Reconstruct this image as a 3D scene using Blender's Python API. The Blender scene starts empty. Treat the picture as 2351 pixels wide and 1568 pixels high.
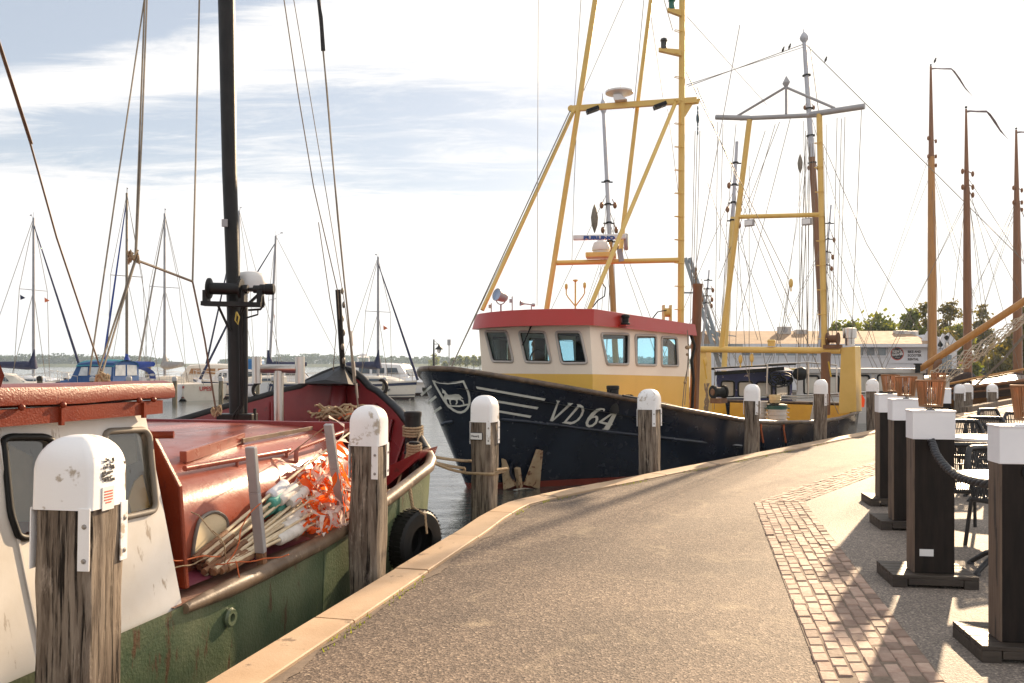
import bpy, bmesh, math, random
from math import sin, cos, pi, radians, sqrt, atan2
from mathutils import Vector as V, Matrix, noise as mnoise
from mathutils.bvhtree import BVHTree
from mathutils.geometry import tessellate_polygon
random.seed(7)
R = random.uniform
SC = bpy.context.scene
COL = SC.collection
F, CX, CY, EYE = 2000.0, 1175.5, 838.0, 1.6
WATER = -0.48
SUN_AZ, SUN_EL = radians(29), radians(20.5)
CAM = V((0, 0, EYE))

# ---------- a pixel of the photograph (2351 wide) and a depth give a point in the place
def P(x, y, Y): return V(((x-CX)/F*Y, Y, EYE-(y-CY)/F*Y))
def ray(x, y): return V(((x-CX)/F, 1.0, -(y-CY)/F))
def PL(x, y, p0, n):
    d = ray(x, y); t = (V(p0)-CAM).dot(n)/d.dot(n); return CAM+d*t
def G(x, y, z=0.0):
    Y = (EYE-z)*F/(y-CY); return P(x, y, Y)

# ---------- mesh builder
class MB:
    def __init__(s): s.v = []; s.f = []; s.mi = []; s.m = 0
    def add(s, vs, fs):
        k = len(s.v); s.v += [V(p) for p in vs]
        for f in fs: s.f.append(tuple(i+k for i in f)); s.mi.append(s.m)
        return s
    def box(s, c, d, rz=0, tilt=None):
        x, y, z = d[0]/2, d[1]/2, d[2]/2
        M = Matrix.Rotation(rz, 3, 'Z')
        if tilt: M = M @ tilt
        vs = [V(c)+M @ V((a*x, b*y, e*z)) for e in (-1, 1) for a, b in ((-1,-1),(1,-1),(1,1),(-1,1))]
        return s.add(vs, [(3,2,1,0),(4,5,6,7),(0,1,5,4),(1,2,6,5),(2,3,7,6),(3,0,4,7)])
    def beam(s, p0, p1, w, h, up=(0,0,1)):
        p0 = V(p0); p1 = V(p1); d = (p1-p0).normalized(); x = d.cross(V(up))
        if x.length < 1e-4: x = d.cross(V((0,1,0)))
        x.normalize(); y = x.cross(d); vs = []
        for p in (p0, p1):
            for a, b in ((-1,-1),(1,-1),(1,1),(-1,1)): vs.append(p+x*a*w/2+y*b*h/2)
        return s.add(vs, [(3,2,1,0),(4,5,6,7),(0,1,5,4),(1,2,6,5),(2,3,7,6),(3,0,4,7)])
    def bar(s, p0, p1, r0, r1=None, n=8): return s.tube([p0, p1], [r0, r0 if r1 is None else r1], n)
    def tube(s, pts, r, n=8, closed=False):
        pts = [V(p) for p in pts]; m = len(pts)
        rs = r if isinstance(r, (list, tuple)) else [r]*m
        k = len(s.v); ref = None; vs = []; fs = []
        for i, p in enumerate(pts):
            if closed: d = pts[(i+1) % m]-pts[i-1]
            else: d = pts[min(i+1, m-1)]-pts[max(i-1, 0)]
            if d.length < 1e-9: d = V((0,0,1))
            d.normalize()
            if ref is None:
                ref = d.orthogonal().normalized()
            ref = ref-d*ref.dot(d)
            if ref.length < 1e-6: ref = d.orthogonal()
            ref.normalize(); b = d.cross(ref)
            for j in range(n):
                a = 2*pi*j/n; vs.append(p+(ref*cos(a)+b*sin(a))*rs[i])
        for i in range(m if closed else m-1):
            i2 = (i+1) % m
            for j in range(n):
                j2 = (j+1) % n; fs.append((i*n+j, i*n+j2, i2*n+j2, i2*n+j))
        if not closed:
            fs.append(tuple(range(n-1, -1, -1))); fs.append(tuple((m-1)*n+j for j in range(n)))
        return s.add(vs, fs)
    def lathe(s, prof, o=(0,0,0), n=16, ax=(0,0,1)):
        ax = V(ax).normalized(); pts = [V(o)+ax*z for r, z in prof]
        rx = ax.orthogonal().normalized(); ry = ax.cross(rx); vs = []; fs = []
        for p, (r, z) in zip(pts, prof):
            for j in range(n):
                a = 2*pi*j/n; vs.append(p+(rx*cos(a)+ry*sin(a))*max(r, 1e-4))
        m = len(prof)
        for i in range(m-1):
            for j in range(n):
                j2 = (j+1) % n; fs.append((i*n+j, i*n+j2, (i+1)*n+j2, (i+1)*n+j))
        fs.append(tuple(range(n-1, -1, -1))); fs.append(tuple((m-1)*n+j for j in range(n)))
        return s.add(vs, fs)
    def ball(s, c, r, n=10, sc=(1,1,1)):
        vs = []; fs = []; m = max(4, n//2+1)
        for i in range(m+1):
            t = pi*i/m
            for j in range(n):
                a = 2*pi*j/n; vs.append(V(c)+V((sin(t)*cos(a)*r*sc[0], sin(t)*sin(a)*r*sc[1], cos(t)*r*sc[2])))
        for i in range(m):
            for j in range(n): fs.append((i*n+j, (i+1)*n+j, (i+1)*n+(j+1) % n, i*n+(j+1) % n))
        return s.add(vs, fs)
    def grid(s, fn, nu, nv, wrap=False):
        vs = [fn(i/nu, j/nv) for i in range(nu+1) for j in range(nv+1)]
        fs = [(i*(nv+1)+j, (i+1)*(nv+1)+j, (i+1)*(nv+1)+j+1, i*(nv+1)+j+1) for i in range(nu) for j in range(nv)]
        return s.add(vs, fs)
    def prism(s, poly, ext):
        ext = V(ext); poly = [V(p) for p in poly]; n = len(poly)
        vs = poly+[p+ext for p in poly]
        return s.add(vs, [tuple(range(n-1,-1,-1)), tuple(range(n, 2*n))]+[(i, (i+1) % n, n+(i+1) % n, n+i) for i in range(n)])
    def poly(s, pts): return s.add(pts, [tuple(range(len(pts)))])
    def tess(s, loops, proj=None, flip=False):
        pts = [V(p) for l in loops for p in l]
        fs = [tuple(t) for t in tessellate_polygon([[V(p) for p in l] for l in loops])]
        if proj: pts = [proj(p) for p in pts]
        if flip: fs = [f[::-1] for f in fs]
        return s.add(pts, fs)
    def sheet(s, loops, ext):
        """flat plate with holes: loops of coplanar 3d points, extruded by ext"""
        ext = V(ext); L = [[V(p) for p in l] for l in loops]
        fs = [tuple(t) for t in tessellate_polygon(L)]
        flat = [p for l in L for p in l]; n = len(flat)
        s.add(flat+[p+ext for p in flat], [f[::-1] for f in fs]+[tuple(i+n for i in f) for f in fs])
        k = len(s.v)-2*n; o = 0
        for l in L:
            m = len(l)
            for i in range(m):
                s.f.append((k+o+i, k+o+(i+1) % m, k+n+o+(i+1) % m, k+n+o+i)); s.mi.append(s.m)
            o += m
        return s
    def build(s, name, mats, parent=None, smooth=None, label=None, cat=None, group=None, kind=None, loc=None, rz=0, local=False, rnd=None, bevel=0):
        return build(s, name, mats, parent, smooth, label, cat, group, kind, loc, rz, local, bevel)

ROOT = {}
def tag(o, label=None, cat=None, group=None, kind=None):
    if label: o['label'] = label
    if cat: o['category'] = cat
    if group: o['group'] = group
    if kind: o['kind'] = kind
    return o
def top(o):
    while o.parent: o = o.parent
    return o
def build(s, name, mats, parent=None, smooth=None, label=None, cat=None, group=None, kind=None, loc=None, rz=0, local=False, bevel=0):
    me = bpy.data.meshes.new(name)
    vs = s.v
    if parent is not None and not local:
        Mi = ROOT[top(parent).name].inverted(); vs = [Mi @ p for p in vs]
    elif loc is not None and parent is None:
        M = Matrix.Translation(V(loc)) @ Matrix.Rotation(rz, 4, 'Z')
        if not local: vs = [M.inverted() @ p for p in vs]
    me.from_pydata([tuple(p) for p in vs], [], s.f)
    if not isinstance(mats, (list, tuple)): mats = [mats]
    for m in mats: me.materials.append(m)
    if len(mats) > 1: me.polygons.foreach_set('material_index', s.mi)
    bm = bmesh.new(); bm.from_mesh(me)
    if len(bm.faces) < 60000: bmesh.ops.recalc_face_normals(bm, faces=bm.faces)
    if bevel:
        bmesh.ops.remove_doubles(bm, verts=bm.verts, dist=1e-5)
        es = [e for e in bm.edges if len(e.link_faces) == 2 and e.calc_face_angle(0) > 0.5]
        bmesh.ops.bevel(bm, geom=es, offset=bevel, segments=2, profile=0.6, affect='EDGES', clamp_overlap=True)
    bm.to_mesh(me); bm.free()
    if smooth is not None:
        me.polygons.foreach_set('use_smooth', [True]*len(me.polygons))
        me.set_sharp_from_angle(angle=radians(smooth))
    me.update()
    o = bpy.data.objects.new(name, me); COL.objects.link(o)
    if parent is not None: o.parent = parent
    else:
        M = Matrix.Translation(V(loc) if loc is not None else V()) @ Matrix.Rotation(rz, 4, 'Z')
        o.location = V(loc) if loc is not None else V(); o.rotation_euler = (0, 0, rz); ROOT[o.name] = M
    return tag(o, label, cat, group, kind)
def thing(name, label, cat, loc=(0,0,0), rz=0, group=None):
    o = bpy.data.objects.new(name, None); COL.objects.link(o)
    o.location = loc; o.rotation_euler = (0, 0, rz); o.empty_display_size = .1
    ROOT[o.name] = Matrix.Translation(V(loc)) @ Matrix.Rotation(rz, 4, 'Z')
    return tag(o, label, cat, group)
def copy_tree(o, parent=None):
    c = o.copy(); COL.objects.link(c); c.parent = parent
    for ch in list(o.children): copy_tree(ch, c)
    return c
def dup(o, loc, rz, label, group=None, scale=None):
    c = copy_tree(o); c.location = loc; c.rotation_euler = (0, 0, rz); c['label'] = label
    if group: c['group'] = group
    if scale: c.scale = scale
    return c
def text_polys(txt, size=1.0, shear=0.0, bold=0.0, sx=1.0):
    cu = bpy.data.curves.new('t', 'FONT'); cu.body = txt; cu.size = size; cu.shear = shear; cu.offset = bold
    cu.resolution_u = 3
    ob = bpy.data.objects.new('t', cu); COL.objects.link(ob)
    bpy.context.view_layer.update()
    me = ob.to_mesh(); vs = [V((v.co.x*sx, v.co.y, 0)) for v in me.vertices]; fs = [tuple(p.vertices) for p in me.polygons]
    ob.to_mesh_clear(); bpy.data.objects.remove(ob); bpy.data.curves.remove(cu)
    return vs, fs
def put_text(mb, txt, origin, ux, uy, size, shear=0, bold=0, sx=1.0, center=False):
    vs, fs = text_polys(txt, size, shear, bold, sx)
    ux = V(ux).normalized(); uy = V(uy).normalized()
    w = max(p.x for p in vs) if vs else 0
    off = w/2 if center else 0
    mb.add([V(origin)+ux*(p.x-off)+uy*p.y for p in vs], fs); return w
def rounded(pts, r, n=4):
    out = []; m = len(pts); pts = [V(p) for p in pts]
    for i in range(m):
        a, b, c = pts[i-1], pts[i], pts[(i+1) % m]
        d0 = (a-b); d1 = (c-b); q = min(r, d0.length*.45, d1.length*.45)
        p0 = b+d0.normalized()*q; p1 = b+d1.normalized()*q
        for k in range(n+1):
            t = k/n; out.append(p0*(1-t)**2+b*2*t*(1-t)+p1*t*t)
    return out
def inset(pts, d):
    c = sum(pts, V())/len(pts); out = []
    for p in pts:
        q = c-p; out.append(p+q.normalized()*d*1.25)
    return out
def sag(p0, p1, drop, n=8):
    p0 = V(p0); p1 = V(p1)
    return [p0.lerp(p1, i/n)-V((0,0,drop*4*(i/n)*(1-i/n))) for i in range(n+1)]
def interp(tab, x):
    if x <= tab[0][0]: return tab[0][1]
    for (a, b), (c, d) in zip(tab, tab[1:]):
        if x <= c: return b+(d-b)*(x-a)/(c-a)
    return tab[-1][1]
def smooth_tab(tab, x, w=.25): return (interp(tab, x-w)+2*interp(tab, x)+interp(tab, x+w))/4

# ---------- materials
def lin(c):
    return tuple(((v/255)/12.92 if v/255 <= .04045 else ((v/255+.055)/1.055)**2.4) for v in c)
class NT:
    def __init__(s, name):
        s.m = bpy.data.materials.new(name); s.m.use_nodes = True; s.t = s.m.node_tree; s.t.nodes.clear()
        s.out = s.t.nodes.new('ShaderNodeOutputMaterial')
    def n(s, typ, **kw):
        nd = s.t.nodes.new(typ)
        for k, v in kw.items():
            if k.startswith('i_'): nd.inputs[k[2:].replace('_', ' ')].default_value = v
            else: setattr(nd, k, v)
        return nd
    def l(s, a, b): s.t.links.new(a, b)
    def ramp(s, fac, stops):
        r = s.n('ShaderNodeValToRGB'); e = r.color_ramp.elements
        while len(e) < len(stops): e.new(.5)
        for k, (p, c) in enumerate(stops):
            e[k].position = p; e[k].color = (c, c, c, 1) if isinstance(c, (int, float)) else (*c[:3], 1)
        s.l(fac, r.inputs[0]); return r
    def mix(s, fac, a, b, mode='MIX'):
        m = s.n('ShaderNodeMix', data_type='RGBA', blend_type=mode)
        for sock, v in ((m.inputs[0], fac), (m.inputs[6], a), (m.inputs[7], b)):
            if isinstance(v, bpy.types.NodeSocket): s.l(v, sock)
            elif isinstance(v, (int, float)): sock.default_value = v
            else: sock.default_value = (*v[:3], 1)
        return m.outputs[2]
    def coords(s, stretch=(1,1,1), kind='Object'):
        tc = s.n('ShaderNodeTexCoord'); mp = s.n('ShaderNodeMapping'); mp.inputs['Scale'].default_value = stretch
        s.l(tc.outputs[kind], mp.inputs[0])
        oi = s.n('ShaderNodeObjectInfo'); vm = s.n('ShaderNodeVectorMath', operation='SCALE'); cx_ = s.n('ShaderNodeCombineXYZ')
        for q in range(3): s.l(oi.outputs['Random'], cx_.inputs[q])
        s.l(cx_.outputs[0], vm.inputs[0]); vm.inputs['Scale'].default_value = 37.0; s.l(vm.outputs[0], mp.inputs['Location']); return mp.outputs[0]
    def noise(s, vec, sc, det=4, rough=.55, dist=0):
        n = s.n('ShaderNodeTexNoise'); n.inputs['Scale'].default_value = sc; n.inputs['Detail'].default_value = det
        n.inputs['Roughness'].default_value = rough; n.inputs['Distortion'].default_value = dist
        s.l(vec, n.inputs['Vector']); return n.outputs['Fac']
def mat(name, c, c2=None, ns=3, stretch=(1,1,1), rough=.5, metal=0, bump=0, bs=40, bstretch=None, patch=None, pth=.62, ps=6, pstretch=None,
        prough=None, spec=.5, trans=None, rvar=.12, dist=.004, coat=0, lo=.35, hi=.65, island=0):
    t = NT(name); vec = t.coords(stretch)
    b = t.n('ShaderNodeBsdfPrincipled')
    c2 = c2 or tuple(v*.8 for v in c)
    f = t.noise(vec, ns, 5, .6)
    col = t.mix(t.ramp(f, [(lo, 0.), (hi, 1.)]).outputs[0], c, c2)
    if island:
        g = t.n('ShaderNodeNewGeometry'); hs = t.n('ShaderNodeHueSaturation')
        mr = t.n('ShaderNodeMapRange'); mr.inputs[3].default_value = 1-island; mr.inputs[4].default_value = 1+island
        t.l(g.outputs['Random Per Island'], mr.inputs[0]); t.l(mr.outputs[0], hs.inputs['Value']); t.l(col, hs.inputs['Color']); col = hs.outputs[0]
    rr = t.n('ShaderNodeMapRange'); rr.inputs[3].default_value = max(.02, rough-rvar); rr.inputs[4].default_value = min(1, rough+rvar)
    t.l(t.noise(vec, ns*3.1, 3), rr.inputs[0]); ro = rr.outputs[0]
    if patch:
        pv = t.coords(pstretch or stretch)
        pm = t.ramp(t.noise(pv, ps, 8, .65), [(pth, 0.), (pth+.05, 1.)]).outputs[0]
        col = t.mix(pm, col, patch)
        if prough is not None:
            mm = t.n('ShaderNodeMix'); t.l(pm, mm.inputs[0]); t.l(ro, mm.inputs[2]); mm.inputs[3].default_value = prough; ro = mm.outputs[0]
    t.l(col, b.inputs['Base Color']); t.l(ro, b.inputs['Roughness'])
    b.inputs['Metallic'].default_value = metal; b.inputs['Specular IOR Level'].default_value = spec
    b.inputs['Coat Weight'].default_value = coat
    if bump:
        bv = t.coords(bstretch or stretch); bn = t.noise(bv, bs, 4, .6)
        bp = t.n('ShaderNodeBump'); bp.inputs['Strength'].default_value = bump; bp.inputs['Distance'].default_value = dist
        t.l(bn, bp.inputs['Height']); t.l(bp.outputs[0], b.inputs['Normal'])
    sh = b.outputs[0]
    if trans:
        tr = t.n('ShaderNodeBsdfTranslucent'); ms = t.n('ShaderNodeMixShader'); ms.inputs[0].default_value = .4
        tc = t.mix(1., col, trans, 'MULTIPLY') ; t.l(tc, tr.inputs[0])
        t.l(sh, ms.inputs[1]); t.l(tr.outputs[0], ms.inputs[2]); sh = ms.outputs[0]
    t.l(sh, t.out.inputs[0]); return t.m
def glass_mat(name, tint=(.75,.87,.9), mixf=.82, rough=.02):
    t = NT(name); tr = t.n('ShaderNodeBsdfTransparent'); tr.inputs[0].default_value = (*tint, 1)
    g = t.n('ShaderNodeBsdfGlossy'); g.inputs['Roughness'].default_value = rough
    fr = t.n('ShaderNodeFresnel'); fr.inputs[0].default_value = 1.5
    ad = t.n('ShaderNodeMath', operation='MULTIPLY_ADD'); ad.inputs[1].default_value = 1.0; ad.inputs[2].default_value = 1-mixf-.1
    t.l(fr.outputs[0], ad.inputs[0]); ms = t.n('ShaderNodeMixShader'); t.l(ad.outputs[0], ms.inputs[0])
    t.l(tr.outputs[0], ms.inputs[1]); t.l(g.outputs[0], ms.inputs[2]); t.l(ms.outputs[0], t.out.inputs[0]); return t.m
# ---------- camera, light, sky
cd = bpy.data.cameras.new('camera'); cam = bpy.data.objects.new('camera', cd); COL.objects.link(cam)
cam.location = CAM; cam.rotation_euler = (radians(90), 0, 0)
cd.sensor_width = 36; cd.lens = F/2351*36; cd.shift_y = (CY-784)/2351; cd.clip_start = .05; cd.clip_end = 6000
SC.camera = cam
sdir = V((sin(SUN_AZ)*cos(SUN_EL), cos(SUN_AZ)*cos(SUN_EL), sin(SUN_EL)))
sl = bpy.data.lights.new('sun', 'SUN'); sl.energy = 5.0; sl.angle = radians(.9); sl.color = (1.0, .75, .49)
so = bpy.data.objects.new('sun', sl); COL.objects.link(so); so.rotation_euler = sdir.to_track_quat('Z', 'Y').to_euler(); so.location = sdir*50
SC.view_settings.view_transform = 'Standard'; SC.view_settings.look = 'None'; SC.view_settings.exposure = 1.05; SC.view_settings.gamma = 1
w = bpy.data.worlds.new('World'); SC.world = w; w.use_nodes = True; nt = w.node_tree; nt.nodes.clear()
def wn(t, **k):
    n = nt.nodes.new(t)
    for a, b in k.items(): setattr(n, a, b)
    return n
L = nt.links.new
sky = wn('ShaderNodeTexSky', sky_type='NISHITA'); sky.sun_disc = False; sky.sun_elevation = SUN_EL; sky.sun_rotation = SUN_AZ
sky.altitude = 0; sky.air_density = 1.0; sky.dust_density = 1.0; sky.ozone_density = 1.0
tc = wn('ShaderNodeTexCoord'); sep = wn('ShaderNodeSeparateXYZ'); L(tc.outputs['Generated'], sep.inputs[0])
def mth(op, a, b=None, c=None, clamp=False):
    m = wn('ShaderNodeMath', operation=op); m.use_clamp = clamp
    for i, v in enumerate((a, b, c)):
        if v is None: continue
        if isinstance(v, (int, float)): m.inputs[i].default_value = v
        else: L(v, m.inputs[i])
    return m.outputs[0]
# high thin cloud on a layer above the harbour: direction projected on a flat sheet
zz = mth('ADD', mth('MAXIMUM', sep.outputs[2], 0.0), .12)
cu = mth('DIVIDE', sep.outputs[0], zz); cv = mth('DIVIDE', sep.outputs[1], zz)
cmb = wn('ShaderNodeCombineXYZ'); L(cu, cmb.inputs[0]); L(cv, cmb.inputs[1])
mp = wn('ShaderNodeMapping'); mp.inputs['Rotation'].default_value = (0, 0, radians(-24)); mp.inputs['Scale'].default_value = (.38, 1.25, 1); mp.inputs['Location'].default_value = (.35, .66, 0)
L(cmb.outputs[0], mp.inputs[0])
n1 = wn('ShaderNodeTexNoise'); n1.inputs['Scale'].default_value = .85; n1.inputs['Detail'].default_value = 9; n1.inputs['Roughness'].default_value = .55; n1.inputs['Distortion'].default_value = .5
L(mp.outputs[0], n1.inputs['Vector'])
n2 = wn('ShaderNodeTexNoise'); n2.inputs['Scale'].default_value = 5.5; n2.inputs['Detail'].default_value = 8; n2.inputs['Roughness'].default_value = .72; n2.inputs['Distortion'].default_value = .6
L(mp.outputs[0], n2.inputs['Vector'])
dp = wn('ShaderNodeVectorMath', operation='DOT_PRODUCT'); L(tc.outputs['Generated'], dp.inputs[0]); dp.inputs[1].default_value = sdir
toward = mth('POWER', mth('MULTIPLY_ADD', dp.outputs['Value'], .5, .5, clamp=True), 3.0)
def sstep(v, a, b, inv=False):
    m = wn('ShaderNodeMapRange', interpolation_type='SMOOTHSTEP'); L(v, m.inputs[0])
    for k, q in ((1, a), (2, b)):
        if isinstance(q, (int, float)): m.inputs[k].default_value = q
        else: L(q, m.inputs[k])
    if inv: m.inputs[3].default_value = 1; m.inputs[4].default_value = 0
    return m.outputs[0]
hyp = mth('SQRT', mth('ADD', mth('MULTIPLY', sep.outputs[0], sep.outputs[0]), mth('MULTIPLY', sep.outputs[1], sep.outputs[1])))
el = mth('DIVIDE', sep.outputs[2], mth('MAXIMUM', hyp, .02)); az = mth('ARCTAN2', sep.outputs[0], sep.outputs[1])
w1 = mth('MULTIPLY_ADD', mth('MAXIMUM', mth('ADD', az, .45), 0.0), .13, .012)
dist1 = mth('ABSOLUTE', mth('SUBTRACT', el, mth('MULTIPLY_ADD', az, .31, .432)))
b1 = sstep(dist1, mth('MULTIPLY', w1, .1), mth('MULTIPLY_ADD', w1, 1.5, .03), True)
lowb = sstep(el, .155, .225, True)
upr = mth('MULTIPLY', sstep(az, -.22, .05), sstep(el, .29, .36))
rgt = sstep(az, .05, .42)
beh_fill = mth('MULTIPLY', sstep(mth('ABSOLUTE', az), 1.1, 1.7), .8)  # unseen cloud added behind the camera to raise the fill light
A_ = mth('MAXIMUM', mth('MAXIMUM', b1, lowb), mth('MAXIMUM', mth('MAXIMUM', upr, rgt), beh_fill))
nz_ = mth('ADD', mth('MULTIPLY', mth('SUBTRACT', n1.outputs['Fac'], .5), 1.5), mth('MULTIPLY', mth('SUBTRACT', n2.outputs['Fac'], .5), 1.5))
cov = mth('ADD', mth('MULTIPLY', A_, .85), nz_)
ss = wn('ShaderNodeMapRange', interpolation_type='SMOOTHSTEP'); ss.inputs[1].default_value = .05; ss.inputs[2].default_value = .70
L(cov, ss.inputs[0])
mx = wn('ShaderNodeMix', data_type='RGBA')
L(ss.outputs[0], mx.inputs[0])
skm = wn('ShaderNodeMix', data_type='RGBA', blend_type='MULTIPLY'); skm.inputs[0].default_value = 1; L(sky.outputs[0], skm.inputs[6]); skm.inputs[7].default_value = (.95, .90, .90, 1)
veil = wn('ShaderNodeMix', data_type='RGBA'); veil.inputs[0].default_value = .72; L(skm.outputs[2], veil.inputs[6]); veil.inputs[7].default_value = (2.35, 2.50, 2.72, 1); L(veil.outputs[2], mx.inputs[6])
cb = wn('ShaderNodeMix', data_type='RGBA'); L(toward, cb.inputs[0]); cb.inputs[6].default_value = (4.1, 4.1, 4.2, 1); cb.inputs[7].default_value = (5.2, 5.0, 4.75, 1)
L(cb.outputs[2], mx.inputs[7])
bg = wn('ShaderNodeBackground'); bg.inputs[1].default_value = .115; L(mx.outputs[2], bg.inputs[0])
wo = wn('ShaderNodeOutputWorld'); L(bg.outputs[0], wo.inputs[0])

# hazy air over the harbour
t = NT('harbour_haze'); pv = t.n('ShaderNodeVolumePrincipled'); pv.inputs['Color'].default_value = (.64,.81,1.0,1); pv.inputs['Density'].default_value = .00024; pv.inputs['Anisotropy'].default_value = .3
t.l(pv.outputs[0], t.out.inputs['Volume'])
mb = MB(); mb.box((0, 1150, 24), (5600, 3000, 55)); mb.build('haze', t.m, kind='stuff', label='pale haze over the water', cat='haze')
# ---------- setting: water, quay, kerb, paving
d1 = V((.2454, .9694, 0)); n1_ = V((-.9694, .2454, 0)); E1 = V((-1.52, 4.38, 0))
d2 = V((.6244, .7811, 0)); n2_ = V((-.7811, .6244, 0)); E2 = V((.13, 10.36, 0))
edge = [E1-d1*14, E1, E1+d1*1.4, E1+d1*2.53, E1+d1*3.4, V((-.52, 8.33, 0)), V((-.35, 9.10, 0)), V((-.1, 9.95, 0)), V((.13, 10.34, 0)), V((.69, 11.07, 0)), E2+d2*3.36, E2+d2*8, E2+d2*14, E2+d2*22, E2+d2*60]
def offset_line(pts, off):
    out = []
    for i, p in enumerate(pts):
        a = pts[max(i-1, 0)]; b = pts[min(i+1, len(pts)-1)]; d = (b-a).normalized(); out.append(p+V((d.y, -d.x, 0))*off)
    return out
inner = offset_line(edge, .285)
# materials
t = NT('asphalt'); vec = t.coords()
vo = t.n('ShaderNodeTexVoronoi'); vo.inputs['Scale'].default_value = 75; t.l(vec, vo.inputs['Vector'])
chip = t.ramp(vo.outputs['Color'], [(0., (.065,.052,.044)), (.45, (.165,.125,.10)), (.75, (.27,.208,.163)), (1., (.50,.40,.31))])
big = t.ramp(t.noise(vec, .7, 6, .6), [(.3, (.58,.57,.57)), (.7, (1.0,.96,.90))])
col = t.mix(1., chip.outputs[0], big.outputs[0], 'MULTIPLY')
stain = t.ramp(t.noise(t.coords((1,1,1)), 1.7, 8, .7, 1.), [(.55, 0.), (.68, .6)])
col = t.mix(stain.outputs[0], col, (.36,.28,.19))
dk = t.ramp(t.noise(t.coords((1.6,.6,1)), 1.1, 7, .72, .8), [(.60, 0.), (.70, .55)]); col = t.mix(dk.outputs[0], col, (.075,.06,.05))
b = t.n('ShaderNodeBsdfPrincipled'); t.l(col, b.inputs['Base Color']); b.inputs['Roughness'].default_value = .75; b.inputs['Specular IOR Level'].default_value = .3
bp = t.n('ShaderNodeBump'); bp.inputs['Strength'].default_value = .75; bp.inputs['Distance'].default_value = .004
hn = t.n('ShaderNodeMath', operation='ADD'); t.l(vo.outputs['Distance'], hn.inputs[0]); t.l(t.noise(vec, 180, 2), hn.inputs[1])
t.l(hn.outputs[0], bp.inputs['Height']); t.l(bp.outputs[0], b.inputs['Normal']); t.l(b.outputs[0], t.out.inputs[0]); M_asph = t.m
t = NT('washed_aggregate'); vec = t.coords()
vo = t.n('ShaderNodeTexVoronoi'); vo.inputs['Scale'].default_value = 95; t.l(vec, vo.inputs['Vector'])
chip = t.ramp(vo.outputs['Color'], [(0., (.09,.075,.065)), (.5, (.20,.165,.14)), (.8, (.30,.25,.20)), (1., (.52,.44,.36))])
col = t.mix(1., chip.outputs[0], t.ramp(t.noise(vec, 1.1, 5), [(.3, .8), (.7, 1.1)]).outputs[0], 'MULTIPLY')
b = t.n('ShaderNodeBsdfPrincipled'); t.l(col, b.inputs['Base Color']); b.inputs['Roughness'].default_value = .7; b.inputs['Specular IOR Level'].default_value = .35
bp = t.n('ShaderNodeBump'); bp.inputs['Strength'].default_value = .8; bp.inputs['Distance'].default_value = .004
t.l(vo.outputs['Distance'], bp.inputs['Height']); t.l(bp.outputs[0], b.inputs['Normal']); t.l(b.outputs[0], t.out.inputs[0]); M_aggr = t.m
M_cope = mat('coping_stone', (.43,.29,.175), (.52,.37,.24), ns=2.2, rough=.7, bump=.45, bs=60, patch=(.25,.17,.11), pth=.585, ps=4, dist=.004, island=.16)
M_joint = mat('joint_sand', (.15,.11,.08), (.22,.165,.12), ns=20, rough=.9, bump=.4, bs=120)
M_brick = mat('clinker_brick', (.30,.20,.155), (.38,.275,.215), ns=14, rough=.72, spec=.2, bump=.5, bs=45, dist=.005, island=.42)
M_qwall = mat('quay_wall_brick', (.09,.07,.055), (.14,.11,.08), ns=3, rough=.85, bump=.6, bs=14)
# water
t = NT('harbour_water'); b = t.n('ShaderNodeBsdfPrincipled')
b.inputs['Base Color'].default_value = (.06,.068,.06,1); b.inputs['Roughness'].default_value = .06; b.inputs['IOR'].default_value = 1.8
v1 = t.coords((1.0, 2.2, 1)); nA = t.noise(v1, .9, 6, .62, .4); v2 = t.coords((1.0, 1.6, 1)); nB = t.noise(v2, 5.5, 4, .6, .3)
ad = t.n('ShaderNodeMath', operation='MULTIPLY_ADD'); t.l(nB, ad.inputs[0]); ad.inputs[1].default_value = .22; t.l(nA, ad.inputs[2])
bp = t.n('ShaderNodeBump'); bp.inputs['Strength'].default_value = 1.0; bp.inputs['Distance'].default_value = .035
t.l(ad.outputs[0], bp.inputs['Height']); t.l(bp.outputs[0], b.inputs['Normal']); t.l(b.outputs[0], t.out.inputs[0]); M_water = t.m
mb = MB(); mb.add([(-2500,-40,WATER),(2500,-40,WATER),(2500,2500,WATER),(-2500,2500,WATER)], [(0,1,2,3)])
mb.build('water', M_water, kind='structure')
# quay slab
Z0 = -.004
bri1 = [V((1.30,3.2,0)), V((1.56,4.38,0)), V((2.80,10.09,0)), V((6.01,14.41,0)), V((11.5,21.8,0))]
bri2 = [V((1.92,3.2,0)), V((2.18,4.38,0)), V((3.41,10.16,0)), V((6.36,14.10,0)), V((11.9,21.5,0))]
far = inner[-1]
pav = [p.copy() for p in inner]+[V((70, 45, 0)), V((70, -12, 0))]
mb = MB(); mb.tess([[V((p.x,p.y,0)) for p in pav]]); mb.build('quay_pavement', M_asph, kind='structure')
terr = [V((p.x, p.y, .004)) for p in bri2]+[V((30,45,.004)), V((60,45,.004)), V((60,-10,.004)), V((1.9,-10,.004))]
mb = MB(); mb.tess([terr]); mb.build('terrace_pavement', M_aggr, kind='structure')
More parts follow.
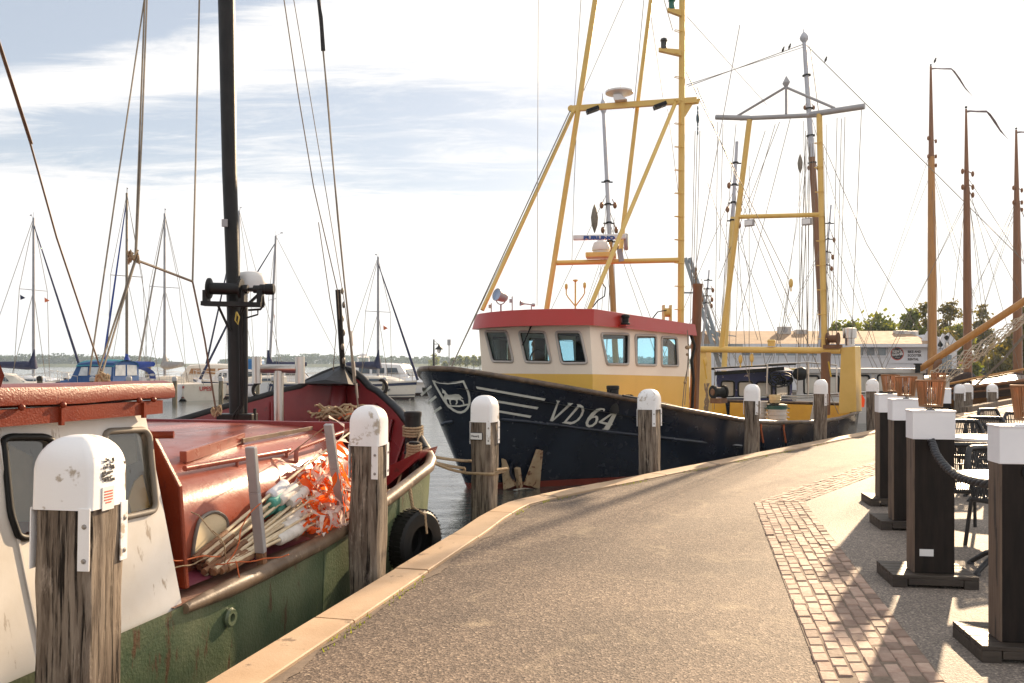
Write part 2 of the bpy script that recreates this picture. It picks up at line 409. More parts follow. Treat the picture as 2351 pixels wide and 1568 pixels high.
# kerb: separate stones with joints, and the wall below
mb = MB(); wall = MB()
tot = [0]
for a, b_ in zip(edge, edge[1:]): tot.append(tot[-1]+(b_-a).length)
def along(pts, s_):
    for i in range(len(pts)-1):
        if s_ <= tot[i+1] or i == len(pts)-2:
            k = (s_-tot[i])/(tot[i+1]-tot[i]); return pts[i].lerp(pts[i+1], k)
s0 = 7.0; random.seed(3)
while s0 < 62:
    ln = 1.35 if s0 < 40 else 4; ss_ = [s0+.009+(ln-.018)*k/4 for k in range(5)]
    zt = .028+R(-.003, .003); bot = WATER-.5
    o = [along(edge, q) for q in ss_]; i_ = [along(inner, q) for q in ss_]
    sec = []
    for q in range(5):
        n = (o[q]-i_[q]).normalized()
        sec.append([i_[q]+V((0,0,-.06)), i_[q]+V((0,0,zt-.006)), i_[q]+n*.008+V((0,0,zt)), o[q]-n*.02+V((0,0,zt)), o[q]-n*.005+V((0,0,zt-.012)), o[q]+V((0,0,zt-.03)), o[q]+V((0,0,-.22)), i_[q]+V((0,0,-.22))])
    vs = [p for s_ in sec for p in s_]; m = 8
    fs = [(q*m+j, q*m+(j+1) % m, (q+1)*m+(j+1) % m, (q+1)*m+j) for q in range(4) for j in range(m)]+[tuple(range(m)), tuple(4*m+j for j in range(m))]
    mb.add(vs, fs); s0 += ln
mb.build('kerb', M_cope, kind='structure', smooth=35)
mb = MB(); off = offset_line(edge, .03)
for a, b_ in zip(off, off[1:]): mb.add([a+V((0,0,-.05)), b_+V((0,0,-.05)), b_+V((0,0,-2)), a+V((0,0,-2))], [(0,1,2,3)])
mb.build('quay', M_qwall, kind='structure')
# sand joint strip between kerb and asphalt with weeds
random.seed(5); mb = MB(); j0 = offset_line(edge, .28); 
a_ = []; b_l = []
for k in range(500):
    s_ = 8+k*.07; p = along(inner, s_); q = along(offset_line(edge, .40), s_)
    wgt = .25+.75*abs(mnoise.noise(V((s_*1.3, 0, 0))))+R(-.1,.1); a_.append(p+V((0,0,.004))); b_l.append(p.lerp(q, max(.08, wgt))+V((0,0,.004)))
for k in range(499): mb.add([a_[k], a_[k+1], b_l[k+1], b_l[k]], [(0,1,2,3)])
mb.build('sandy_joint', M_joint, kind='structure')
M_weed = mat('weed_leaf', (.16,.22,.03), (.30,.30,.05), ns=30, rough=.6, trans=(1.6,1.6,.7))
mb = MB()
for k in range(1100):
    s_ = R(8.5, 34); 
    if mnoise.noise(V((s_*1.1, 7, 0))) < .05: continue
    p = along(offset_line(edge, .30+R(-.02,.05)), s_); h = R(.008, .028); a = R(0, 6.28); d = V((cos(a), sin(a), 0)); l = V((R(-.4,.4), R(-.4,.4), 1)).normalized()
    mb.add([p-d*.006, p+d*.006, p+l*h+d*.003, p+l*h*1.2], [(0,1,2,3)])
mb.build('weeds', M_weed, kind='stuff', label='low green weeds growing in the joint behind the kerb', cat='weeds')
# clinker brick strip: real bricks in two runs with a mitre
mb = MB(); random.seed(11)
mb.add([p+V((0,0,.0045)) for p in bri1]+[p+V((0,0,.0045)) for p in bri2[::-1]], [(0,1,8,9),(1,2,7,8),(2,3,6,7),(3,4,5,6)])
mb.build('brick_strip_bed', M_joint, kind='structure')
mb = MB()
def brick(c, ux, uy, w, l, h):
    tx, ty = R(-.03,.03), R(-.03,.03); vs = []
    ch = .006
    for z, q in ((-.01, 0), (h-ch, 0), (h, ch)):
        for a, e in ((-1,-1),(1,-1),(1,1),(-1,1)):
            p = c+ux*a*(w/2-q)+uy*e*(l/2-q); p.z = z+(a*w/2*tx+e*l/2*ty if z > 0 else 0); vs.append(p)
    mb.add(vs, [(0,1,5,4),(1,2,6,5),(2,3,7,6),(3,0,4,7),(4,5,9,8),(5,6,10,9),(6,7,11,10),(7,4,8,11),(8,9,10,11)])
def run(A, B, A2, B2, ncol, ln, skew):
    L_ = (B-A).length; n = int(L_/ln)
    for r in range(-1, n+1):
        for c_ in range(ncol):
            f_ = (c_+.5)/ncol; sft = skew*(f_-.5)/L_ + R(-.002,.002)
            k = (r+.5+(c_ % 2)*.5)/n+sft
            if k < .004 or k > .996: continue
            p = A.lerp(B, k).lerp(A2.lerp(B2, k), f_); uy = (B-A).normalized(); ux = (A2.lerp(B2, k)-A.lerp(B, k)); wd = ux.length/ncol; ux.normalize()
            brick(V((p.x,p.y,0))+V((R(-.005,.005),R(-.005,.005),0)), ux, uy, wd-.008+R(-.005,.003), L_/n-.009+R(-.012,.004), .011+R(-.004,.004))
run(bri1[0], bri1[1], bri2[0], bri2[1], 7, .14, .0); run(bri1[1], bri1[2], bri2[1], bri2[2], 7, .14, .0)
run(bri1[2], bri1[3], bri2[2], bri2[3], 7, .14, 0); run(bri1[3], bri1[4], bri2[3], bri2[4], 4, .25, 0)
mb.build('brick_strip', M_brick, kind='structure')
# ---------- timber mooring posts with white caps
def wood_mat(name, c, c2, c3, sc=1.0, bump=.9):
    t = NT(name); v = t.coords((9*sc, 9*sc, .9*sc)); f = t.noise(v, 2.6, 8, .68, .35)
    col = t.ramp(f, [(.28, c3), (.45, c), (.62, c2), (.8, c)]).outputs[0]
    cr = t.ramp(t.noise(t.coords((22*sc, 22*sc, .7*sc)), 2.2, 5, .7), [(.38, 0.), (.46, 1.)]).outputs[0]
    col = t.mix(cr, tuple(x*.25 for x in c3), col)
    wh = t.ramp(t.noise(t.coords((6*sc,6*sc,1.6*sc)), 2.0, 7, .7), [(.58, 0.), (.68, .55)]).outputs[0]
    col = t.mix(wh, col, tuple(min(1, x*1.7+.05) for x in c2))
    b = t.n('ShaderNodeBsdfPrincipled'); t.l(col, b.inputs['Base Color']); b.inputs['Roughness'].default_value = .85; b.inputs['Specular IOR Level'].default_value = .25
    ht = t.n('ShaderNodeMath', operation='ADD'); t.l(f, ht.inputs[0]); t.l(cr, ht.inputs[1])
    bp = t.n('ShaderNodeBump'); bp.inputs['Strength'].default_value = bump; bp.inputs['Distance'].default_value = .008
    t.l(ht.outputs[0], bp.inputs['Height']); t.l(bp.outputs[0], b.inputs['Normal']); t.l(b.outputs[0], t.out.inputs[0]); return t.m
M_pile = wood_mat('weathered_pile_wood', (.145,.112,.085), (.28,.23,.18), (.055,.040,.030))
M_cap = mat('white_cap_paint', (.84,.83,.82), (.72,.71,.71), ns=3, lo=.45, hi=.75, rough=.45, bump=.25, bs=14, patch=(.42,.36,.29), pth=.59, ps=6, dist=.008)
M_screw = mat('screw_steel', (.35,.33,.31), rough=.4, metal=.8)
M_lblw = mat('label_white', (.75,.75,.74), (.7,.7,.7), rough=.35)
M_lblk = mat('label_ink', (.03,.03,.035), rough=.5)
M_lred = mat('label_red', (.6,.10,.05), rough=.5)
def sqring(w, z, rr, n=4, jit=0):
    out = []; k = w/2-rr
    for cx_, cy_, a0 in ((1,-1,-pi/2),(1,1,0),(-1,1,pi/2),(-1,-1,pi)):
        for i in range(n+1):
            a = a0+pi/2*i/n; out.append(V((cx_*k+rr*cos(a)+R(-jit,jit), cy_*k+rr*sin(a)+R(-jit,jit), z)))
    return out
def loft(mb, rings, cap0=True, cap1=True):
    n = len(rings[0]); fs = []
    for i in range(len(rings)-1):
        for j in range(n): fs.append((i*n+j, i*n+(j+1) % n, (i+1)*n+(j+1) % n, (i+1)*n+j))
    if cap0: fs.append(tuple(range(n-1,-1,-1)))
    if cap1: fs.append(tuple((len(rings)-1)*n+j for j in range(n)))
    mb.add([p for r in rings for p in r], fs)
def mooring_post(loc, w, ztop, rz, label, seed, zbot=WATER-.6, lean=0, group='timber mooring posts with white caps along the quay'):
    random.seed(seed)
    t = thing('mooring_post', label, 'mooring post', (loc[0], loc[1], 0), rz, group)
    t.rotation_euler = (R(-.016,.016), R(-.016,.016), rz); capl = .31; zs = ztop-capl
    mb = MB(); rings = []; k = 0; z = zbot
    ph = R(0, 9)
    while z < ztop-w*.35:
        base = sqring(w*(1+.02*mnoise.noise(V((z*2+ph, 0, 0)))), z, w*.09, 3)
        rr = []
        for p in base:
            q = mnoise.noise(V((p.x*14+ph, p.y*14, z*1.6)))*.018+mnoise.noise(V((p.x*40+ph, p.y*40, z*5)))*.007
            f_ = 1+q/w*1.5; rr.append(V((p.x*f_, p.y*f_, z)))
        rings.append(rr); z += .055
    loft(mb, rings); mb.build('timber_post', M_pile, t, smooth=50, local=True)
    cap = MB(); W = w*1.07; rings = [sqring(W*1.0, zs, W*.07, 3), sqring(W, zs+.004, W*.08, 3)]
    straight = capl-W*.52
    rings.append(sqring(W*.995, zs+straight, W*.09, 3))
    for i in range(1, 9):
        a = pi/2*i/8; s_ = cos(a)**.8 if i < 8 else .03
        rings.append(sqring(max(.012, W*(.995*s_)), zs+straight+W*.52*sin(a), W*(.09+.12*i/8)*max(.12, s_), 3))
    loft(cap, rings); c = cap.build('cap', M_cap, t, smooth=42, local=True)
    sw = .052; sl_ = .26
    for i in range(4):
        st = MB(); sc_ = MB(); a = i*pi/2; Mz = Matrix.Rotation(a, 3, 'Z')
        st.box(Mz @ V((W/2-sw/2-.003, -W/2-.001, zs-sl_/2+.01)), (sw, .006, sl_) , a)
        s_ = st.build('strap', M_cap, t, local=True, bevel=.0015)
        for f_ in (.25, .8):
            q = Mz @ V((W/2-sw/2, -W/2-.004, zs-sl_*f_)); nrm = Mz @ V((0,-1,0)); sc_.lathe([(.011,0),(.011,.003),(.004,.005)], q, 8, nrm)
        sc_.build('screw', M_screw, s_, local=True)
    return t, w, W, zs
mooring_post((-1.885, 3.77), .255, 1.30, radians(-7), 'weathered timber post with white domed cap at the lower left, nearest of the mooring posts', 1)
MP2 = mooring_post((-1.125, 6.80), .225, 1.29, radians(-11), 'white capped timber post in front of the orange flagged marker poles', 2)
MP3 = mooring_post((-.32, 10.12), .245, 1.25, radians(-22), 'white capped timber post with a rope round it and a small Visserij plate', 3)
mooring_post((2.08, 13.14), .275, 1.24, radians(-27), 'white capped timber post just right of the hull number, before the yellow wheelhouse', 4)
mooring_post((4.43, 16.1), .25, 1.25, radians(-24), 'white capped timber post standing left of the stacked white tubs', 5)
mooring_post((6.69, 18.9), .26, 1.29, radians(-24), 'white capped timber post in front of the brown steel pile at the stern', 6)
mooring_post((9.07, 21.9), .285, 1.25, radians(-24), 'dark timber post with white cap left of the terrace lamps', 7)
mooring_post((15.2, 29.6), .31, .95, radians(-20), 'left one of the pair of white capped posts before the brown botter', 8)
mooring_post((16.15, 30.9), .32, .95, radians(-20), 'right one of the pair of white capped posts before the brown botter', 9)
mooring_post((18.8, 34.1), .34, .86, radians(-20), 'single white capped post with rope turns before the brown botter hull', 10)
# labels on two posts
def on_face(t, w, x, z, eps, face=0):
    a = face*pi/2; return Matrix.Rotation(a, 3, 'Z') @ V((x, -w/2-eps, z))
t, w_, W_, zs = MP3
mb = MB(); mb.box(on_face(t, w_, -.045, .78, .012), (.155, .012, .085)); pl = mb.build('label_plate', M_lblk, t, local=True, bevel=.004)
mb = MB(); mb.box(on_face(t, w_, -.045, .78, .0195), (.143, .003, .073)); mb.build('label_face', M_lblw, pl, local=True)
mb = MB(); put_text(mb, 'Visserij', on_face(t, w_, -.108, .77, .022), (1,0,0), (0,0,1), .034, bold=.001); mb.build('lettering', M_lblk, pl, local=True)
# sticker on the nearest post (right face)
tb = [o for o in COL.objects if o.name == 'mooring_post'][0]
mb = MB(); mb.box(on_face(tb, .274, -.02, 1.03, .003, 1), (.003, .085, .10)); pl = mb.build('label_plate', M_lblw, tb, local=True)
mb = MB()
for k in range(5): mb.box(on_face(tb, .274, -.02, 1.06-.012*k, .0055, 1), (.002, .06 if k < 4 else .04, .005))
mb.build('label_text', M_lred, pl, local=True)
mb = MB(); random.seed(4)
for k in range(42):
    mb.box(on_face(tb, .274, R(-.06,.02), R(1.10, 1.20), .003, 1), (.002, R(.006,.02), R(.004,.012)))
mb.build('faded_print', M_lblk, tb, local=True)
# ---------- near boat (green hull) : frame origin at the stem, s aft, v to the quay side
B0 = V((-2.18, 11.23, 0)); BA = V((-.2454, -.9694, 0)); BR = V((.9694, -.2454, 0))
def NB(s, v, z): return B0+BA*s+BR*v+V((0,0,z))
def nb_half(s):
    if s < 2.4: return 2.06*(max(s,0)/2.4)**.63
    if s < 4.6: return 2.06-.19*((s-2.4)/2.2)
    return 1.87
nb_sheer = [(0,1.55),(.25,1.31),(.65,1.16),(.95,1.08),(1.3,.95),(1.9,.80),(2.3,.68),(2.7,.60),(3.2,.485),(3.95,.345),(4.4,.285),(5.2,.25),(6,.243),(12,.24)]
def nbz(s): return smooth_tab(nb_sheer, s, .22) if s > .3 else interp(nb_sheer, s)
M_green = mat('green_hull_paint', (.070,.105,.055), (.155,.18,.10), ns=2.2, rough=.38, bump=.9, bs=48, patch=(.11,.065,.035), pth=.60, ps=4, pstretch=(2.2,2.2,.5), dist=.006)
M_maroon = mat('maroon_paint', (.16,.012,.016), (.22,.02,.022), ns=3, rough=.35, bump=.25, bs=40, patch=(.09,.02,.015), pth=.64, ps=7)
M_oxide = mat('red_oxide_paint', (.26,.060,.034), (.33,.085,.05), ns=2.5, rough=.30, bump=.35, bs=38, patch=(.20,.05,.03), pth=.62, ps=6, dist=.003)
M_oxrough = mat('lumpy_red_paint', (.15,.020,.007), (.19,.03,.010), ns=3, rough=.33, spec=.26, bump=.6, bs=95, dist=.004, patch=(.12,.022,.014), pth=.62, ps=9)
M_deckplum = mat('plum_deck_paint', (.15,.02,.045), (.22,.05,.075), ns=5, rough=.4, bump=.2, bs=30, patch=(.33,.22,.22), pth=.68, ps=11)
M_black = mat('black_paint', (.009,.0085,.0085), (.016,.014,.013), ns=4, rough=.45, spec=.28, bump=.4, bs=40, patch=(.06,.035,.02), pth=.66, ps=8)
M_strake = mat('worn_rubbing_strake', (.10,.062,.035), (.20,.14,.09), ns=5, stretch=(1,1,1), rough=.45, bump=.5, bs=30, patch=(.30,.22,.15), pth=.6, ps=7)
M_cabw = mat('old_white_paint', (.72,.70,.67), (.60,.56,.50), ns=1.6, rough=.5, bump=.15, bs=22, patch=(.36,.30,.24), pth=.605, ps=6.5, pstretch=(1.6,1.6,.45))
M_rubber = mat('rubber_gasket', (.010,.010,.010), rough=.55, spec=.3)
M_gasg = mat('grey_gasket', (.16,.14,.12), (.22,.19,.15), ns=8, rough=.6)
M_deckr = mat('rusty_side_deck', (.20,.075,.045), (.27,.15,.10), ns=9, rough=.7, bump=.7, bs=45, patch=(.30,.25,.2), pth=.66, ps=14)
M_rope = mat('manila_rope', (.30,.21,.12), (.42,.31,.19), ns=30, rough=.9, bump=1.0, bs=150, dist=.006)
M_ropeo = mat('orange_rope', (.50,.10,.03), (.6,.16,.05), ns=30, rough=.8, bump=1, bs=150)
M_steel = mat('brushed_stainless', (.60,.57,.53), (.55,.52,.48), ns=3, stretch=(9,9,.5), rough=.33, metal=1, rvar=.05)
M_greyst = mat('grey_painted_steel', (.30,.30,.31), (.36,.35,.35), ns=4, rough=.45, bump=.15, bs=20)
M_wire = mat('rigging_wire', (.16,.13,.10), (.22,.18,.13), ns=20, rough=.5, metal=.4)
M_wireb = mat('dark_rigging', (.05,.045,.04), (.08,.07,.06), ns=20, rough=.6)
M_dome = mat('radome_plastic', (.72,.70,.68), (.62,.60,.58), ns=3, rough=.45, patch=(.1,.1,.1), pth=.72, ps=30)
M_curtain = mat('yellow_curtain', (.55,.36,.12), (.68,.48,.2), ns=4, rough=.9)
M_cream = mat('cream_panel', (.62,.50,.31), (.70,.58,.38), ns=4, rough=.5, patch=(.4,.3,.18), pth=.66, ps=14)
M_dirtglass = mat('dusty_glass', (.30,.28,.24), (.38,.36,.31), ns=3, rough=.12, spec=.8, rvar=.05)
NBT = thing('fishing_boat', 'old green hulled boat with white cabin and red oxide deck moored at the left', 'boat', NB(5, 0, WATER))
# hull, both sides, with tumble under the strake
def nb_pt(s, side, h):
    """h 0 bottom .. 1 gunwale"""
    z1 = nbz(s); z = (WATER-.35)+(z1-(WATER-.35))*h
    hw = nb_half(s); aft = min(1, s/3.2); k = (.80+.17*aft)+(.20-.17*aft)*min(1, h*1.15)**.7
    if s < 2.4:
        s2 = s+(1-h)*.30*(1-s/2.4)
    else: s2 = s
    return NB(s2, side*hw*k, z)
ss_n = [0,.02,.06,.13,.25,.4,.6,.85,1.1,1.4,1.7,2.0,2.3,2.6,3.0,3.5,4.0,4.5,5,5.5,6,7,8,9]
mb = MB()
for side in (1, -1):
    nh = 9; vs = [nb_pt(s, side, j/nh) for s in ss_n for j in range(nh+1)]
    mb.add(vs, [(i*(nh+1)+j, (i+1)*(nh+1)+j, (i+1)*(nh+1)+j+1, i*(nh+1)+j+1) for i in range(len(ss_n)-1) for j in range(nh)])
hull = mb.build('hull', M_green, NBT, smooth=40)
# seams and fittings on the hull side
mb = MB()
for s in (3.1, 4.35): mb.tube([nb_pt(s, 1, h)+BR*.004 for h in (.2,.5,.8,.97)], .006, 5)
mb.tube([nb_pt(s, 1, .30)+BR*.02 for s in (2.2,3,4,5,6,7)], .035, 8)
mb.build('plating_seam', M_green, hull)
mb = MB(); mb.lathe([(.055,0),(.06,.02),(.05,.035),(.026,.035),(.026,.005)], nb_pt(5.6, 1, .82), 14, BR); mb.build('hawse_ring', M_green, hull, smooth=40)
# gunwale rail (black forward, worn brown strake aft)
mb = MB()
for side in (1, -1):
    pts = [NB(s, side*nb_half(s), nbz(s)) for s in [0,.03,.08,.15,.25,.4,.6,.8,1.0,1.2,1.4,1.6,1.8,2.0,2.1]]
    mb.tube(pts, [.05]*len(pts), 10)
rail = mb.build('bulwark_rail', M_black, NBT, smooth=50)
mb = MB()
pts = [NB(s, nb_half(s)+.01, nbz(s)-.015) for s in (2.0,2.1,2.3,2.5,2.75,3.0,3.3,3.6,4.0,4.4,4.8,5.2,5.6,6.05)]
mb.tube(pts, [.055]*(len(pts)-1)+[.03], 10)
mb.build('rubbing_strake', M_strake, NBT, smooth=50)
mb = MB(); pts = [NB(s, -nb_half(s)-.01, nbz(s)-.015) for s in (2.0,2.3,2.7,3.2,4,5,6,7)]; mb.tube(pts, .05, 8)
mb.build('rubbing_strake', M_strake, NBT, smooth=50)
# inner bulwark lining and deck
def deckz(s): return .30 if s > 3 else .30+(3-s)*.085
mb = MB(); ins = [0.015,.06,0.14,.25,.4,.6,.85,1.1,1.4,1.7,2.0,2.3,2.6,3.0,3.4]
for side in (1, -1):
    vs = []
    for s in ins:
        hw = max(.02, nb_half(s)-.05)
        hw = hw if s > .1 else nb_half(s)*.6
        vs += [NB(s+.02, side*hw, nbz(s)-.01), NB(s+.06, side*hw*.96, (nbz(s)+deckz(s))/2), NB(s+.10, side*hw*.93, deckz(s))]
    mb.add(vs, [(i*3+j, (i+1)*3+j, (i+1)*3+j+1, i*3+j+1) for i in range(len(ins)-1) for j in range(2)])
mb.build('bulwark_lining', M_maroon, NBT, smooth=50)
mb = MB(); mb.tube([NB(.04,0,1.50), NB(.16,0,1.1), NB(.34,0,.6), NB(.5,0,.4)], [.09,.11,.12,.12], 8); mb.build('stem_post', M_maroon, NBT, smooth=50)
for side in (1, -1):
    mb = MB(); mb.tube([NB(s+.05, side*(nb_half(s)*.955-.03), (nbz(s)*.5+deckz(s)*.5)) for s in (.5,.8,1.1,1.4,1.7,2.0)], .02, 6)
    mb.build('bulwark_stringer', M_maroon, NBT); mb = MB()
    for s in (.5, 1.0, 1.5): mb = MB(); mb.beam(NB(s+.03, side*(nb_half(s)-.08), nbz(s)-.08), NB(s+.12, side*(nb_half(s)*.93-.08), deckz(s)), .02, .10, BA); mb.build('bulwark_stiffener', M_maroon, NBT)
mb = MB(); sd = [.12,.3,.6,1,1.5,2,2.5,3,3.5,4,5,6,7,9]; vs = []
for s in sd:
    hw = nb_half(s)*.95
    vs += [NB(s, -hw, deckz(s)), NB(s, 0, deckz(s)+.03), NB(s, hw, deckz(s))]
mb.add(vs, [(i*3+j, (i+1)*3+j, (i+1)*3+j+1, i*3+j+1) for i in range(len(sd)-1) for j in range(2)])
mb.build('foredeck', M_deckplum, NBT)
# side deck strip (rusty)
mb = MB(); sd = [3.0,3.5,4,4.5,5,5.5,6.1]
for s0_, s1_ in zip(sd, sd[1:]):
    mb.add([NB(s0_, 1.3, .315), NB(s0_, nb_half(s0_)-.02, interp([(3,.40),(4,.335),(5,.25),(7,.235)], s0_)), NB(s1_, nb_half(s1_)-.02, interp([(3,.40),(4,.335),(5,.25),(7,.235)], s1_)), NB(s1_, 1.3, .315)], [(0,1,2,3)])
mb.build('side_deck', M_deckr, NBT)
# stem head
mb = MB(); p = NB(.0, 0, 1.56)
mb.add([NB(-.02,0,1.60), NB(.55,-.33,1.37), NB(.55,.33,1.37), NB(.14,-.33,1.335), NB(.14,.33,1.335), NB(.5,0,1.42)], [(0,3,1,5),(0,5,2,4),(0,4,3),(1,3,4,2),(1,2,5)])
mb.build('stem_cap', M_black, NBT)
for side in (1, -1):
    for s in (.42, .62) if side < 0 else (.5,):
        mb = MB(); c = NB(s, side*nb_half(s), nbz(s)+.04)
        mb.tube([c+V((side*.07*cos(a)-side*.03, 0, .075+.085*sin(a))) for a in [-1.57+.35*k for k in range(11)]], [.022]*10+[.012], 8)
        mb.build('fairlead_hook', M_black, rail, smooth=60)
# trunk (red deck house)
tr_prof = [(0,1.06),(.6,1.055),(1.0,1.03),(1.22,.985),(1.38,.915),(1.49,.82),(1.545,.70),(1.56,.55),(1.565,.29)]
mb = MB(); S0_, S1_ = 3.05, 6.12
def trk(s, v, z):
    f_ = (s-S0_)/(S1_-S0_); dz = -.055*f_+.0; return NB(s, v, z+dz*(z-.29)/.7)
pf = [(-v, z) for v, z in tr_prof[::-1][:-1]]+tr_prof
nS = 14; vs = [trk(S0_+(S1_-S0_)*i/nS, v, z) for i in range(nS+1) for v, z in pf]; m = len(pf)
mb.add(vs, [(i*m+j, (i+1)*m+j, (i+1)*m+j+1, i*m+j+1) for i in range(nS) for j in range(m-1)]+[tuple(range(m)), tuple(nS*m+j for j in range(m-1,-1,-1))])
trunk = mb.build('deck_house', M_oxide, NBT, smooth=50)
trunk_bvh = BVHTree.FromPolygons(vs, [(i*m+j, (i+1)*m+j, (i+1)*m+j+1, i*m+j+1) for i in range(nS) for j in range(m-1)])
def NBHIT_FALL(x, y): return PL(x, y, NB(0,1.5,0), BR)
def hit(bvh, x, y, eps=.006):
    d = ray(x, y).normalized(); loc, nor, idx, dist = bvh.ray_cast(CAM, d)
    if loc is None: return NBHIT_FALL(x, y) if bvh is trunk_bvh else None
    if nor.dot(d) > 0: nor = -nor
    return loc+nor*eps
mb = MB(); mb.box(NB(S0_-.02, 0, 1.035), (3.1, .05, .09), atan2(BR.y, BR.x)); mb.build('front_coaming', M_maroon, trunk, bevel=.008)
# hatch boards and rails on the trunk
mb = MB(); q = [hit(trunk_bvh, x, y, .0) for x, y in ((420,1063),(556,1016))]
mb.beam(q[0]+V((0,0,.04)), q[1]+V((0,0,.04)), .05, .08); hb = mb.build('hatch_coaming', M_oxide, trunk, bevel=.006)
mb = MB(); q = [hit(trunk_bvh, x, y, .0) for x, y in ((556,1022),(716,992))]
mb.beam(q[0]+V((0,0,.035)), q[1]+V((0,0,.035)), .018, .035); mb.build('hatch_batten', M_strake, trunk, bevel=.003)
mb = MB(); q = [hit(trunk_bvh, x, y, .0) for x, y in ((424,1093),(664,1048))]
a, b_ = q[0]+V((0,0,.05)), q[1]+V((0,0,.05)); mb.bar(a, b_, .02)
for f_ in (.45, .97): mb.bar(a.lerp(b_, f_), a.lerp(b_, f_)-V((0,0,.09)), .012)
mb.build('grab_pole', M_oxide, trunk, smooth=50)
mb = MB(); q = [hit(trunk_bvh, x, y, .0) for x, y in ((680,1062),(802,1012))]
a, b_ = q; mb.tube([a, a+V((0,0,.09)), a+V((0,0,.105))+(b_-a)*.06, b_+V((0,0,.10))], .018, 8); mb.build('grab_rail', M_oxide, trunk, smooth=60)
# small oval window in the trunk side
wpts = rounded([V((443,1240,0)), V((455,1190,0)), V((490,1172,0)), V((520,1190,0)), V((519,1240,0)), V((470,1290,0)), V((438,1290,0))], 22, 4)
loop = [hit(trunk_bvh, p.x, p.y, .010) for p in wpts]; loop = [p for p in loop if p]
if len(loop) > 8:
    mb = MB(); mb.tube(loop, .013, 6, closed=True); wf = mb.build('trunk_window', M_gasg, NBT, smooth=60)
    mb = MB(); mb.tess([loop]); mb.build('pane', M_cream, wf)
# cabin
CV0, CV1, ZT, ZB = 1.86, 1.70, 1.30, .20
rake = .0
cf_b = NB(6.02, CV0, .20); cf_t = NB(6.15, CV1, 1.33)
def cabw(s, f_): # side wall, f 0 bottom 1 top
    v = CV0-.025+(CV1-CV0)*f_; return NB(s+.12*f_, v, ZB+(1.33-ZB)*f_)
wall_bvh = BVHTree.FromPolygons([cabw(5.5,-.5), cabw(11,-.5), cabw(11,1.3), cabw(5.5,1.3)], [(0,1,2,3)])
win_px = [[(5,1010),(20,1003),(100,1003),(118,1010),(122,1110),(112,1210),(60,1236),(40,1232),(22,1180)], [(238,990),(330,986),(341,1000),(356,1160),(350,1174),(285,1188),(250,1190),(245,1100)]]
holes = []
for wp in win_px:
    holes.append([hit(wall_bvh, p.x, p.y, 0) for p in rounded([V((x,y,0)) for x, y in wp], 16, 4)])
outer = [cabw(6.0, 0), cabw(6.0, 1), cabw(10, 1), cabw(10, 0)]
mb = MB(); nrm = (outer[1]-outer[0]).cross(outer[2]-outer[0]).normalized()
if nrm.dot(BR) > 0: nrm = -nrm
mb.sheet([outer]+holes, nrm*.04)
# front wall of the cabin & far side
fr = [NB(6.02, -CV0, ZB), NB(6.02, CV0-.05, ZB), NB(6.14, CV1-.06, 1.33), NB(6.14, -CV1, 1.33)]
mb.prism(fr, BA*.04); mb.prism([NB(6,-CV0,ZB), NB(6.12,-CV1,1.33), NB(10,-CV1,1.33), NB(10,-CV0,ZB)], -BR*-.03)
cabin = mb.build('cabin', M_cabw, NBT)
mb = MB(); fl = [NB(6.05,-1.7,.35), NB(10,-1.7,.35), NB(10,1.75,.35), NB(6.05,1.75,.35)]; mb.poly(fl); mb.build('cabin_sole', M_strake, cabin)
mb = MB(); a, b_ = hit(wall_bvh, 178, 949, .004), hit(wall_bvh, 182, 985, .004); a = cabw(7.03, 1.0)+BR*.004; b_ = cabw(7.03, .05)+BR*.004
mb.beam(a, b_, .012, .010, BR); mb.build('panel_seam', M_cabw, cabin)
for hl, nm in zip(holes, ('a', 'b')):
    lp = [p+BR*.006 for p in hl]; mb = MB(); mb.tube(lp, .017, 8, closed=True); wf = mb.build('cabin_window', M_rubber if nm == 'a' else M_gasg, NBT, smooth=60)
    mb = MB(); mb.tess([[p-BR*.012 for p in hl]]); mb.build('pane', glass_mat('dirty_cabin_glass', (.80,.77,.70), .84, .05) if nm == 'a' else bpy.data.materials['dirty_cabin_glass'], wf)
    if nm == 'b':
        cpx = [(336,1090),(354,1165),(312,1178),(304,1150),(310,1128),(320,1105)]
        mb = MB(); mb.prism([hit(wall_bvh, x, y, 0)-BR*.025 for x, y in cpx], -BR*.01); mb.build('curtain', M_curtain, wf)
        cpx = [(250,1000),(330,1000),(334,1060),(256,1090)]
        mb = MB(); mb.prism([hit(wall_bvh, x, y, 0)-BR*.05 for x, y in cpx], -BR*.01); mb.build('blind', M_dirtglass, wf)
    else:
        mb = MB(); mb.prism([hit(wall_bvh, x, y, 0)-BR*.10 for x, y in [(15,1050),(60,1020),(115,1050),(115,1200),(40,1200)]], -BR*.01); mb.build('blind', M_dirtglass, wf)
# red wing board between cabin and trunk
mb = MB(); wb = [NB(5.98, 1.30, 1.25), NB(6.0, 1.62, 1.22), NB(5.96, 1.78, .90), NB(5.94, 1.80, .45), NB(5.92, 1.80, .30), NB(5.92, 1.30, .30)]
mb.prism(wb, BA*-.035); wbo = mb.build('wing_board', M_oxrough, NBT, bevel=.008)
mb = MB(); mb.bar(NB(6.04, 1.63, 1.20), NB(5.98, 1.76, 1.20), .022); mb.build('drain_spout', M_oxrough, wbo, smooth=50)
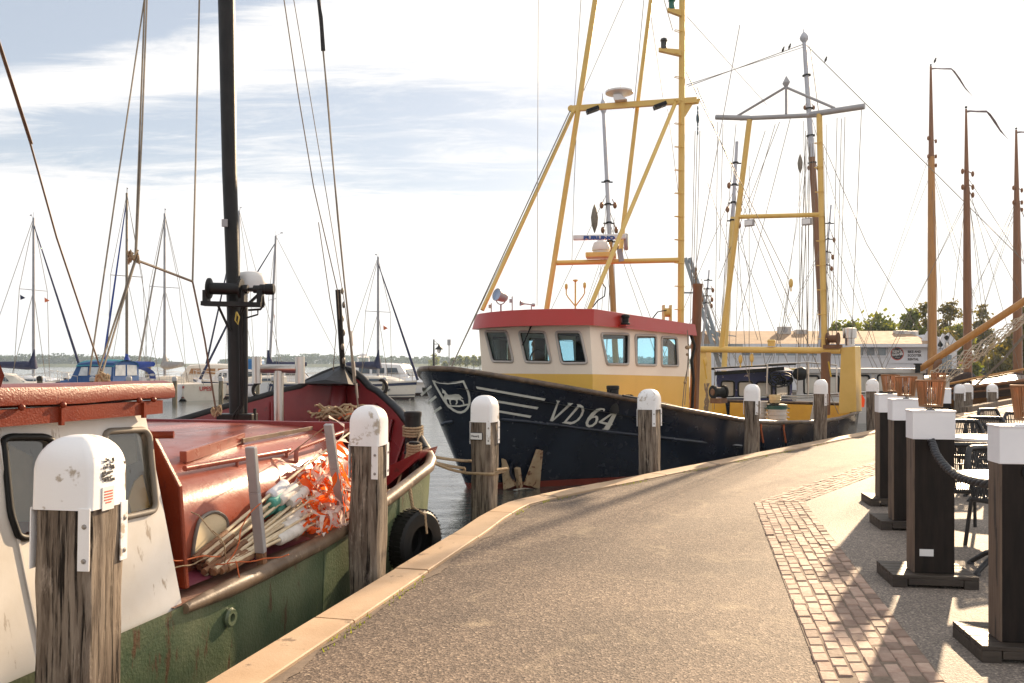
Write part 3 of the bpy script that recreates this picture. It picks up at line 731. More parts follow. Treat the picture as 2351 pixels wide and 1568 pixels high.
# roof: lumpy red slab, lower lip, bolts
def roofp(s, v, z): return NB(s, v, z)
mb = MB(); nz = []
rs = [5.98+.11*k for k in range(38)]
vs = []
for s in rs:
    wob = .006*mnoise.noise(V((s*2.3, 0, 0))); c_ = 1 if s > 6.1 else .75
    vs += [NB(s, -1.9, 1.33+wob), NB(s, -1.9, 1.40), NB(s, 0, 1.475), NB(s, 1.50, 1.505+wob), NB(s, 1.69, 1.512+wob), NB(s, 1.755, 1.497+wob*1.3), NB(s, 1.77, 1.455+wob), NB(s, 1.768, 1.416+wob*2), NB(s, 1.72, 1.405+wob)]
m = 9; n_ = len(rs)
mb.add(vs, [(i*m+j, (i+1)*m+j, (i+1)*m+(j+1) % m, i*m+(j+1) % m) for i in range(n_-1) for j in range(m)]+[tuple(range(m)), tuple((n_-1)*m+j for j in range(m-1,-1,-1))])
roof = mb.build('roof', M_oxrough, NBT, smooth=40)
mb = MB(); mb.beam(NB(6.08,1.735,1.365), NB(10,1.735,1.365), .05, .075); mb.build('roof_lip', M_oxrough, roof)
for s in (6.25, 6.85, 7.45, 8.05): mb = MB(); mb.box(NB(s, 1.765, 1.355), (.02,.02,.085), atan2(BR.y, BR.x)); mb.build('lip_clip', M_oxrough, roof)
for s in (6.18,6.3,6.85,7.1,7.55,7.75,8.2): mb = MB(); mb.ball(NB(s, 1.775, 1.41), .016, 8); mb.build('roof_bolt', M_oxrough, roof, smooth=50)
mb = MB(); mb.prism([P(-40,905,3.6), P(-40,815,3.6), P(0,830,3.6), P(13,862,3.6), P(4,890,3.6)], V((-.3,.02,0))); mb.build('roof_vent', M_oxrough, roof, bevel=.01)
# mast, second pipe, winch, radome
MY = 8.92
def mp_(x, y, Y=MY): return P(x, y, Y)
mb = MB(); mb.tube([mp_(545,985), mp_(541,860), mp_(534,600), mp_(527,400), mp_(519,-40)], [.074,.074,.07,.074,.085], 20); mast = mb.build('mast', M_black, NBT, smooth=50)
mb = MB(); mb.tube([mp_(558,985,8.98), mp_(560,860,8.98), mp_(559,665,8.98)], .042, 14); mb.build('mast_crutch', M_black, mast, smooth=50)
mb = MB()
for dx in (0, 7): mb.tube([mp_(534+dx+0,968,8.80), mp_(535+dx,955,8.80), mp_(553+dx*.6,930,8.80), mp_(550+dx*.6,720,8.80), mp_(556+dx,705,8.80)], .010, 8)
mb.build('hydraulic_pipe', M_black, mast, smooth=50)
mb = MB(); mb.box(mp_(545,965), (.36,.22,.14)); mb.box(mp_(585,960), (.03,.03,.2)); mb.build('mast_step', M_black, mast, bevel=.008)
mb = MB(); mb.box(mp_(516,512,MY-.1), (.055,.03,.075)); mb.build('mast_bracket', M_greyst, mast)
WY = 8.70
mb = MB(); a, b_ = mp_(478,662,WY), mp_(556,664,WY); dr = (b_-a).normalized()
mb.lathe([(.075,0),(.105,.002),(.105,.02),(.06,.03),(.06,(b_-a).length-.03),(.105,(b_-a).length-.02),(.105,(b_-a).length-.002),(.05,(b_-a).length)], a, 24, dr)
winch = mb.build('winch', M_black, NBT, smooth=40)
mb = MB(); q = mp_(556,664,WY); e = mp_(630,664,WY); Lw = (e-q).length
mb.lathe([(.045,0),(.045,.06),(.018,.06),(.018,Lw*.35),(.04,Lw*.36),(.04,Lw*.55),(.05,Lw*.56),(.05,Lw*.72),(.056,Lw*.73),(.056,Lw*.97),(.045,Lw)], q, 16, (e-q))
mb.build('winch_motor', M_black, winch, smooth=40)
mb = MB(); mb.beam(mp_(466,697,WY), mp_(603,700,WY), .14, .045); mb.box(mp_(474,680,WY), (.05,.1,.12)); mb.box(mp_(557,682,WY), (.06,.1,.10)); mb.box(mp_(598,682,WY), (.05,.1,.13)); mb.beam(mp_(570,698,WY), mp_(598,672,WY), .05, .02)
mb.tube([mp_(604,680,WY), mp_(606,700,WY), mp_(598,710,WY), mp_(570,712,WY)], .012, 8); mb.tube([mp_(592,712,WY), mp_(592,722,WY), mp_(565,730,WY)], .009, 8)
mb.tube([mp_(500,700,WY+.05), mp_(528,760,WY+.12)], .014, 6)
mb.build('winch_frame', M_black, winch, bevel=.004)
mb = MB(); mb.lathe([(.12,0),(.155,.02),(.16,.08),(.155,.14),(.13,.185),(.07,.20),(.01,.203)], mp_(577,668,9.15), 24); mb.build('radome', M_dome, mast, smooth=50)
mb = MB(); mb.tube([mp_(543,716,WY-.02), mp_(540,735,WY-.02), mp_(546,745,WY-.02), mp_(549,728,WY-.02), mp_(543,716,WY-.02)], .008, 6); mb.build('lashing', mat('yellow_line', (.5,.38,.08), rough=.8), mast)
# stainless T post on the foredeck
TY = 9.5
mb = MB(); mb.bar(P(640,985,TY), P(640,852,TY), .052, n=20); mb.bar(P(598,846,TY), P(688,846,TY), .048, n=20)
tp = mb.build('mast_rest', M_steel, NBT, smooth=50)
for x in (590, 689):
    mb = MB(); mb.bar(P(x,880,TY-.02), P(x-.6,819,TY-.02), .052, n=20); mb.build('rest_horn', M_steel, tp, smooth=50)
# bitts on the quay side
for (s, v, h, r_) in ((1.75, 1.62, .30, .085), (2.35, 1.86, .20, .05)):
    mb = MB(); c = NB(s, v, nbz(s)-.02); mb.lathe([(r_*1.05,-.2),(r_,0),(r_,h*.8),(r_*1.08,h*.82),(r_*1.08,h*.97),(r_*.9,h)], c, 20); mb.bar(c+V((-.1,0,h*.45)), c+V((.1,0,h*.45)), .012); mb.build('bitt', M_black, NBT, smooth=45)
mb = MB(); mb.prism([NB(2.0,1.55,.36), NB(2.0,1.95,.70), NB(2.0,1.98,.78), NB(2.05,1.2,.40)], BA*.5); mb.build('bulwark_cap', M_maroon, NBT)
# rigging of the boat
mb = MB()
def wire(pts, Ys, r=.006):
    mb.tube([P(x, y, Yv) for (x, y), Yv in zip(pts, Ys)], r, 5)
wire([(-30,30),(0,112),(70,330),(130,545),(242,880)], [4.2,4.4,4.9,5.3,6.0], .006)
wire([(-26,20),(4,112),(74,330)], [4.2,4.4,4.9], .005)
wire([(334,-20),(205,860)], [7,5.9], .006)
wire([(333,-20),(321,300),(310,596),(216,884)], [7,6.6,6.4,5.8], .007); wire([(338,-20),(326,300),(312,596),(226,884)], [7,6.6,6.4,5.8], .007)
wire([(310,596),(340,607),(442,646)], [6.4,6.5,7.0], .010)
wire([(458,-20),(455,110),(449,380),(442,646),(470,780),(498,955)], [8,8,7.6,7.0,7.4,7.8], .008)
wire([(649,-20),(685,220),(720,430),(775,668),(786,850)], [9.6,10,10.4,10.9,11.3], .007)
wire([(671,-20),(700,150),(745,420),(790,690),(820,900)], [9.4,9.6,9.7,9.7,9.6], .005)
wire([(727,-20),(750,200),(775,500),(800,740),(812,880)], [9.4,9.5,9.6,9.6,9.5], .009); wire([(733,-20),(742,115),(760,330),(790,640),(822,935)], [9.4,9.4,9.5,9.5,9.4], .009)
wire([(731,510),(758,690),(772,760),(764,860)], [10.6,10.9,11,11.1], .006)
mb.build('rigging', M_wire, NBT, smooth=60)
for px_, Yk in (((236,880),5.75),((306,598),6.4),((497,950),7.8)):
    mb = MB(); random.seed(int(px_[0])); kc = P(*px_, Yk)
    for q in range(7):
        a0 = R(0,6); rr = R(.02,.045); mb.tube([kc+V((rr*cos(a0+k*.6), rr*sin(a0+k*.6)*.7, R(-.03,.05)+.004*k)) for k in range(9)], .008, 5)
    mb.build('rope_knot', M_rope, NBT, smooth=60)
mb = MB(); mb.tube([P(728,-20,9.4), P(737,40,9.4), P(742,116,9.4)], [.012,.022,.026], 6); mb.build('line_cover', M_black, NBT)
for x, y, dx in ((806,760,0),(812,830,1),(818,880,2)): mb = MB(); mb.beam(P(x,y,9.55), P(x+3,y+34,9.55), .03, .02); mb.build('turnbuckle', M_steel, NBT)
for k in range(6): mb = MB(); mb.ball(P(786+ (k%2)*3, 668+k*32, 11.1), .03, 8, (.7,.7,1.5)); mb.build('shackle', M_wire, NBT, smooth=60)
mb = MB(); mb.bar(P(776,665,11), P(788,860,11.2), .035, n=10); mb.build('fore_stay_pole', M_black, NBT, smooth=50)
# ---------- marker poles, stakes, ropes, tyre on the near boat
M_bamboo = mat('bamboo', (.55,.43,.27), (.68,.57,.39), ns=10, stretch=(1,1,1), rough=.45, bump=.2, bs=60, patch=(.3,.22,.13), pth=.66, ps=16)
M_rustp = mat('rusty_tube', (.16,.075,.035), (.26,.13,.06), ns=18, rough=.75, bump=.5, bs=60, patch=(.09,.04,.02), pth=.6, ps=25)
M_float = mat('foam_float_white', (.70,.67,.62), (.55,.52,.47), ns=9, rough=.7, bump=.8, bs=45, patch=(.2,.17,.14), pth=.66, ps=14)
M_floatb = mat('foam_float_blue', (.62,.63,.66), (.08,.13,.35), ns=7, lo=.5, hi=.6, rough=.7, bump=.8, bs=45)
M_floatt = mat('foam_float_teal', (.07,.30,.24), (.12,.38,.30), ns=7, rough=.6, bump=.4, bs=40)
M_flago = mat('orange_flag_cloth', (.80,.16,.02), (.72,.11,.015), ns=4, rough=.55, trans=(1.6,1.3,1.0))
M_flagw = mat('white_flag_cloth', (.78,.70,.64), (.70,.62,.56), ns=4, rough=.55, trans=(1.3,1.3,1.3))
def z4(x, y): return ((x/2.24+700)*.574, (y/2.24+1600)*.574)
def onv(xy, v): return PL(xy[0], xy[1], NB(0, v, 0), BR)
def ribbon(mb, pts, w, side, mi):
    mb.m = mi; k = []
    for i, p in enumerate(pts):
        tw = V(side)*w*.5*cos(i*.5+mi)+V((0,0,1))*w*.5*sin(i*.7)*.7
        k += [p-tw, p+tw]
    mb.add(k, [(2*i, 2*i+1, 2*i+3, 2*i+2) for i in range(len(pts)-1)])
poles = [ # lower end, upper end, v low, v up, float (a,b) along, colour, label
 ((180,1415),(1565,292),1.62,1.62,(.40,.50),'b','topmost bamboo marker pole of the bundle, with a blue and white foam float'),
 ((250,1420),(1385,520),1.66,1.62,(.46,.55),'t','bamboo marker pole with a teal foam float, second from the top of the bundle'),
 ((290,1480),(1290,600),1.70,1.64,(.58,.74),'w','bamboo marker pole with a long white float just below the blue and teal ones'),
 ((375,1490),(1400,615),1.74,1.66,(.57,.72),'w','bamboo marker pole with a ragged chipped white float in the middle of the bundle'),
 ((420,1505),(1425,715),1.76,1.70,(.0,.0),'n','bamboo marker pole without float, its rusty tube crossing the others at the lower end'),
 ((270,1555),(1440,820),1.72,1.74,(.54,.70),'w','bamboo marker pole with a grey white float in the lower half of the bundle'),
 ((345,1540),(1300,852),1.77,1.77,(.0,.0),'t','plain bamboo marker pole under the chipped white floats'),
 ((380,1562),(1465,965),1.79,1.77,(.47,.66),'w','bamboo marker pole with a smooth bright white float, second from the bottom'),
 ((525,1500),(1345,1035),1.80,1.80,(.43,.68),'w','lowest bamboo marker pole of the bundle, its white float speckled with dirt'),
 ((200,1440),(1250,690),1.58,1.60,(.48,.58),'t','thin bamboo marker pole against the red deck house with a dark teal float'),
 ((230,1490),(1330,560),1.64,1.63,(.0,.0),'n','thin bamboo marker pole without float near the top of the bundle'),
 ((330,1575),(1455,880),1.75,1.76,(.50,.62),'w','bamboo marker pole with a short grey float low in the bundle'),
 ((420,1580),(1400,930),1.81,1.78,(.0,.0),'n','bamboo marker pole without float lying just above the lowest pole'),
 ((260,1460),(1500,560),1.60,1.63,(.44,.53),'t','bamboo marker pole with a green float behind the blue and white one'),
 ((480,1540),(1420,1000),1.82,1.81,(.0,.0),'n','short bamboo marker pole at the bottom edge of the bundle without float'),
 ((215,1450),(1300,560),1.61,1.62,(.0,.0),'n','plain bamboo marker pole inside the bundle, mostly covered by the others'),
 ((260,1500),(1350,680),1.65,1.65,(.0,.0),'n','plain bamboo marker pole inside the bundle, mostly covered by the others'),
 ((310,1530),(1380,760),1.69,1.69,(.0,.0),'n','plain bamboo marker pole inside the bundle, mostly covered by the others'),
 ((350,1520),(1410,790),1.72,1.72,(.0,.0),'n','plain bamboo marker pole inside the bundle, mostly covered by the others'),
 ((400,1550),(1420,860),1.76,1.75,(.0,.0),'n','plain bamboo marker pole inside the bundle, mostly covered by the others'),
 ((440,1540),(1400,960),1.80,1.79,(.0,.0),'n','plain bamboo marker pole inside the bundle, mostly covered by the others'),
 ((360,1580),(1350,900),1.79,1.78,(.0,.0),'n','plain bamboo marker pole inside the bundle, mostly covered by the others'),
 ((300,1500),(1480,690),1.68,1.70,(.0,.0),'n','slender bamboo marker pole without float behind the cabin side stake'),
]
random.seed(21)
MPG = 'bamboo marker poles with orange and white flags on the side deck'
for i, (lo, up, v0, v1, fl, fc, lab) in enumerate(poles):
    a = onv(z4(*lo), v0); b_ = onv(z4(*up), v1)
    a.z = max(a.z, .33); d = (b_-a); Ln = d.length; dn = d.normalized()
    t = thing('marker_pole', lab, 'marker pole', a, 0, MPG)
    mb = MB(); n = 26; pts = []; rs = []
    for k in range(n+1):
        f_ = k/n; pts.append(a+d*f_+V((0,0,.02*sin(f_*pi*1.0+i)))); rs.append(.0125-.004*f_)
    pp = []; rr = []
    for k in range(n):
        pp += [pts[k].lerp(pts[k+1], .0), pts[k].lerp(pts[k+1], .12)] if k % 2 == 0 else [pts[k]]
        rr += [rs[k], rs[k]*1.18] if k % 2 == 0 else [rs[k]]
    pp.append(pts[-1]); rr.append(rs[-1])
    mb.tube(pp, rr, 8); mb.build('pole', M_bamboo, t, smooth=60)
    mb = MB(); l_ = min(.42, Ln*.22)*R(.85,1.1)
    mb.lathe([(.012,0),(.021,0),(.021,l_),(.015,l_)], a-dn*.015, 12, dn); mb.build('weight_tube', M_rustp, t, smooth=45)
    if fl[1] > 0:
        p0, p1 = a+d*fl[0], a+d*fl[1]; L_ = (p1-p0).length; r_ = .043
        prof = [(.014,0),(r_*.75,.0)]+[(r_*(1+R(-.05,.05)), L_*q) for q in (.06,.25,.45,.62,.8,.95)]+[(r_*.7,L_),(.014,L_)]
        mb = MB(); mb.lathe(prof, p0+V((0,0,.005)), 14, dn); mb.build('float', {'b':M_floatb,'t':M_floatt,'w':M_float}[fc], t, smooth=50)
    mb = MB()
    for q in range(8):
        st = a+d*R(.74, 1.0); mi = 1 if q % 2 else 0; p = st+V((R(-.02,.02),R(-.02,.02),R(0,.04))); pts = [p.copy()]; dirv = V((R(-.6,.8), R(-.6,.5), R(-.6,.5)))
        for k in range(int(R(5,11))):
            dirv += V((R(-.5,.5), R(-.5,.5), R(-.75,.35))); dirv.normalize(); p = p+dirv*.052
            fx = (p-B0).dot(BR)
            if fx > 1.98: p -= BR*(fx-1.98)
            if fx < 1.58 and p.z < .8: p += BR*(1.58-fx)
            if p.z < .36: p.z = .36+R(0,.03)
            pts.append(p.copy())
        ribbon(mb, pts, R(.03,.06), (R(-1,1),R(-1,1),R(-.3,.3)), mi)
    mb.build('flag', [M_flago, M_flagw], t, smooth=80)
# long orange-white streamers hanging over the side
random.seed(8)
for q, (x0, y0, x1, y1, v, lab) in enumerate([(782,1100,797,1215,1.95,'longest orange and white streamer hanging down beside the timber post'),(776,1060,792,1175,1.93,'orange and white streamer behind the longest one beside the timber post'),(770,1150,782,1190,1.96,'short orange and white streamer just below the second grey stake'),(710,1192,745,1205,1.96,'orange and white streamer lying on the brown rubbing strake'),(765,1030,790,1120,1.85,'streamer between the second grey stake and the timber post'),(788,1060,800,1160,1.9,'streamer touching the edge of the timber post')]):
    mb = MB(); pts = [onv((x0+(x1-x0)*k/9+R(-1.5,1.5), y0+(y1-y0)*k/9), v+R(-.01,.01)) for k in range(10)]
    for k in range(9): ribbon(mb, pts[k:k+2], .055, (.3,-.9,.15), (k//2+q) % 2)
    mb.build('streamer', [M_flago, M_flagw], smooth=80, label=lab, cat='streamer', group='plastic streamers at the flagged end of the poles', loc=pts[0])
# grey stakes holding the bundle
def stake(px, v, lab, w=.068):
    pts = [onv(p, v) for p in px]; t = thing('stake', lab, 'stake', pts[-1], 0, 'grey stakes holding the pole bundle')
    mb = MB()
    for a, b_ in zip(pts, pts[1:]): mb.beam(a, b_, w*.6, w, BR)
    mb.build('board', M_greyst, t, bevel=.006); mb = MB(); d = (pts[-1]-pts[-2]).normalized(); mb.beam(pts[-1], pts[-1]+d*.09, .05, .05, BR); mb.build('socket', M_rustp, t)
stake([(576,1026),(585,1130),(599,1268)], 1.86, 'flat grey stake standing in the middle of the pole bundle, nearer the cabin')
stake([(754,974),(768,1075),(785,1176)], 1.86, 'flat grey stake at the flagged end of the pole bundle')
mb = MB(); mb.tube([onv((754,974),1.86), PL(664,1050,NB(0,1.45,0),BR)+V((0,0,.02))], .004, 5)
mb.build('lashing_line', M_rope, loc=onv((754,974),1.86), label='thin line tied from the second grey stake to the red grab pole', cat='line')
# loose cords at the lower end
mb = MB(); random.seed(31)
for q in range(6):
    p = onv(z4(R(330,520), R(1380,1490)), 1.83); pts = [p.copy()]; dv = V((R(-.4,.4), R(-.6,.2), 0))
    for k in range(9): dv += V((R(-.5,.5),R(-.5,.5),R(-.25,.2))); dv.normalize(); p = p+dv*.05; p.z = max(p.z, .31); pts.append(p.copy())
    mb.m = q % 2; mb.tube(pts, .004, 5)
pts = [onv(z4(*p), 1.90) for p in ((545,1440),(560,1500),(572,1568),(578,1600))]; mb.m = 1; mb.tube(pts, .004, 5)
mb.build('cord_tangle', [M_rope, M_ropeo], smooth=60, loc=onv(z4(350,1480),1.83), label='tangle of loose cords around the rusty ends of the marker poles', cat='cord')
# coil of rope in the bow
mb = MB(); random.seed(12); c0 = PL(770,962,NB(1.15,0,0),BA)
for q in range(30):
    c = c0+V((R(-.22,.22), R(-.10,.14), R(0,.10))); a0 = R(0,6.28); rx, ry, rz_ = R(.10,.20), R(.08,.16), R(-.02,.07); mb.m = 1 if q in (7,19) else 0
    mb.tube([c+V((rx*cos(a0+k*.42), ry*sin(a0+k*.42)+R(-.01,.01), rz_*sin(k*.42*2)+.012*k*.2+R(-.008,.008))) for k in range(int(R(9,16)))], .0125, 6)
for q in range(9):
    x = R(735,815); c = PL(x, R(925,940), NB(.95,0,0), BA); mb.m = 1 if q == 4 else 0
    mb.tube([c+V((R(-.03,.03)+.05*sin(k*.6+q), -.03*sin(k), -.045*k)) for k in range(9)], .0125, 6)
mb.build('rope_coil', [M_rope, M_ropeo], smooth=60, loc=c0, label='heap of coiled tan rope with an orange strand inside the bow', cat='rope')
# mooring ropes to the post with the plate
def twist(mb, pts, r, n=7, lay=.05):
    """rope of three strands along a polyline"""
    pts = [V(p) for p in pts]; dense = []
    for a, b_ in zip(pts, pts[1:]):
        m = max(2, int((b_-a).length/(lay*.3)))
        dense += [a.lerp(b_, k/m) for k in range(m)]
    dense.append(pts[-1]); s_ = 0; st = [[], [], []]
    for i, p in enumerate(dense):
        d = (dense[min(i+1, len(dense)-1)]-dense[max(i-1, 0)]).normalized(); u = d.cross(V((0,0,1)))
        if u.length < .1: u = d.cross(V((1,0,0)))
        u.normalize(); w_ = u.cross(d)
        if i: s_ += (p-dense[i-1]).length
        for j in range(3):
            a = s_/lay*2*pi*.5+j*2.094; st[j].append(p+(u*cos(a)+w_*sin(a))*r*.5)
    for j in range(3): mb.tube(st[j], r*.56, n)
bt2 = NB(2.35, 1.86, nbz(2.35)); bt1 = NB(1.75, 1.62, nbz(1.75))
mb = MB(); pc = V((-.32, 10.12, 0))
def round_post(c, w, rz, z, n=1):
    Mz = Matrix.Rotation(rz, 3, 'Z'); k = w/2+.02
    return [c+Mz @ V((a*k, b_*k, z+q)) for q in [0] for a, b_ in ((-1,-.8),(-.9,-1),(.9,-1),(1,-.9),(1,.9),(.8,1),(-.9,1),(-1,.8))]
rp = round_post(pc, .33, radians(-22), .36)
twist(mb, [bt2+V((.0,.06,.06))]+sag(bt2+V((.05,.02,.05)), rp[0], .03, 6)+rp[1:5]+[rp[4]+V((.03,0,.03)), rp[3]+V((.03,0,.05))], .0165)
twist(mb, sag(bt2+V((0,.03,.07)), rp[7]+V((0,0,.10)), .02, 6), .0165)
twist(mb, sag(bt2+V((0,.03,.04)), rp[0]+V((0,0,.05)), .02, 6)+rp[1:4], .0165)
for k in range(6): twist(mb, [bt2+V((.066*cos(a), .066*sin(a), .02+.026*k+.01*sin(a))) for a in [j*.45 for j in range(15)]], .014)
twist(mb, [bt2+V((-.03,0,.16)), bt2+V((-.10,-.05,-.05)), bt2+V((-.16,-.12,-.28)), bt2+V((-.28,-.25,-.40))], .014)
mb.build('mooring_rope', M_rope, smooth=70, loc=bt2, label='tan mooring rope from the green boat turned round the timber post with the plate', cat='rope')
mb = MB()
for k in range(4): twist(mb, [bt1+V((.10*cos(a), .10*sin(a), .03+.028*k+.01*sin(a))) for a in [j*.4 for j in range(17)]], .014)
twist(mb, sag(bt1+V((.08,-.06,.06)), bt2+V((-.02,.05,.06)), .06, 7), .015)
mb.build('mooring_rope', M_rope, smooth=70, loc=bt1, label='rope wound on the black bitt and led to the lower bitt of the green boat', cat='rope')
mb = MB()
for q, (s, v) in enumerate(((2.9,1.3),(3.0,1.5))):
    twist(mb, [NB(s-.5+.09*k, v+.08*sin(k*1.1+q), deckz(s)+.05) for k in range(9)], .013)
mb.build('loose_rope', M_rope, smooth=70, loc=NB(2.9,1.4,.35), label='loose rope lying on the plum coloured side deck', cat='rope')
# tyre fender
ty = NB(3.02, 2.12, .02); t = thing('tyre_fender', 'black car tyre hung as a fender between the green hull and the quay', 'tyre', ty)
mb = MB(); ax = (BR+BA*.35).normalized()
mb.lathe([(.15,-.085),(.20,-.095),(.262,-.09),(.285,-.07),(.292,-.02),(.292,.02),(.285,.07),(.262,.09),(.20,.095),(.15,.085),(.165,.06),(.22,.05),(.235,0),(.22,-.05),(.165,-.06),(.15,-.085)], ty, 40, ax)
mb.build('tyre', M_rubber, t, smooth=35)
mb = MB(); u = ax.orthogonal().normalized(); w2 = ax.cross(u)
for k in range(44):
    a = 2*pi*k/44; p = ty+(u*cos(a)+w2*sin(a))*.293
    mb.beam(p-ax*.075, p-ax*.012, .012, .008, (u*cos(a)+w2*sin(a))); mb.beam(p+ax*.012, p+ax*.075, .012, .008, (u*cos(a)+w2*sin(a)))
mb.build('tread', M_rubber, t)
mb = MB(); twist(mb, [NB(3.25, 1.95, nbz(3.25)+.02), ty+V((-.06,.05,.50)), ty+V((-.02,.0,.30))], .016); twist(mb, [ty+V((-.02,0,.31)), ty+V((.10,-.10,.26)), ty+V((.12,-.14,.1))], .010); twist(mb, [ty+V((-.02,0,.31)), ty+V((-.10,.02,.22))], .010)
mb.build('hanging_rope', M_rope, t, smooth=70)
# ---------- trawler: origin at the stem head, u aft, v to the quay side
T0 = V((-1.299, 13.86, 0)); TA = V((.6244, .7811, 0)); TR = V((.7811, -.6244, 0)); TRZ = atan2(TA.y, TA.x)
def TB(u, v, z): return T0+TA*u+TR*v+V((0,0,z))
def onu(x, y, u): return PL(x, y, TB(u,0,0), TA)
def ontv(x, y, v): return PL(x, y, TB(0,v,0), TR)
TLEN = 15.2
def tb_half(u):
    if u < 4.5: return 2.75*(max(u,0)/4.5)**.6
    if u < 11.5: return 2.75
    return 2.75-.85*((u-11.5)/3.7)**2.2
t_sheer = [(0,1.545),(.15,1.535),(.52,1.45),(.98,1.356),(1.63,1.231),(2.68,1.034),(3.89,.79),(4.63,.678),(5.57,.555),(6.6,.465),(7.73,.395),(9.82,.312),(11.32,.32),(12.66,.388),(13.5,.425),(15.2,.50)]
def tz(u): return smooth_tab(t_sheer, u, .3) if u > .4 else interp(t_sheer, u)
M_navy = mat('navy_hull_paint', (.007,.010,.020), (.012,.018,.032), ns=1.5, rough=.24, bump=.08, bs=4, dist=.02)
M_boot = mat('red_antifouling', (.25,.04,.02), (.18,.03,.02), ns=3, rough=.6)
M_yel = mat('yellow_ship_paint', (.74,.44,.075), (.68,.40,.07), ns=1.2, rough=.38, bump=.12, bs=8, patch=(.45,.25,.07), pth=.70, ps=8)
M_yeld = mat('deep_yellow_bulwark', (.62,.34,.02), (.52,.27,.02), ns=2, rough=.45, bump=.1, bs=9, patch=(.35,.17,.03), pth=.7, ps=8)
M_tube = mat('yellow_mast_paint', (.70,.47,.14), (.63,.41,.10), ns=2, rough=.4, patch=(.35,.2,.08), pth=.7, ps=9)
M_whs = mat('cream_white_paint', (.88,.76,.62), (.83,.70,.57), ns=1.3, rough=.4)
M_red = mat('red_roof_paint', (.42,.022,.015), (.38,.024,.013), ns=1.5, rough=.35)
M_ltr = mat('hull_lettering_white', (.66,.66,.60), (.56,.56,.50), ns=6, rough=.5)
M_wframe = mat('window_frame', (.50,.46,.42), (.44,.40,.36), ns=4, rough=.4)
M_wgl = glass_mat('wheelhouse_glass', (.62,.86,.95), .88)
M_dark = mat('dark_interior', (.018,.018,.018), (.03,.028,.026), ns=3, rough=.7)
M_rustpile = mat('rusty_brown_steel', (.13,.055,.022), (.19,.085,.035), ns=4, stretch=(1,1,.3), rough=.6, bump=.2, bs=20)
M_raild = mat('worn_rail_edge', (.05,.035,.025), (.16,.10,.06), ns=7, rough=.4, patch=(.4,.3,.2), pth=.66, ps=14)
M_deckg = mat('grey_green_deck', (.10,.11,.10), (.15,.14,.12), ns=4, rough=.7)
TR_ = thing('trawler', 'dark blue fishing trawler with yellow and cream wheelhouse and hull number VD 64', 'fishing boat', TB(7, 0, WATER))
def th_pt(u, side, h, off=0):
    z0 = WATER-.4; z1 = tz(u); z = z0+(z1-z0)*h
    rk = 1.20*(1-h)*(1-.25*h)
    u2 = u+rk*max(0, 1-u/6)
    hw = tb_half(u); full = min(1, (u/5)**.5) if u > 0 else 0
    k = 1-(1-h)*(.30*(1-full)+.08)
    if u < 5: k *= 1-(1-h)*.35*(1-u/5)*(u > 0)
    return TB(u2, side*(hw*k+off), z)
us = [0,.012,.04,.09,.16,.26,.4,.6,.85,1.15,1.5,1.9,2.4,3,3.6,4.2,4.8,5.5,6.3,7.2,8.2,9.2,10.2,11.2,12,12.8,13.5,14.2,14.8,15.2]
NH = 12; hv = []; hf = []
for side in (1, -1):
    k0 = len(hv); hv += [th_pt(u, side, j/NH) for u in us for j in range(NH+1)]
    hf += [(k0+i*(NH+1)+j, k0+(i+1)*(NH+1)+j, k0+(i+1)*(NH+1)+j+1, k0+i*(NH+1)+j+1) for i in range(len(us)-1) for j in range(NH)]
nA = len(us)*(NH+1)
hf += [((len(us)-1)*(NH+1)+j, nA+(len(us)-1)*(NH+1)+j, nA+(len(us)-1)*(NH+1)+j+1, (len(us)-1)*(NH+1)+j+1) for j in range(NH)]
mb = MB(); mb.add(hv, hf); thull = mb.build('hull', M_navy, TR_, smooth=50)
hull_bvh = BVHTree.FromPolygons(hv, hf)
# red boot top
mb = MB()
for side in (1, -1):
    vs = []; m = 0
    for u in us:
        z0 = WATER-.4; z1 = tz(u)
        for zz_ in (WATER-.1, -.37): vs.append(th_pt(u, side, (zz_-z0)/(z1-z0), .006))
    mb.add(vs, [(2*i, 2*i+2, 2*i+3, 2*i+1) for i in range(len(us)-1)])
mb.build('boot_top', M_boot, thull, smooth=60)
# rail cap
mb = MB()
for side in (1, -1): mb.tube([th_pt(u, side, 1) for u in us], [.045]*len(us), 8)
mb.tube([th_pt(15.2, 1, 1), th_pt(15.2, -1, 1)], .045, 8)
trail = mb.build('rail_cap', M_raild, TR_, smooth=60)
# rub rails on the hull
mb = MB()
for hh0, hh1, uu in ((.60,.62,[1.6,2,2.6,3.2,4,5,6,7,8,9,10,11,12]),):
    mb.tube([hit(hull_bvh, x, y, .01) for x, y in ((1150,962),(1200,966),(1300,978),(1400,991),(1490,1001),(1600,1014),(1700,1024)) ], .035, 8)
mb.tube([p for p in (hit(hull_bvh, x, y, .02) for x, y in ((1041,966),(1028,968),(1018,973),(1011,980),(1007,988))) if p], .035, 8)
mb.build('rub_rail', M_navy, thull, smooth=60)
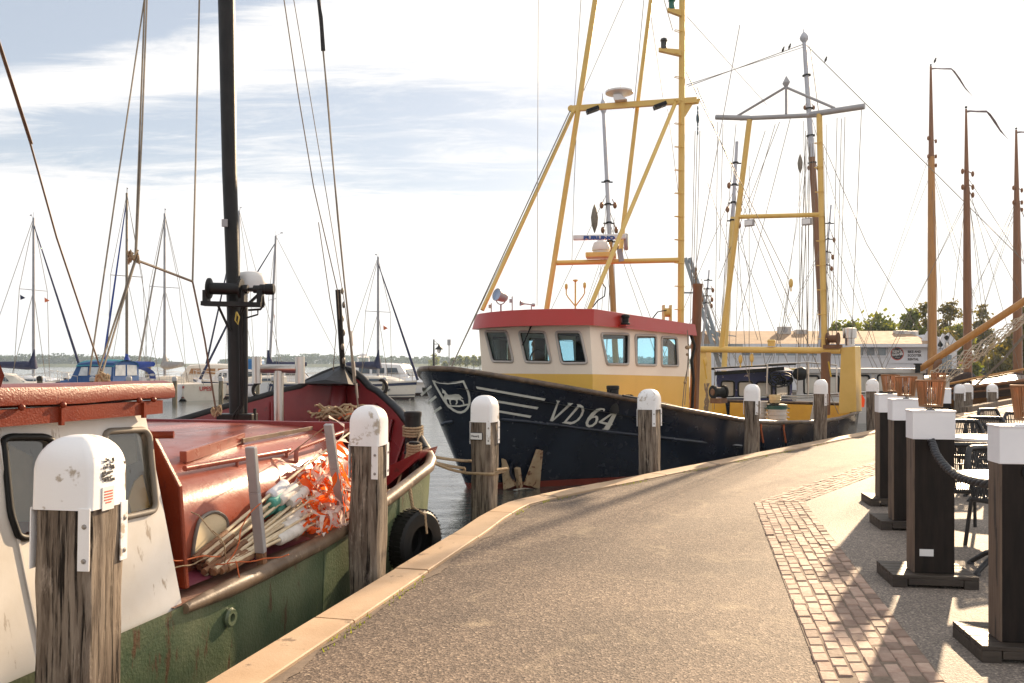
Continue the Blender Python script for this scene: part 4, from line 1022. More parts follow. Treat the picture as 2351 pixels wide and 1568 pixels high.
# inner bulwark and deck
mb = MB(); ui = [3.2,3.6,4.2,5,6,7,8,9,10,11,12,13,14,15.0]
for side in (1, -1):
    vs = []
    for u in ui: vs += [th_pt(u, side, .995, -.06), th_pt(u, side, (-.10-WATER+.4)/(tz(u)-WATER+.4), -.07)]
    mb.add(vs, [(2*i, 2*i+2, 2*i+3, 2*i+1) for i in range(len(ui)-1)])
mb.add([TB(15.05,-1.8,.45), TB(15.05,1.8,.45), TB(15.0,1.8,-.1), TB(15.0,-1.8,-.1)], [(0,1,2,3)])
for u in (7.5, 8.6, 9.7, 10.8, 11.9): mb.box(TB(u, -2.55, .10), (.03,.16,.42), TRZ)
mb.build('bulwark_lining', M_yeld, TR_)
mb = MB(); vs = []
for u in ui: vs += [th_pt(u, -1, (-.09-WATER+.4)/(tz(u)-WATER+.4), -.03), th_pt(u, 1, (-.09-WATER+.4)/(tz(u)-WATER+.4), -.03)]
mb.add(vs, [(2*i, 2*i+2, 2*i+3, 2*i+1) for i in range(len(ui)-1)])
vs = []; uf = [.25,.5,.8,1.2,1.7,2.3,3,3.6]
for u in uf: vs += [TB(u, -tb_half(u)+.06, tz(u)-.28), TB(u, tb_half(u)-.06, tz(u)-.28)]
mb.add(vs, [(2*i, 2*i+2, 2*i+3, 2*i+1) for i in range(len(uf)-1)])
mb.build('deck', M_deckg, TR_)
# painted marks on the bow
def z5(x, y): return ((x/2.612+1600)*.574, (y/2.612+1400)*.574)
def dens(pts, step=12):
    out = []
    for i, p in enumerate(pts):
        q = pts[(i+1) % len(pts)]; d = sqrt((q[0]-p[0])**2+(q[1]-p[1])**2); m = max(1, int(d/step))
        out += [(p[0]+(q[0]-p[0])*k/m, p[1]+(q[1]-p[1])*k/m) for k in range(m)]
    return out
def hullproj(p, e=.012):
    x, y = z5(p.x, p.y); q = hit(hull_bvh, x, y, e); return q if q else P(x, y, 14.5)
def paint(loops, name, par=None, e=.012):
    mb = MB(); mb.tess([[V((x, y, 0)) for x, y in dens(l)] for l in loops], lambda p: hullproj(p, e)); return mb.build(name, M_ltr, par or thull)
def paint_quad(q, n, name, e=.012):
    mb = MB(); a, b_, c, d = [V((x, y, 0)) for x, y in q]
    mb.grid(lambda i, j: hullproj(a.lerp(b_, i).lerp(d.lerp(c, i), j), e), n, 2); return mb.build(name, M_ltr, thull)
sh_o = [(340,310),(410,326),(500,333),(580,328),(668,313),(690,362),(722,430),(738,500),(736,560),(715,612),(680,646),(640,660),(600,656),(555,635),(500,592),(450,522),(400,432),(365,370)]
sh_i = [(368,334),(412,346),(500,354),(580,348),(655,336),(672,372),(702,440),(716,505),(714,555),(697,596),(668,624),(638,636),(604,633),(566,614),(516,576),(470,512),(422,430),(388,372)]
crest = paint([sh_o, sh_i], 'crest', TR_)
paint([[(487,562),(545,574),(620,574),(716,556),(716,572),(620,592),(540,588),(500,578)]], 'crest_base', crest)
paint([[(438,396),(455,412),(474,424),(487,447),(505,465),(540,463),(580,457),(612,460),(633,474),(648,492),(664,503),(650,505),(638,496),(640,515),(660,520),(668,545),(674,567),(660,564),(655,540),(632,522),(612,515),(600,525),(606,545),(590,568),(578,564),(590,542),(582,522),(560,518),(535,520),(530,545),(540,568),(527,566),(518,545),(515,522),(500,505),(488,520),(495,540),(492,556),(482,549),(480,530),(470,515),(460,500),(458,483),(466,470),(470,460),(462,448),(452,450),(443,440),(446,420)]], 'horse_emblem', crest)
for q in ([(792,376),(1520,505),(1505,527),(803,402)], [(870,498),(1445,594),(1430,617),(882,523)], [(950,613),(1372,683),(1358,706),(962,637)]): paint_quad(q, 20, 'bow_stripe')
for q in ([(212,462),(330,363),(342,383),(225,484)], [(282,548),(376,470),(390,492),(298,571)], [(347,640),(428,582),(442,606),(362,661)]): paint_quad(q, 6, 'bow_stripe')
paint([[(1627,522),(1672,529),(1655,547),(1602,712),(1758,560),(1743,548),(1807,553),(1592,742),(1562,737),(1640,540)]], 'letter')
paint([[(1842,562),(1885,566),(1913,588),(1922,630),(1905,680),(1868,730),(1820,763),(1775,774),(1685,757),(1708,748),(1852,578)], [(1874,590),(1893,606),(1896,640),(1875,688),(1840,727),(1792,748),(1738,744)]], 'letter')
paint([[(2140,622),(2126,640),(2117,620),(2094,622),(2050,652),(2018,692),(2045,680),(2066,692),(2069,720),(2050,765),(2010,797),(1970,804),(1941,790),(1935,755),(1955,708),(1995,655),(2050,613),(2095,603),(2133,608)], [(2030,702),(2043,712),(2036,745),(2005,775),(1975,782),(1963,768),(1972,737),(2000,711)]], 'digit')
paint([[(2283,626),(2262,664),(2214,766),(2216,778),(2200,788),(2184,824),(2160,835),(2100,825),(2127,815),(2150,778),(2075,757),(2072,744),(2238,632)], [(2216,668),(2112,745),(2166,756)]], 'digit')
# weld seam + hull pipe
# anchor in its pocket
an = thing('anchor', 'rusty cream painted anchor housed flat against the bow of the dark blue trawler', 'anchor', hit(hull_bvh, *z5(1230,1400)))
def hp(x, y, e): return hit(hull_bvh, *z5(x, y), e)
mb = MB()
M_anch = mat('rusty_cream_paint', (.48,.36,.22), (.38,.25,.14), ns=6, rough=.7, bump=.5, bs=30, patch=(.14,.05,.02), pth=.56, ps=9)
mb.prism([hp(1410,1020,.05), hp(1462,1032,.05), hp(1412,1412,.12), hp(1262,1368,.12)], TR*.05)
mb.build('fluke', M_anch, an, bevel=.01)
mb = MB(); mb.prism([hp(1050,1115,.05), hp(1078,1130,.05), hp(1175,1375,.12), hp(1058,1420,.12)], TR*.05); mb.build('fluke', M_anch, an, bevel=.01)
mb = MB(); mb.beam(hp(1212,1205,.08), hp(1225,1390,.14), .07, .09, TR); mb.build('shank', M_anch, an, bevel=.012)
mb = MB(); mb.prism([hp(1068,1465,.06), hp(1070,1435,.16), hp(1190,1380,.2), hp(1270,1375,.2), hp(1425,1415,.16), hp(1420,1445,.06), hp(1300,1468,.05)], TR*.10); mb.build('crown', mat('blue_grey_anchor', (.30,.31,.30), (.40,.35,.27), ns=6, rough=.7, bump=.4, patch=(.14,.06,.03), pth=.58, ps=10), an, bevel=.02)
mb = MB(); c = hp(1205,1245,.01); mb.lathe([(.16,0),(.19,.02),(.19,.03),(.14,.035),(.10,.0)], c, 24, TR); mb.build('hawse_pipe', M_navy, thull, smooth=50)
# ---- wheelhouse
WV = 1.27; zb0, zmid = -.05, None
def zbd(u): return 1.455-.025*(u-2.6)
def zrf(u): return 2.30-.018*(u-2.6)   # underside of the fascia
def whp(u, v, z):  # raked forward with height above the colour line
    return TB(u-.10*(z-1.45) if u < 5 else u, v, z)
fc = [(2.74,WV),(2.66,.52),(2.66,-.36),(2.74,-WV)]; ub = 6.36
def facet(a, b_, z0, z1):
    return [whp(a[0],a[1],z0), whp(b_[0],b_[1],z0), whp(b_[0],b_[1],z1), whp(a[0],a[1],z1)]
ZL0 = 1.44
upper = MB(); wins = []
front_px = [[(1114,760.7),(1164,760.7),(1182.6,830.6),(1131,830)], [(1191.6,761.5),(1251.5,762),(1266,832),(1207,831)], [(1276,762),(1333,762),(1349,834),(1289.6,834)]]
side_px = [[(1379,766),(1443,767),(1442,837),(1393,836.6)], [(1457.6,769.6),(1506,771),(1506,839),(1460.5,838)], [(1518,774),(1553,776),(1556.5,840.6),(1518.5,840)]]
def plane_hit(f4, x, y):
    n = (f4[1]-f4[0]).cross(f4[3]-f4[0]).normalized(); return PL(x, y, f4[0], n), n
facs = [facet(fc[3], fc[2], ZL0, 2.42), facet(fc[2], fc[1], ZL0, 2.42), facet(fc[1], fc[0], ZL0, 2.42)]
sidef = [whp(2.74,WV,ZL0), TB(ub,WV,1.36), TB(ub,WV,2.34), whp(2.74,WV,2.42)]
# pick facet by where the window centre lands
def inward(n): return n if (TB(4.5,0,1.9)-TB(2.5,0,1.9)).dot(n) > 0 else -n
for f4 in facs:
    hs = []
    for wp in front_px:
        c = sum(p[0] for p in wp)/4, sum(p[1] for p in wp)/4
        q, n = plane_hit(f4, *c)
        e = (f4[1]-f4[0]); k = (q-f4[0]).dot(e)/e.length_squared
        if 0 <= k <= 1:
            loop = [plane_hit(f4, x, y)[0] for x, y in wp]
            loop = [p+e.normalized()*max(0, .03-(p-f4[0]).dot(e.normalized())) for p in loop]
            lo = []
            for p in loop:
                kk = (p-f4[0]).dot(e.normalized()); kk2 = min(max(kk, .05), e.length-.05); 
                lo.append(p+e.normalized()*(kk2-kk))
            loop = rounded(lo, .06, 4); hs.append(loop); n_in = inward(n); wins.append((loop, n_in))
    nn = inward((f4[1]-f4[0]).cross(f4[3]-f4[0]).normalized())
    upper.sheet([f4]+hs, nn*.03)
hs = []
for wp in side_px:
    loop = rounded([PL(x, y, sidef[0], TR) for x, y in wp], .06, 4); hs.append(loop); wins.append((loop, -TR))
upper.sheet([sidef]+hs, -TR*.03)
# far side: mirrored windows, and the rear wall
mir = lambda p: p-TR*2*((p-T0).dot(TR))
hsm = [[mir(p) for p in h] for h in hs]
for h in hsm: wins.append((h, TR))
upper.sheet([[mir(p) for p in sidef]]+hsm, TR*.03)
rear = [TB(ub,-WV,1.36), TB(ub,WV,1.36), TB(ub,WV,2.34), TB(ub,-WV,2.34)]
rh = [rounded([TB(ub,a,1.56), TB(ub,b_,1.56), TB(ub,b_,2.2), TB(ub,a,2.2)], .06, 3) for a, b_ in ((-1.12,-.12),(.02,1.10))]
for h in rh: wins.append((h, -TA))
upper.sheet([rear]+rh, -TA*.03)
wh = upper.build('wheelhouse', M_whs, TR_)
for loop, n_in in wins:
    mb = MB(); mb.tube([p-n_in*.006 for p in loop], .026, 6, closed=True); wf = mb.build('window', M_wframe, TR_, smooth=60)
    mb = MB(); mb.tube([p+n_in*.012 for p in inset(loop, .022)], .012, 5, closed=True); mb.build('seal', M_rubber, wf, smooth=60)
    mb = MB(); mb.tess([[p+n_in*.02 for p in loop]]); mb.build('pane', M_wgl, wf)
lower = MB()
for a, b_ in zip([(ub,-WV)]+fc[::-1]+[(ub,WV)], fc[::-1]+[(ub,WV),(ub,-WV)]):
    za = 1.44 if a[0] < 5 else 1.36; zb = 1.44 if b_[0] < 5 else 1.36
    lower.add([TB(a[0],a[1]*1.004,-.08), TB(b_[0],b_[1]*1.004,-.08), TB(b_[0],b_[1]*1.004,zb), TB(a[0],a[1]*1.004,za)], [(0,1,2,3)])
lower.build('lower_house', M_yel, wh)
# roof with red fascia
rf = [(2.66,1.36),(2.48,1.10),(2.32,.70),(2.22,.25),(2.22,-.25),(2.32,-.70),(2.48,-1.10),(2.66,-1.36)]; rb = 6.46
mb = MB()
def ring(off, zf):
    return [TB(u-off, v*(1+off*.35), zf(u)) for u, v in rf]+[TB(rb+off*.3,-1.36*(1+off*.35),zf(rb)), TB(rb+off*.3,1.36*(1+off*.35),zf(rb))]
A = ring(0, lambda u: 2.57-.034*(u-2.6)); B_ = ring(.07, lambda u: 2.285-.02*(u-2.6)); A2 = ring(-.10, lambda u: 2.58-.034*(u-2.6)); B2_ = ring(-.06, lambda u: 2.30-.02*(u-2.6))
m = len(A)
mb.add(A2+A+B_+B2_, [tuple(range(m))]+[(k*m+j, k*m+(j+1) % m, (k+1)*m+(j+1) % m, (k+1)*m+j) for k in range(3) for j in range(m)]+[tuple(3*m+j for j in range(m-1,-1,-1))])
wroof = mb.build('roof', M_red, TR_, smooth=25)
mb = MB(); mb.add([TB(2.7,-1.25,2.27), TB(6.3,-1.25,2.22), TB(6.3,1.25,2.22), TB(2.7,1.25,2.27)], [(0,1,2,3)]); mb.add([TB(2.9,-1.2,1.02), TB(6.3,-1.2,1.02), TB(6.3,1.2,1.02), TB(2.9,1.2,1.02)], [(0,1,2,3)])
mb.box(TB(3.05,-.1,1.50), (.35,1.7,.36), TRZ); mb.box(TB(6.2,-.05,1.65), (.06,.3,1.2), TRZ); mb.box(TB(3.4,.75,1.9), (.25,.22,.12), TRZ)
inter = mb.build('interior', M_dark, wh)
mb = MB(); mb.box(TB(4.0,.15,1.55), (.42,.42,.12), TRZ); mb.box(TB(4.2,.15,1.88), (.10,.42,.58), TRZ); mb.bar(TB(4.0,.15,1.03), TB(4.0,.15,1.5), .05); mb.build('helm_chair', M_rubber, wh, bevel=.04)
mb = MB(); c = TB(3.3,-.35,1.72); mb.tube([c+TR*.17*cos(a)+V((0,0,.17*sin(a))) for a in [k*.42 for k in range(15)]], .014, 6, closed=True); mb.build('helm_wheel', M_rubber, wh)
# wiper, nav light, wheelhouse bits
q, n = plane_hit(facs[1], 1225, 745)
mb = MB()
for d in (0, 6):
    a = PL(1222-d*.3, 744, facs[1][0]-TA*.05, n); b_ = PL(1199+d*.4, 793, facs[1][0]-TA*.05, n); mb.bar(a, b_, .012, .008, 6)
mb.box(PL(1221,743,facs[1][0]-TA*.05,n), (.12,.06,.05), TRZ); mb.build('wiper', M_rubber, wh)
mb = MB(); c = TB(3.55,1.36,2.40); mb.box(c+TR*.09+V((0,0,-.09)), (.30,.2,.02), TRZ); nl = mb.build('nav_light', M_red, TR_)
mb = MB(); mb.lathe([(.07,0),(.08,.01),(.08,.04),(.06,.05),(.06,.13),(.08,.14),(.075,.18),(.03,.2)], c+TR*.09+V((0,0,-.08)), 14); mb.build('lamp_housing', M_rubber, nl, smooth=40)
# stuff on the roof
def zroof(u): return 2.585-.034*(u-2.6)
def roofat(x, u): 
    p = onu(x, 700, u); return V((p.x, p.y, zroof(u)))
sp = roofat(1150, 3.0); pr = mb
mb = MB(); mb.bar(sp, sp+V((0,0,.20)), .018); mb.tube([sp+V((0,0,.2))+TR*.13*cos(a)+V((0,0,.13+.13*sin(a))) for a in [pi+k*pi/8 for k in range(9)]], .011, 6); sl_ = mb.build('searchlight', M_greyst, TR_, smooth=50)
ax = V((-.72,-.60,.22)).normalized(); c = sp+V((0,0,.36))
mb = MB(); mb.lathe([(.03,-.13),(.08,-.12),(.10,-.06),(.11,.06),(.125,.10),(.125,.115),(.10,.10),(.03,.06)], c, 20, ax); mb.build('lamp_head', M_greyst, sl_, smooth=40)
mb = MB(); mb.lathe([(.115,.105),(.01,.115)], c, 18, ax); mb.build('lens', mat('lamp_lens', (.35,.40,.5), rough=.08, metal=.8), sl_)
for x, u, h in ((1176,3.0,.34),(1128,3.2,.26)):
    mb = MB(); p = roofat(x, u); mb.bar(p, p+V((0,0,h)), .012); mb.box(p+V((-.03,0,h*.75)), (.05,.04,.07)); mb.build('antenna_post', M_greyst, wroof)
p = roofat(1220, 3.0); mb = MB(); mb.bar(p, p+V((0,0,.14)), .012); a = p+V((.02,0,.16)); ax = V((-.93,-.3,.10)).normalized(); mb.lathe([(.01,-.06),(.035,-.04),(.03,0),(.012,.03),(.012,.14),(.03,.21),(.055,.24),(.05,.24),(.012,.15)], a, 12, ax); mb.build('horn', M_greyst, wroof, smooth=40)
p = roofat(1321, 3.6); mb = MB(); mb.bar(p, p+V((0,0,.62)), .016)
for sg in (-1, 1): mb.tube([p+V((0,0,.16)), p+TR*sg*.17+V((0,0,.34)), p+TR*sg*.21+V((0,0,.40)), p+TR*sg*.21+V((0,0,.52))], .012, 6)
mb.lathe([(.016,.5),(.016,.62),(.05,.64),(.05,.66),(.01,.67)], p, 10)
for sg in (-1,1): mb.lathe([(.012,.48),(.03,.52),(.028,.58),(.01,.6)], p+TR*sg*.21, 8)
mb.build('antenna_fork', M_tube, wroof, smooth=50)
p = roofat(1531, 5.6); mb = MB(); mb.box(p+V((-.07,0,.16)), (.03,.2,.32)); mb.box(p+V((.07,0,.16)), (.03,.2,.32)); mb.lathe([(.09,-.07),(.09,.07)], p+V((0,0,.17)), 14, (1,0,0)); mb.build('hose_reel', M_tube, wroof, smooth=40)
mb = MB(); mb.tube([P(1360,706,16.9), P(1372,690,16.9), P(1388,680,16.9), P(1390,660,16.9), P(1382,648,17)], .013, 6); mb.tube([P(1495,735,17.3), P(1510,716,17.3), P(1530,712,17.4)], .012, 6); mb.build('cable', M_rubber, wroof, smooth=60)
# ---- A frame mast
fA, fB = TB(4.76,-1.2,0), TB(6.13,1.2,0); dAB = (fB-fA).normalized(); nAB = V((-dAB.y, dAB.x, 0))
def ona(x, y): return PL(x, y, fA, nAB)
mb = MB(); mb.tube([ona(1563,745), ona(1565,300), ona(1567,-40)], .066, 14); mast2 = mb.build('mast', M_tube, TR_, smooth=50)
mb = MB(); mb.tube([ona(1250,742), ona(1312,350), ona(1373,-40)], .058, 12); mb.build('mast_leg', M_tube, mast2, smooth=50)
mb = MB(); mb.bar(ona(1278,603.5), ona(1560,597), .055, n=10); mb.build('cross_beam', M_tube, mast2, smooth=50)
mb = MB(); mb.beam(ona(1309,250), ona(1600,230), .09, .12); mb.prism([ona(1560,228), ona(1609,226), ona(1604,238), ona(1590,240), ona(1573,268), ona(1562,262)], nAB*.03); mb.lathe([(.07,-.02),(.07,.02)], ona(1311,249), 12, nAB); mb.build('upper_beam', M_tube, mast2, bevel=.008)
q0 = onu(1107,712,2.9); q1 = onu(1352,712,2.9)
mb = MB(); mb.bar(q0, ona(1319,250), .042, n=10); mb.build('mast_stay', M_tube, mast2, smooth=50)
mb = MB(); mb.bar(q1, ona(1552,233), .042, n=10); mb.build('mast_stay', M_tube, mast2, smooth=50)
mb = MB(); mb.tube([ona(1423,590)+nAB*.15, ona(1430,519)+nAB*.15, ona(1468,200)+nAB*.15, ona(1497,-30)+nAB*.15], [.05,.05,.042,.042], 10); mb.build('derrick_boom', M_tube, mast2, smooth=50)
for k in range(13):
    mb = MB(); y = 70+k*53.5 if k else 70; y = 75+k*53
    a = ona(1564.5,y)
    mb.tube([a-dAB*.05-nAB*.03, ona(1548,y)-nAB*.10, ona(1548,y)-nAB*.16+dAB*.02, a+dAB*.06-nAB*.04], .008, 5); mb.build('ladder_rung', M_tube, mast2, smooth=60)
for y, cone in ((124,1),(33,1)):
    mb = MB(); a = ona(1563,y); c = ona(1524 if y > 100 else 1542,y-3); mb.prism([ona(1564,y-6), ona(1512 if y>100 else 1532,y-10), ona(1512 if y>100 else 1532,y-4), ona(1564,y+8)], nAB*-.12); br = mb.build('lamp_bracket', M_tube, TR_)
    mb = MB(); mb.lathe([(.07,0),(.075,.02),(.06,.05),(.06,.16),(.075,.18),(.06,.22),(.02,.24)], ona(1524 if y > 100 else 1542,y-8)-nAB*.06, 14); mb.build('lantern', mat('dark_lantern', (.05,.05,.045), rough=.4) if y > 100 else mat('green_lantern', (.01,.12,.08), rough=.2), br, smooth=40)
# radar scanner and dish on the beams
rc = ona(1380,590); mb = MB(); mb.box(rc+V((0,0,.03)), (.62,.42,.10), atan2(dAB.y,dAB.x)); pl_ = mb.build('radar_platform', M_tube, mast2, bevel=.01)
mb = MB(); mb.lathe([(.17,.08),(.17,.12),(.19,.14),(.19,.19),(.17,.24),(.15,.30),(.10,.32),(.06,.36),(.05,.40)], rc, 20); rs_ = mb.build('radar_scanner', M_dome, mast2, smooth=40)
ra = V((.995,-.10,0)).normalized(); c = rc+V((-.02,-.05,.44))
mb = MB(); a, b_ = P(1316,546,17.6), P(1437,543,17.6); c = (a+b_)/2; L_ = (b_-a); mb.beam(a, b_, .10, .105); sca = mb.build('scanner_bar', M_dome, TR_, bevel=.025)
M_blue = mat('blue_print', (.02,.07,.28), rough=.4)
mb = MB(); put_text(mb, 'FURUNO', P(1376,549.5,17.52), (1,0,0), (0,0,1), .095, bold=.007, sx=1.62, center=True); mb.build('lettering', M_blue, sca)
mb = MB(); a = P(1422,572,17.9); mb.beam(a, P(1427,600,17.9), .10, .10); mb.lathe([(.16,-.04),(.18,0),(.16,.04)], P(1438,555,17.8), 14, (1,-.2,0)); mb.build('boom_sheave', M_greyst, mast2, smooth=40)
dc = ona(1422,222); mb = MB(); mb.prism([ona(1412,236), ona(1440,234), ona(1424,222), ona(1408,224)], nAB*-.2); mb.lathe([(.11,-.02),(.16,.04),(.29,.07),(.29,.105),(.10,.13)], dc, 24)
for a in (0,1.57,3.14,4.7): mb.bar(dc+V((.22*cos(a),.22*sin(a),.10)), dc+V((.22*cos(a),.22*sin(a),.17)), .01)
mb.build('antenna_dish', M_dome, mast2, smooth=40)
for x, y in ((1361,253),(1515,243)):
    mb = MB(); mb.box(ona(x,y)-nAB*.08+V((0,0,-.02)), (.26,.2,.07), 0, Matrix.Rotation(-.35,3,'Y')); mb.build('flood_light', M_rubber, mast2)
mb = MB()
for k in range(7): mb.ball(ona(1602,248+k*9.5), .028, 6, (.6,.6,1.7))
mb.ball(ona(1602,272), .05, 8, (.7,.7,2.2)); mb.build('chain_block', mat('blue_grey_iron', (.07,.11,.13), rough=.6), mast2)
# ---- stern gantry
GU = 12.6
def og(x, y): return onu(x, y, GU)
mb = MB(); f = [og(1925,950), og(1966,945), og(1963,795), og(1931,798)]
mb.prism(f, TA*.45); gan = mb.build('gantry_pillar', M_tube, TR_, bevel=.01)
mb = MB(); f = [og(1590,950), og(1622,950), og(1620,795), og(1600,795)]; mb.prism(f, TA*.35); mb.build('gantry_pillar', M_tube, TR_, bevel=.01)
mb = MB(); mb.bar(og(1608,802), og(1930,805), .085, n=16); gb = mb.build('gantry_beam', M_tube, TR_, smooth=50)
mb = MB(); mb.bar(og(1656,800), og(1721,275), .075, n=12); mb.build('gantry_leg', M_tube, gb, smooth=50)
mb = MB(); mb.bar(og(1893,800), og(1881,262), .075, n=12); mb.build('gantry_leg', M_tube, gb, smooth=50)
mb = MB(); mb.bar(og(1690,498), og(1885,493), .06, n=12); mb.build('gantry_tie', M_tube, gb, smooth=50)
mb = MB(); mb.bar(og(1644,269), og(1720,271), .07, n=12); mb.bar(og(1700,272), og(1882,264), .06, n=12); mb.bar(og(1860,263), og(1985,244), .075, n=12); mb.build('gantry_top', M_greyst, gb, smooth=50)
mb = MB(); mb.bar(og(1690,268), og(1804,200), .035); mb.bar(og(1804,200), og(1916,248), .035); mb.bar(og(1805,262), og(1805,185), .035)
mb.lathe([(.01,0),(.10,.14),(.11,.17),(.01,.34)], og(1805,206)+V((0,0,.02)), 4); mb.build('gantry_peak', M_greyst, gb)
for x, y in ((1721,512),(1853,509)):
    mb = MB(); mb.box(og(x,y), (.26,.10,.18), TRZ+pi/2); fl_ = mb.build('flood_light', M_greyst, TR_, bevel=.01)
    mb = MB(); mb.box(og(x,y)-TA*.06, (.20,.02,.13), TRZ+pi/2); mb.build('lamp_glass', M_lblw, fl_)
for k in range(9): 
    mb = MB(); y = 330+k*56; x = 1881+(y-262)*.022; a = og(x,y); mb.tube([a-TR*.06-TA*.02, a-TR*.10-TA*.16, a+TR*.12-TA*.16, a+TR*.07], .010, 5); mb.build('ladder_rung', M_tube, gb, smooth=60)
mb = MB(); c = og(1945,793)+TA*.2; mb.lathe([(.12,0),(.12,.18),(.17,.19),(.17,.44),(.05,.46)], c, 16); mb.build('exhaust_cap', M_steel, gan, smooth=40)
mb = MB(); c = og(1912,778); mb.lathe([(.17,-.14),(.17,-.12),(.10,-.11),(.10,.11),(.17,.12),(.17,.14)], c, 18, TR); mb.box(c+V((0,0,-.2)), (.3,.4,.1), TRZ); mb.build('gantry_winch', M_rustpile, gb, smooth=40)
mb = MB(); mb.lathe([(.10,0),(.10,.12),(.12,.13),(.09,.18)], og(1771,800)+V((0,0,.06)), 12); mb.build('beam_cap', M_tube, gb, smooth=40)
# brown spuds
def spud(px, u, lab_r, r_, topx, topy, base):
    mb = MB(); a = onu(px, base, u); b_ = onu(topx, topy, u); mb.bar(a, b_, r_, n=18); mb.lathe([(r_*1.06,0),(r_*1.06,.08),(.02,.09)], b_-V((0,0,.05)), 18); o = mb.build('brown_post', M_rustpile, TR_, smooth=50); return o
s1 = spud(1593,6.72,'',.098,1602,655,948)
mb = MB(); p = onu(1598,650,6.72)
for k in range(4): mb.ball(p+V((0,0,.02+.09*k)), .045, 8, (.6,.6,1.3))
mb.build('shackle', M_wire, s1, smooth=60)
spud(1895,11.9,'',.115,1896,812,952)
mb = MB(); mb.tube([onu(1597,940,6.6), onu(1600,800,6.6)], .03, 8); mb.tube([TB(6.9,.6,.6), TB(6.9,.6,2.0), TB(6.8,.5,2.1), TB(6.6,.4,2.1)], .10, 12); mb.build('exhaust_stack', M_rustpile, TR_, smooth=50)
# bitt with black rope and grab rail beside the wheelhouse
c = ontv(1407,908,1.80); mb = MB(); mb.lathe([(.10,-.3),(.10,.10),(.11,.11),(.11,.16),(.09,.17)], c, 16); mb.bar(c+TA*-.16+V((0,0,.08)), c+TA*.16+V((0,0,.08)), .022); mb.build('bitt', M_black, TR_, smooth=40)
mb = MB(); random.seed(2)
for k in range(10):
    cc = c+TA*.30+V((R(-.08,.08),R(-.06,.06),R(-.10,-.02))); a0 = R(0,6); mb.tube([cc+TA*.16*cos(a0+j*.5)+TR*.12*sin(a0+j*.5)+V((0,0,.03*sin(j))) for j in range(12)], .022, 6)
mb.build('black_rope', M_rubber, loc=c+TA*.3, smooth=60, label='coil of thick black rope beside the bitt on the trawler side deck', cat='rope')
mb = MB(); pts = [ontv(x, y, 2.2) for x, y in ((1430,908),(1500,920),(1556,934),(1560,938),(1557,965))]; mb.tube(pts, .018, 6); mb.bar(ontv(1556,934,2.2), ontv(1556,960,2.2), .015); mb.build('side_rail', M_black, TR_, smooth=60)
mb = MB(); mb.tube([TB(6.35,1.31,2.25), TB(6.55,1.30,2.0), TB(6.42,1.30,1.7), TB(6.50,1.30,1.3), TB(6.42,1.30,.5)], .035, 6); mb.build('door_gasket', M_rubber, wh, smooth=60)
# fore stays and rigging
mb = MB()
def tw(p, q, r=.008): mb.bar(p, q, r, n=5)
def tws(pts, r=.007): mb.tube(pts, r, 5)
fs = TB(.55, 0, 1.5)
tw(onu(1034,848,.6), ona(1310,252), .012)
tw(onu(1034,848,.6), ona(1319,250), .006)
tw(P(1236,-30,17), P(1233,702,16.6), .006)
tw(ona(1440,-20), ona(1322,250), .006); tw(ona(1335,-20), ona(1318,260), .007); tw(ona(1325,260), ona(1318,430), .007); tw(ona(1318,430), ona(1313,600), .006)
tw(ona(1480,-20), ona(1455,250), .007); tw(ona(1519,-20), ona(1545,70), .008); tw(ona(1495,40), ona(1525,240), .007); tw(ona(1533,250), ona(1562,480), .006)
for x in (1596,1601,1607): tw(ona(x,300), ona(x-6,740)+nAB*1, .007)
tw(ona(1722,-30)+nAB*2, ona(1600,640)+nAB*2, .008)
tw(ona(1568,150), og(1810,640), .009); tw(og(1600,200), og(1925,950), .010)
tw(ona(1570,30), og(1760,240), .006); tw(ona(1576,195), og(1845,108), .008)
for x0, y0, x1, y1 in ((1648,280,1640,940),(1690,285,1668,520),(1660,285,1652,600),(1922,270,1910,800),(1932,272,1920,790),(1978,250,1955,790),(1940,268,1930,720),(1757,60+240,1700,480),(1780,285,1700,560),(1790,280,1650,640),(1815,270,1690,760),(1720,380,1720,905),(1850,300,1830,900),(1860,330,1852,880)):
    tw(og(x0,y0), og(x1,y1), .0085)
for x0, y0, x1, y1 in ((1815,640,1795,760),(1815,640,1800,760),(1700,800,1730,905),(1840,120+400,1845,800),(1610,640,1660,790),(1625,420,1740,780),(1890,330,1990,560),(1990,560,2110,760)):
    tw(og(x0,y0), og(x1,y1), .008)
for k in range(10):
    x = 1835+k*7; tw(og(x+R(-3,3),R(250,420)), og(x+R(-12,20),R(760,800)), .0065)
tws([P(1578,758,17.6), P(1582,830,17.4), P(1572,875,17.2), P(1564,965,17.0)], .010); tws([P(1582,790,17.4), P(1572,930,17.1)], .008)
mb.build('rigging', M_wire, TR_, smooth=60)
for x, y, dv in ((1816,650,0),(1700,825,0),(1726,822,0),(1620,830,0)):
    mb = MB(); c = og(x, y); mb.ball(c, .085, 10, (.7,.7,1.5)); mb.bar(c+V((0,0,-.12)), c+V((0,0,-.22)), .02); mb.build('pulley_block', M_tube, TR_, smooth=50)
mb = MB(); p = P(1578,800,17.4); mb.ball(p+V((0,0,.02)), .05, 8, (1,1,.8)); mb.ball(p-V((-.0,0,.12)), .03, 8); mb.ball(P(1573,878,17.2), .035, 8); mb.build('knot', M_rope, TR_, smooth=60)
mb = MB(); random.seed(9)
for k in range(8): mb.tube([P(1623+R(-4,4), 880+j*14, 21)+V((.03*sin(j+k),0,0)) for j in range(6)], .014, 5)
mb.build('hanging_net', M_wire, TR_)
mb = MB()
for x0, y0, x1, y1 in ((1615,825,1622,870),(1902,830,1908,865)): mb.beam(P(x0,y0,21), P(x1,y1,21), .05, .02)
mb.build('yellow_strap', mat('yellow_strap', (.6,.38,.02), rough=.6), TR_)
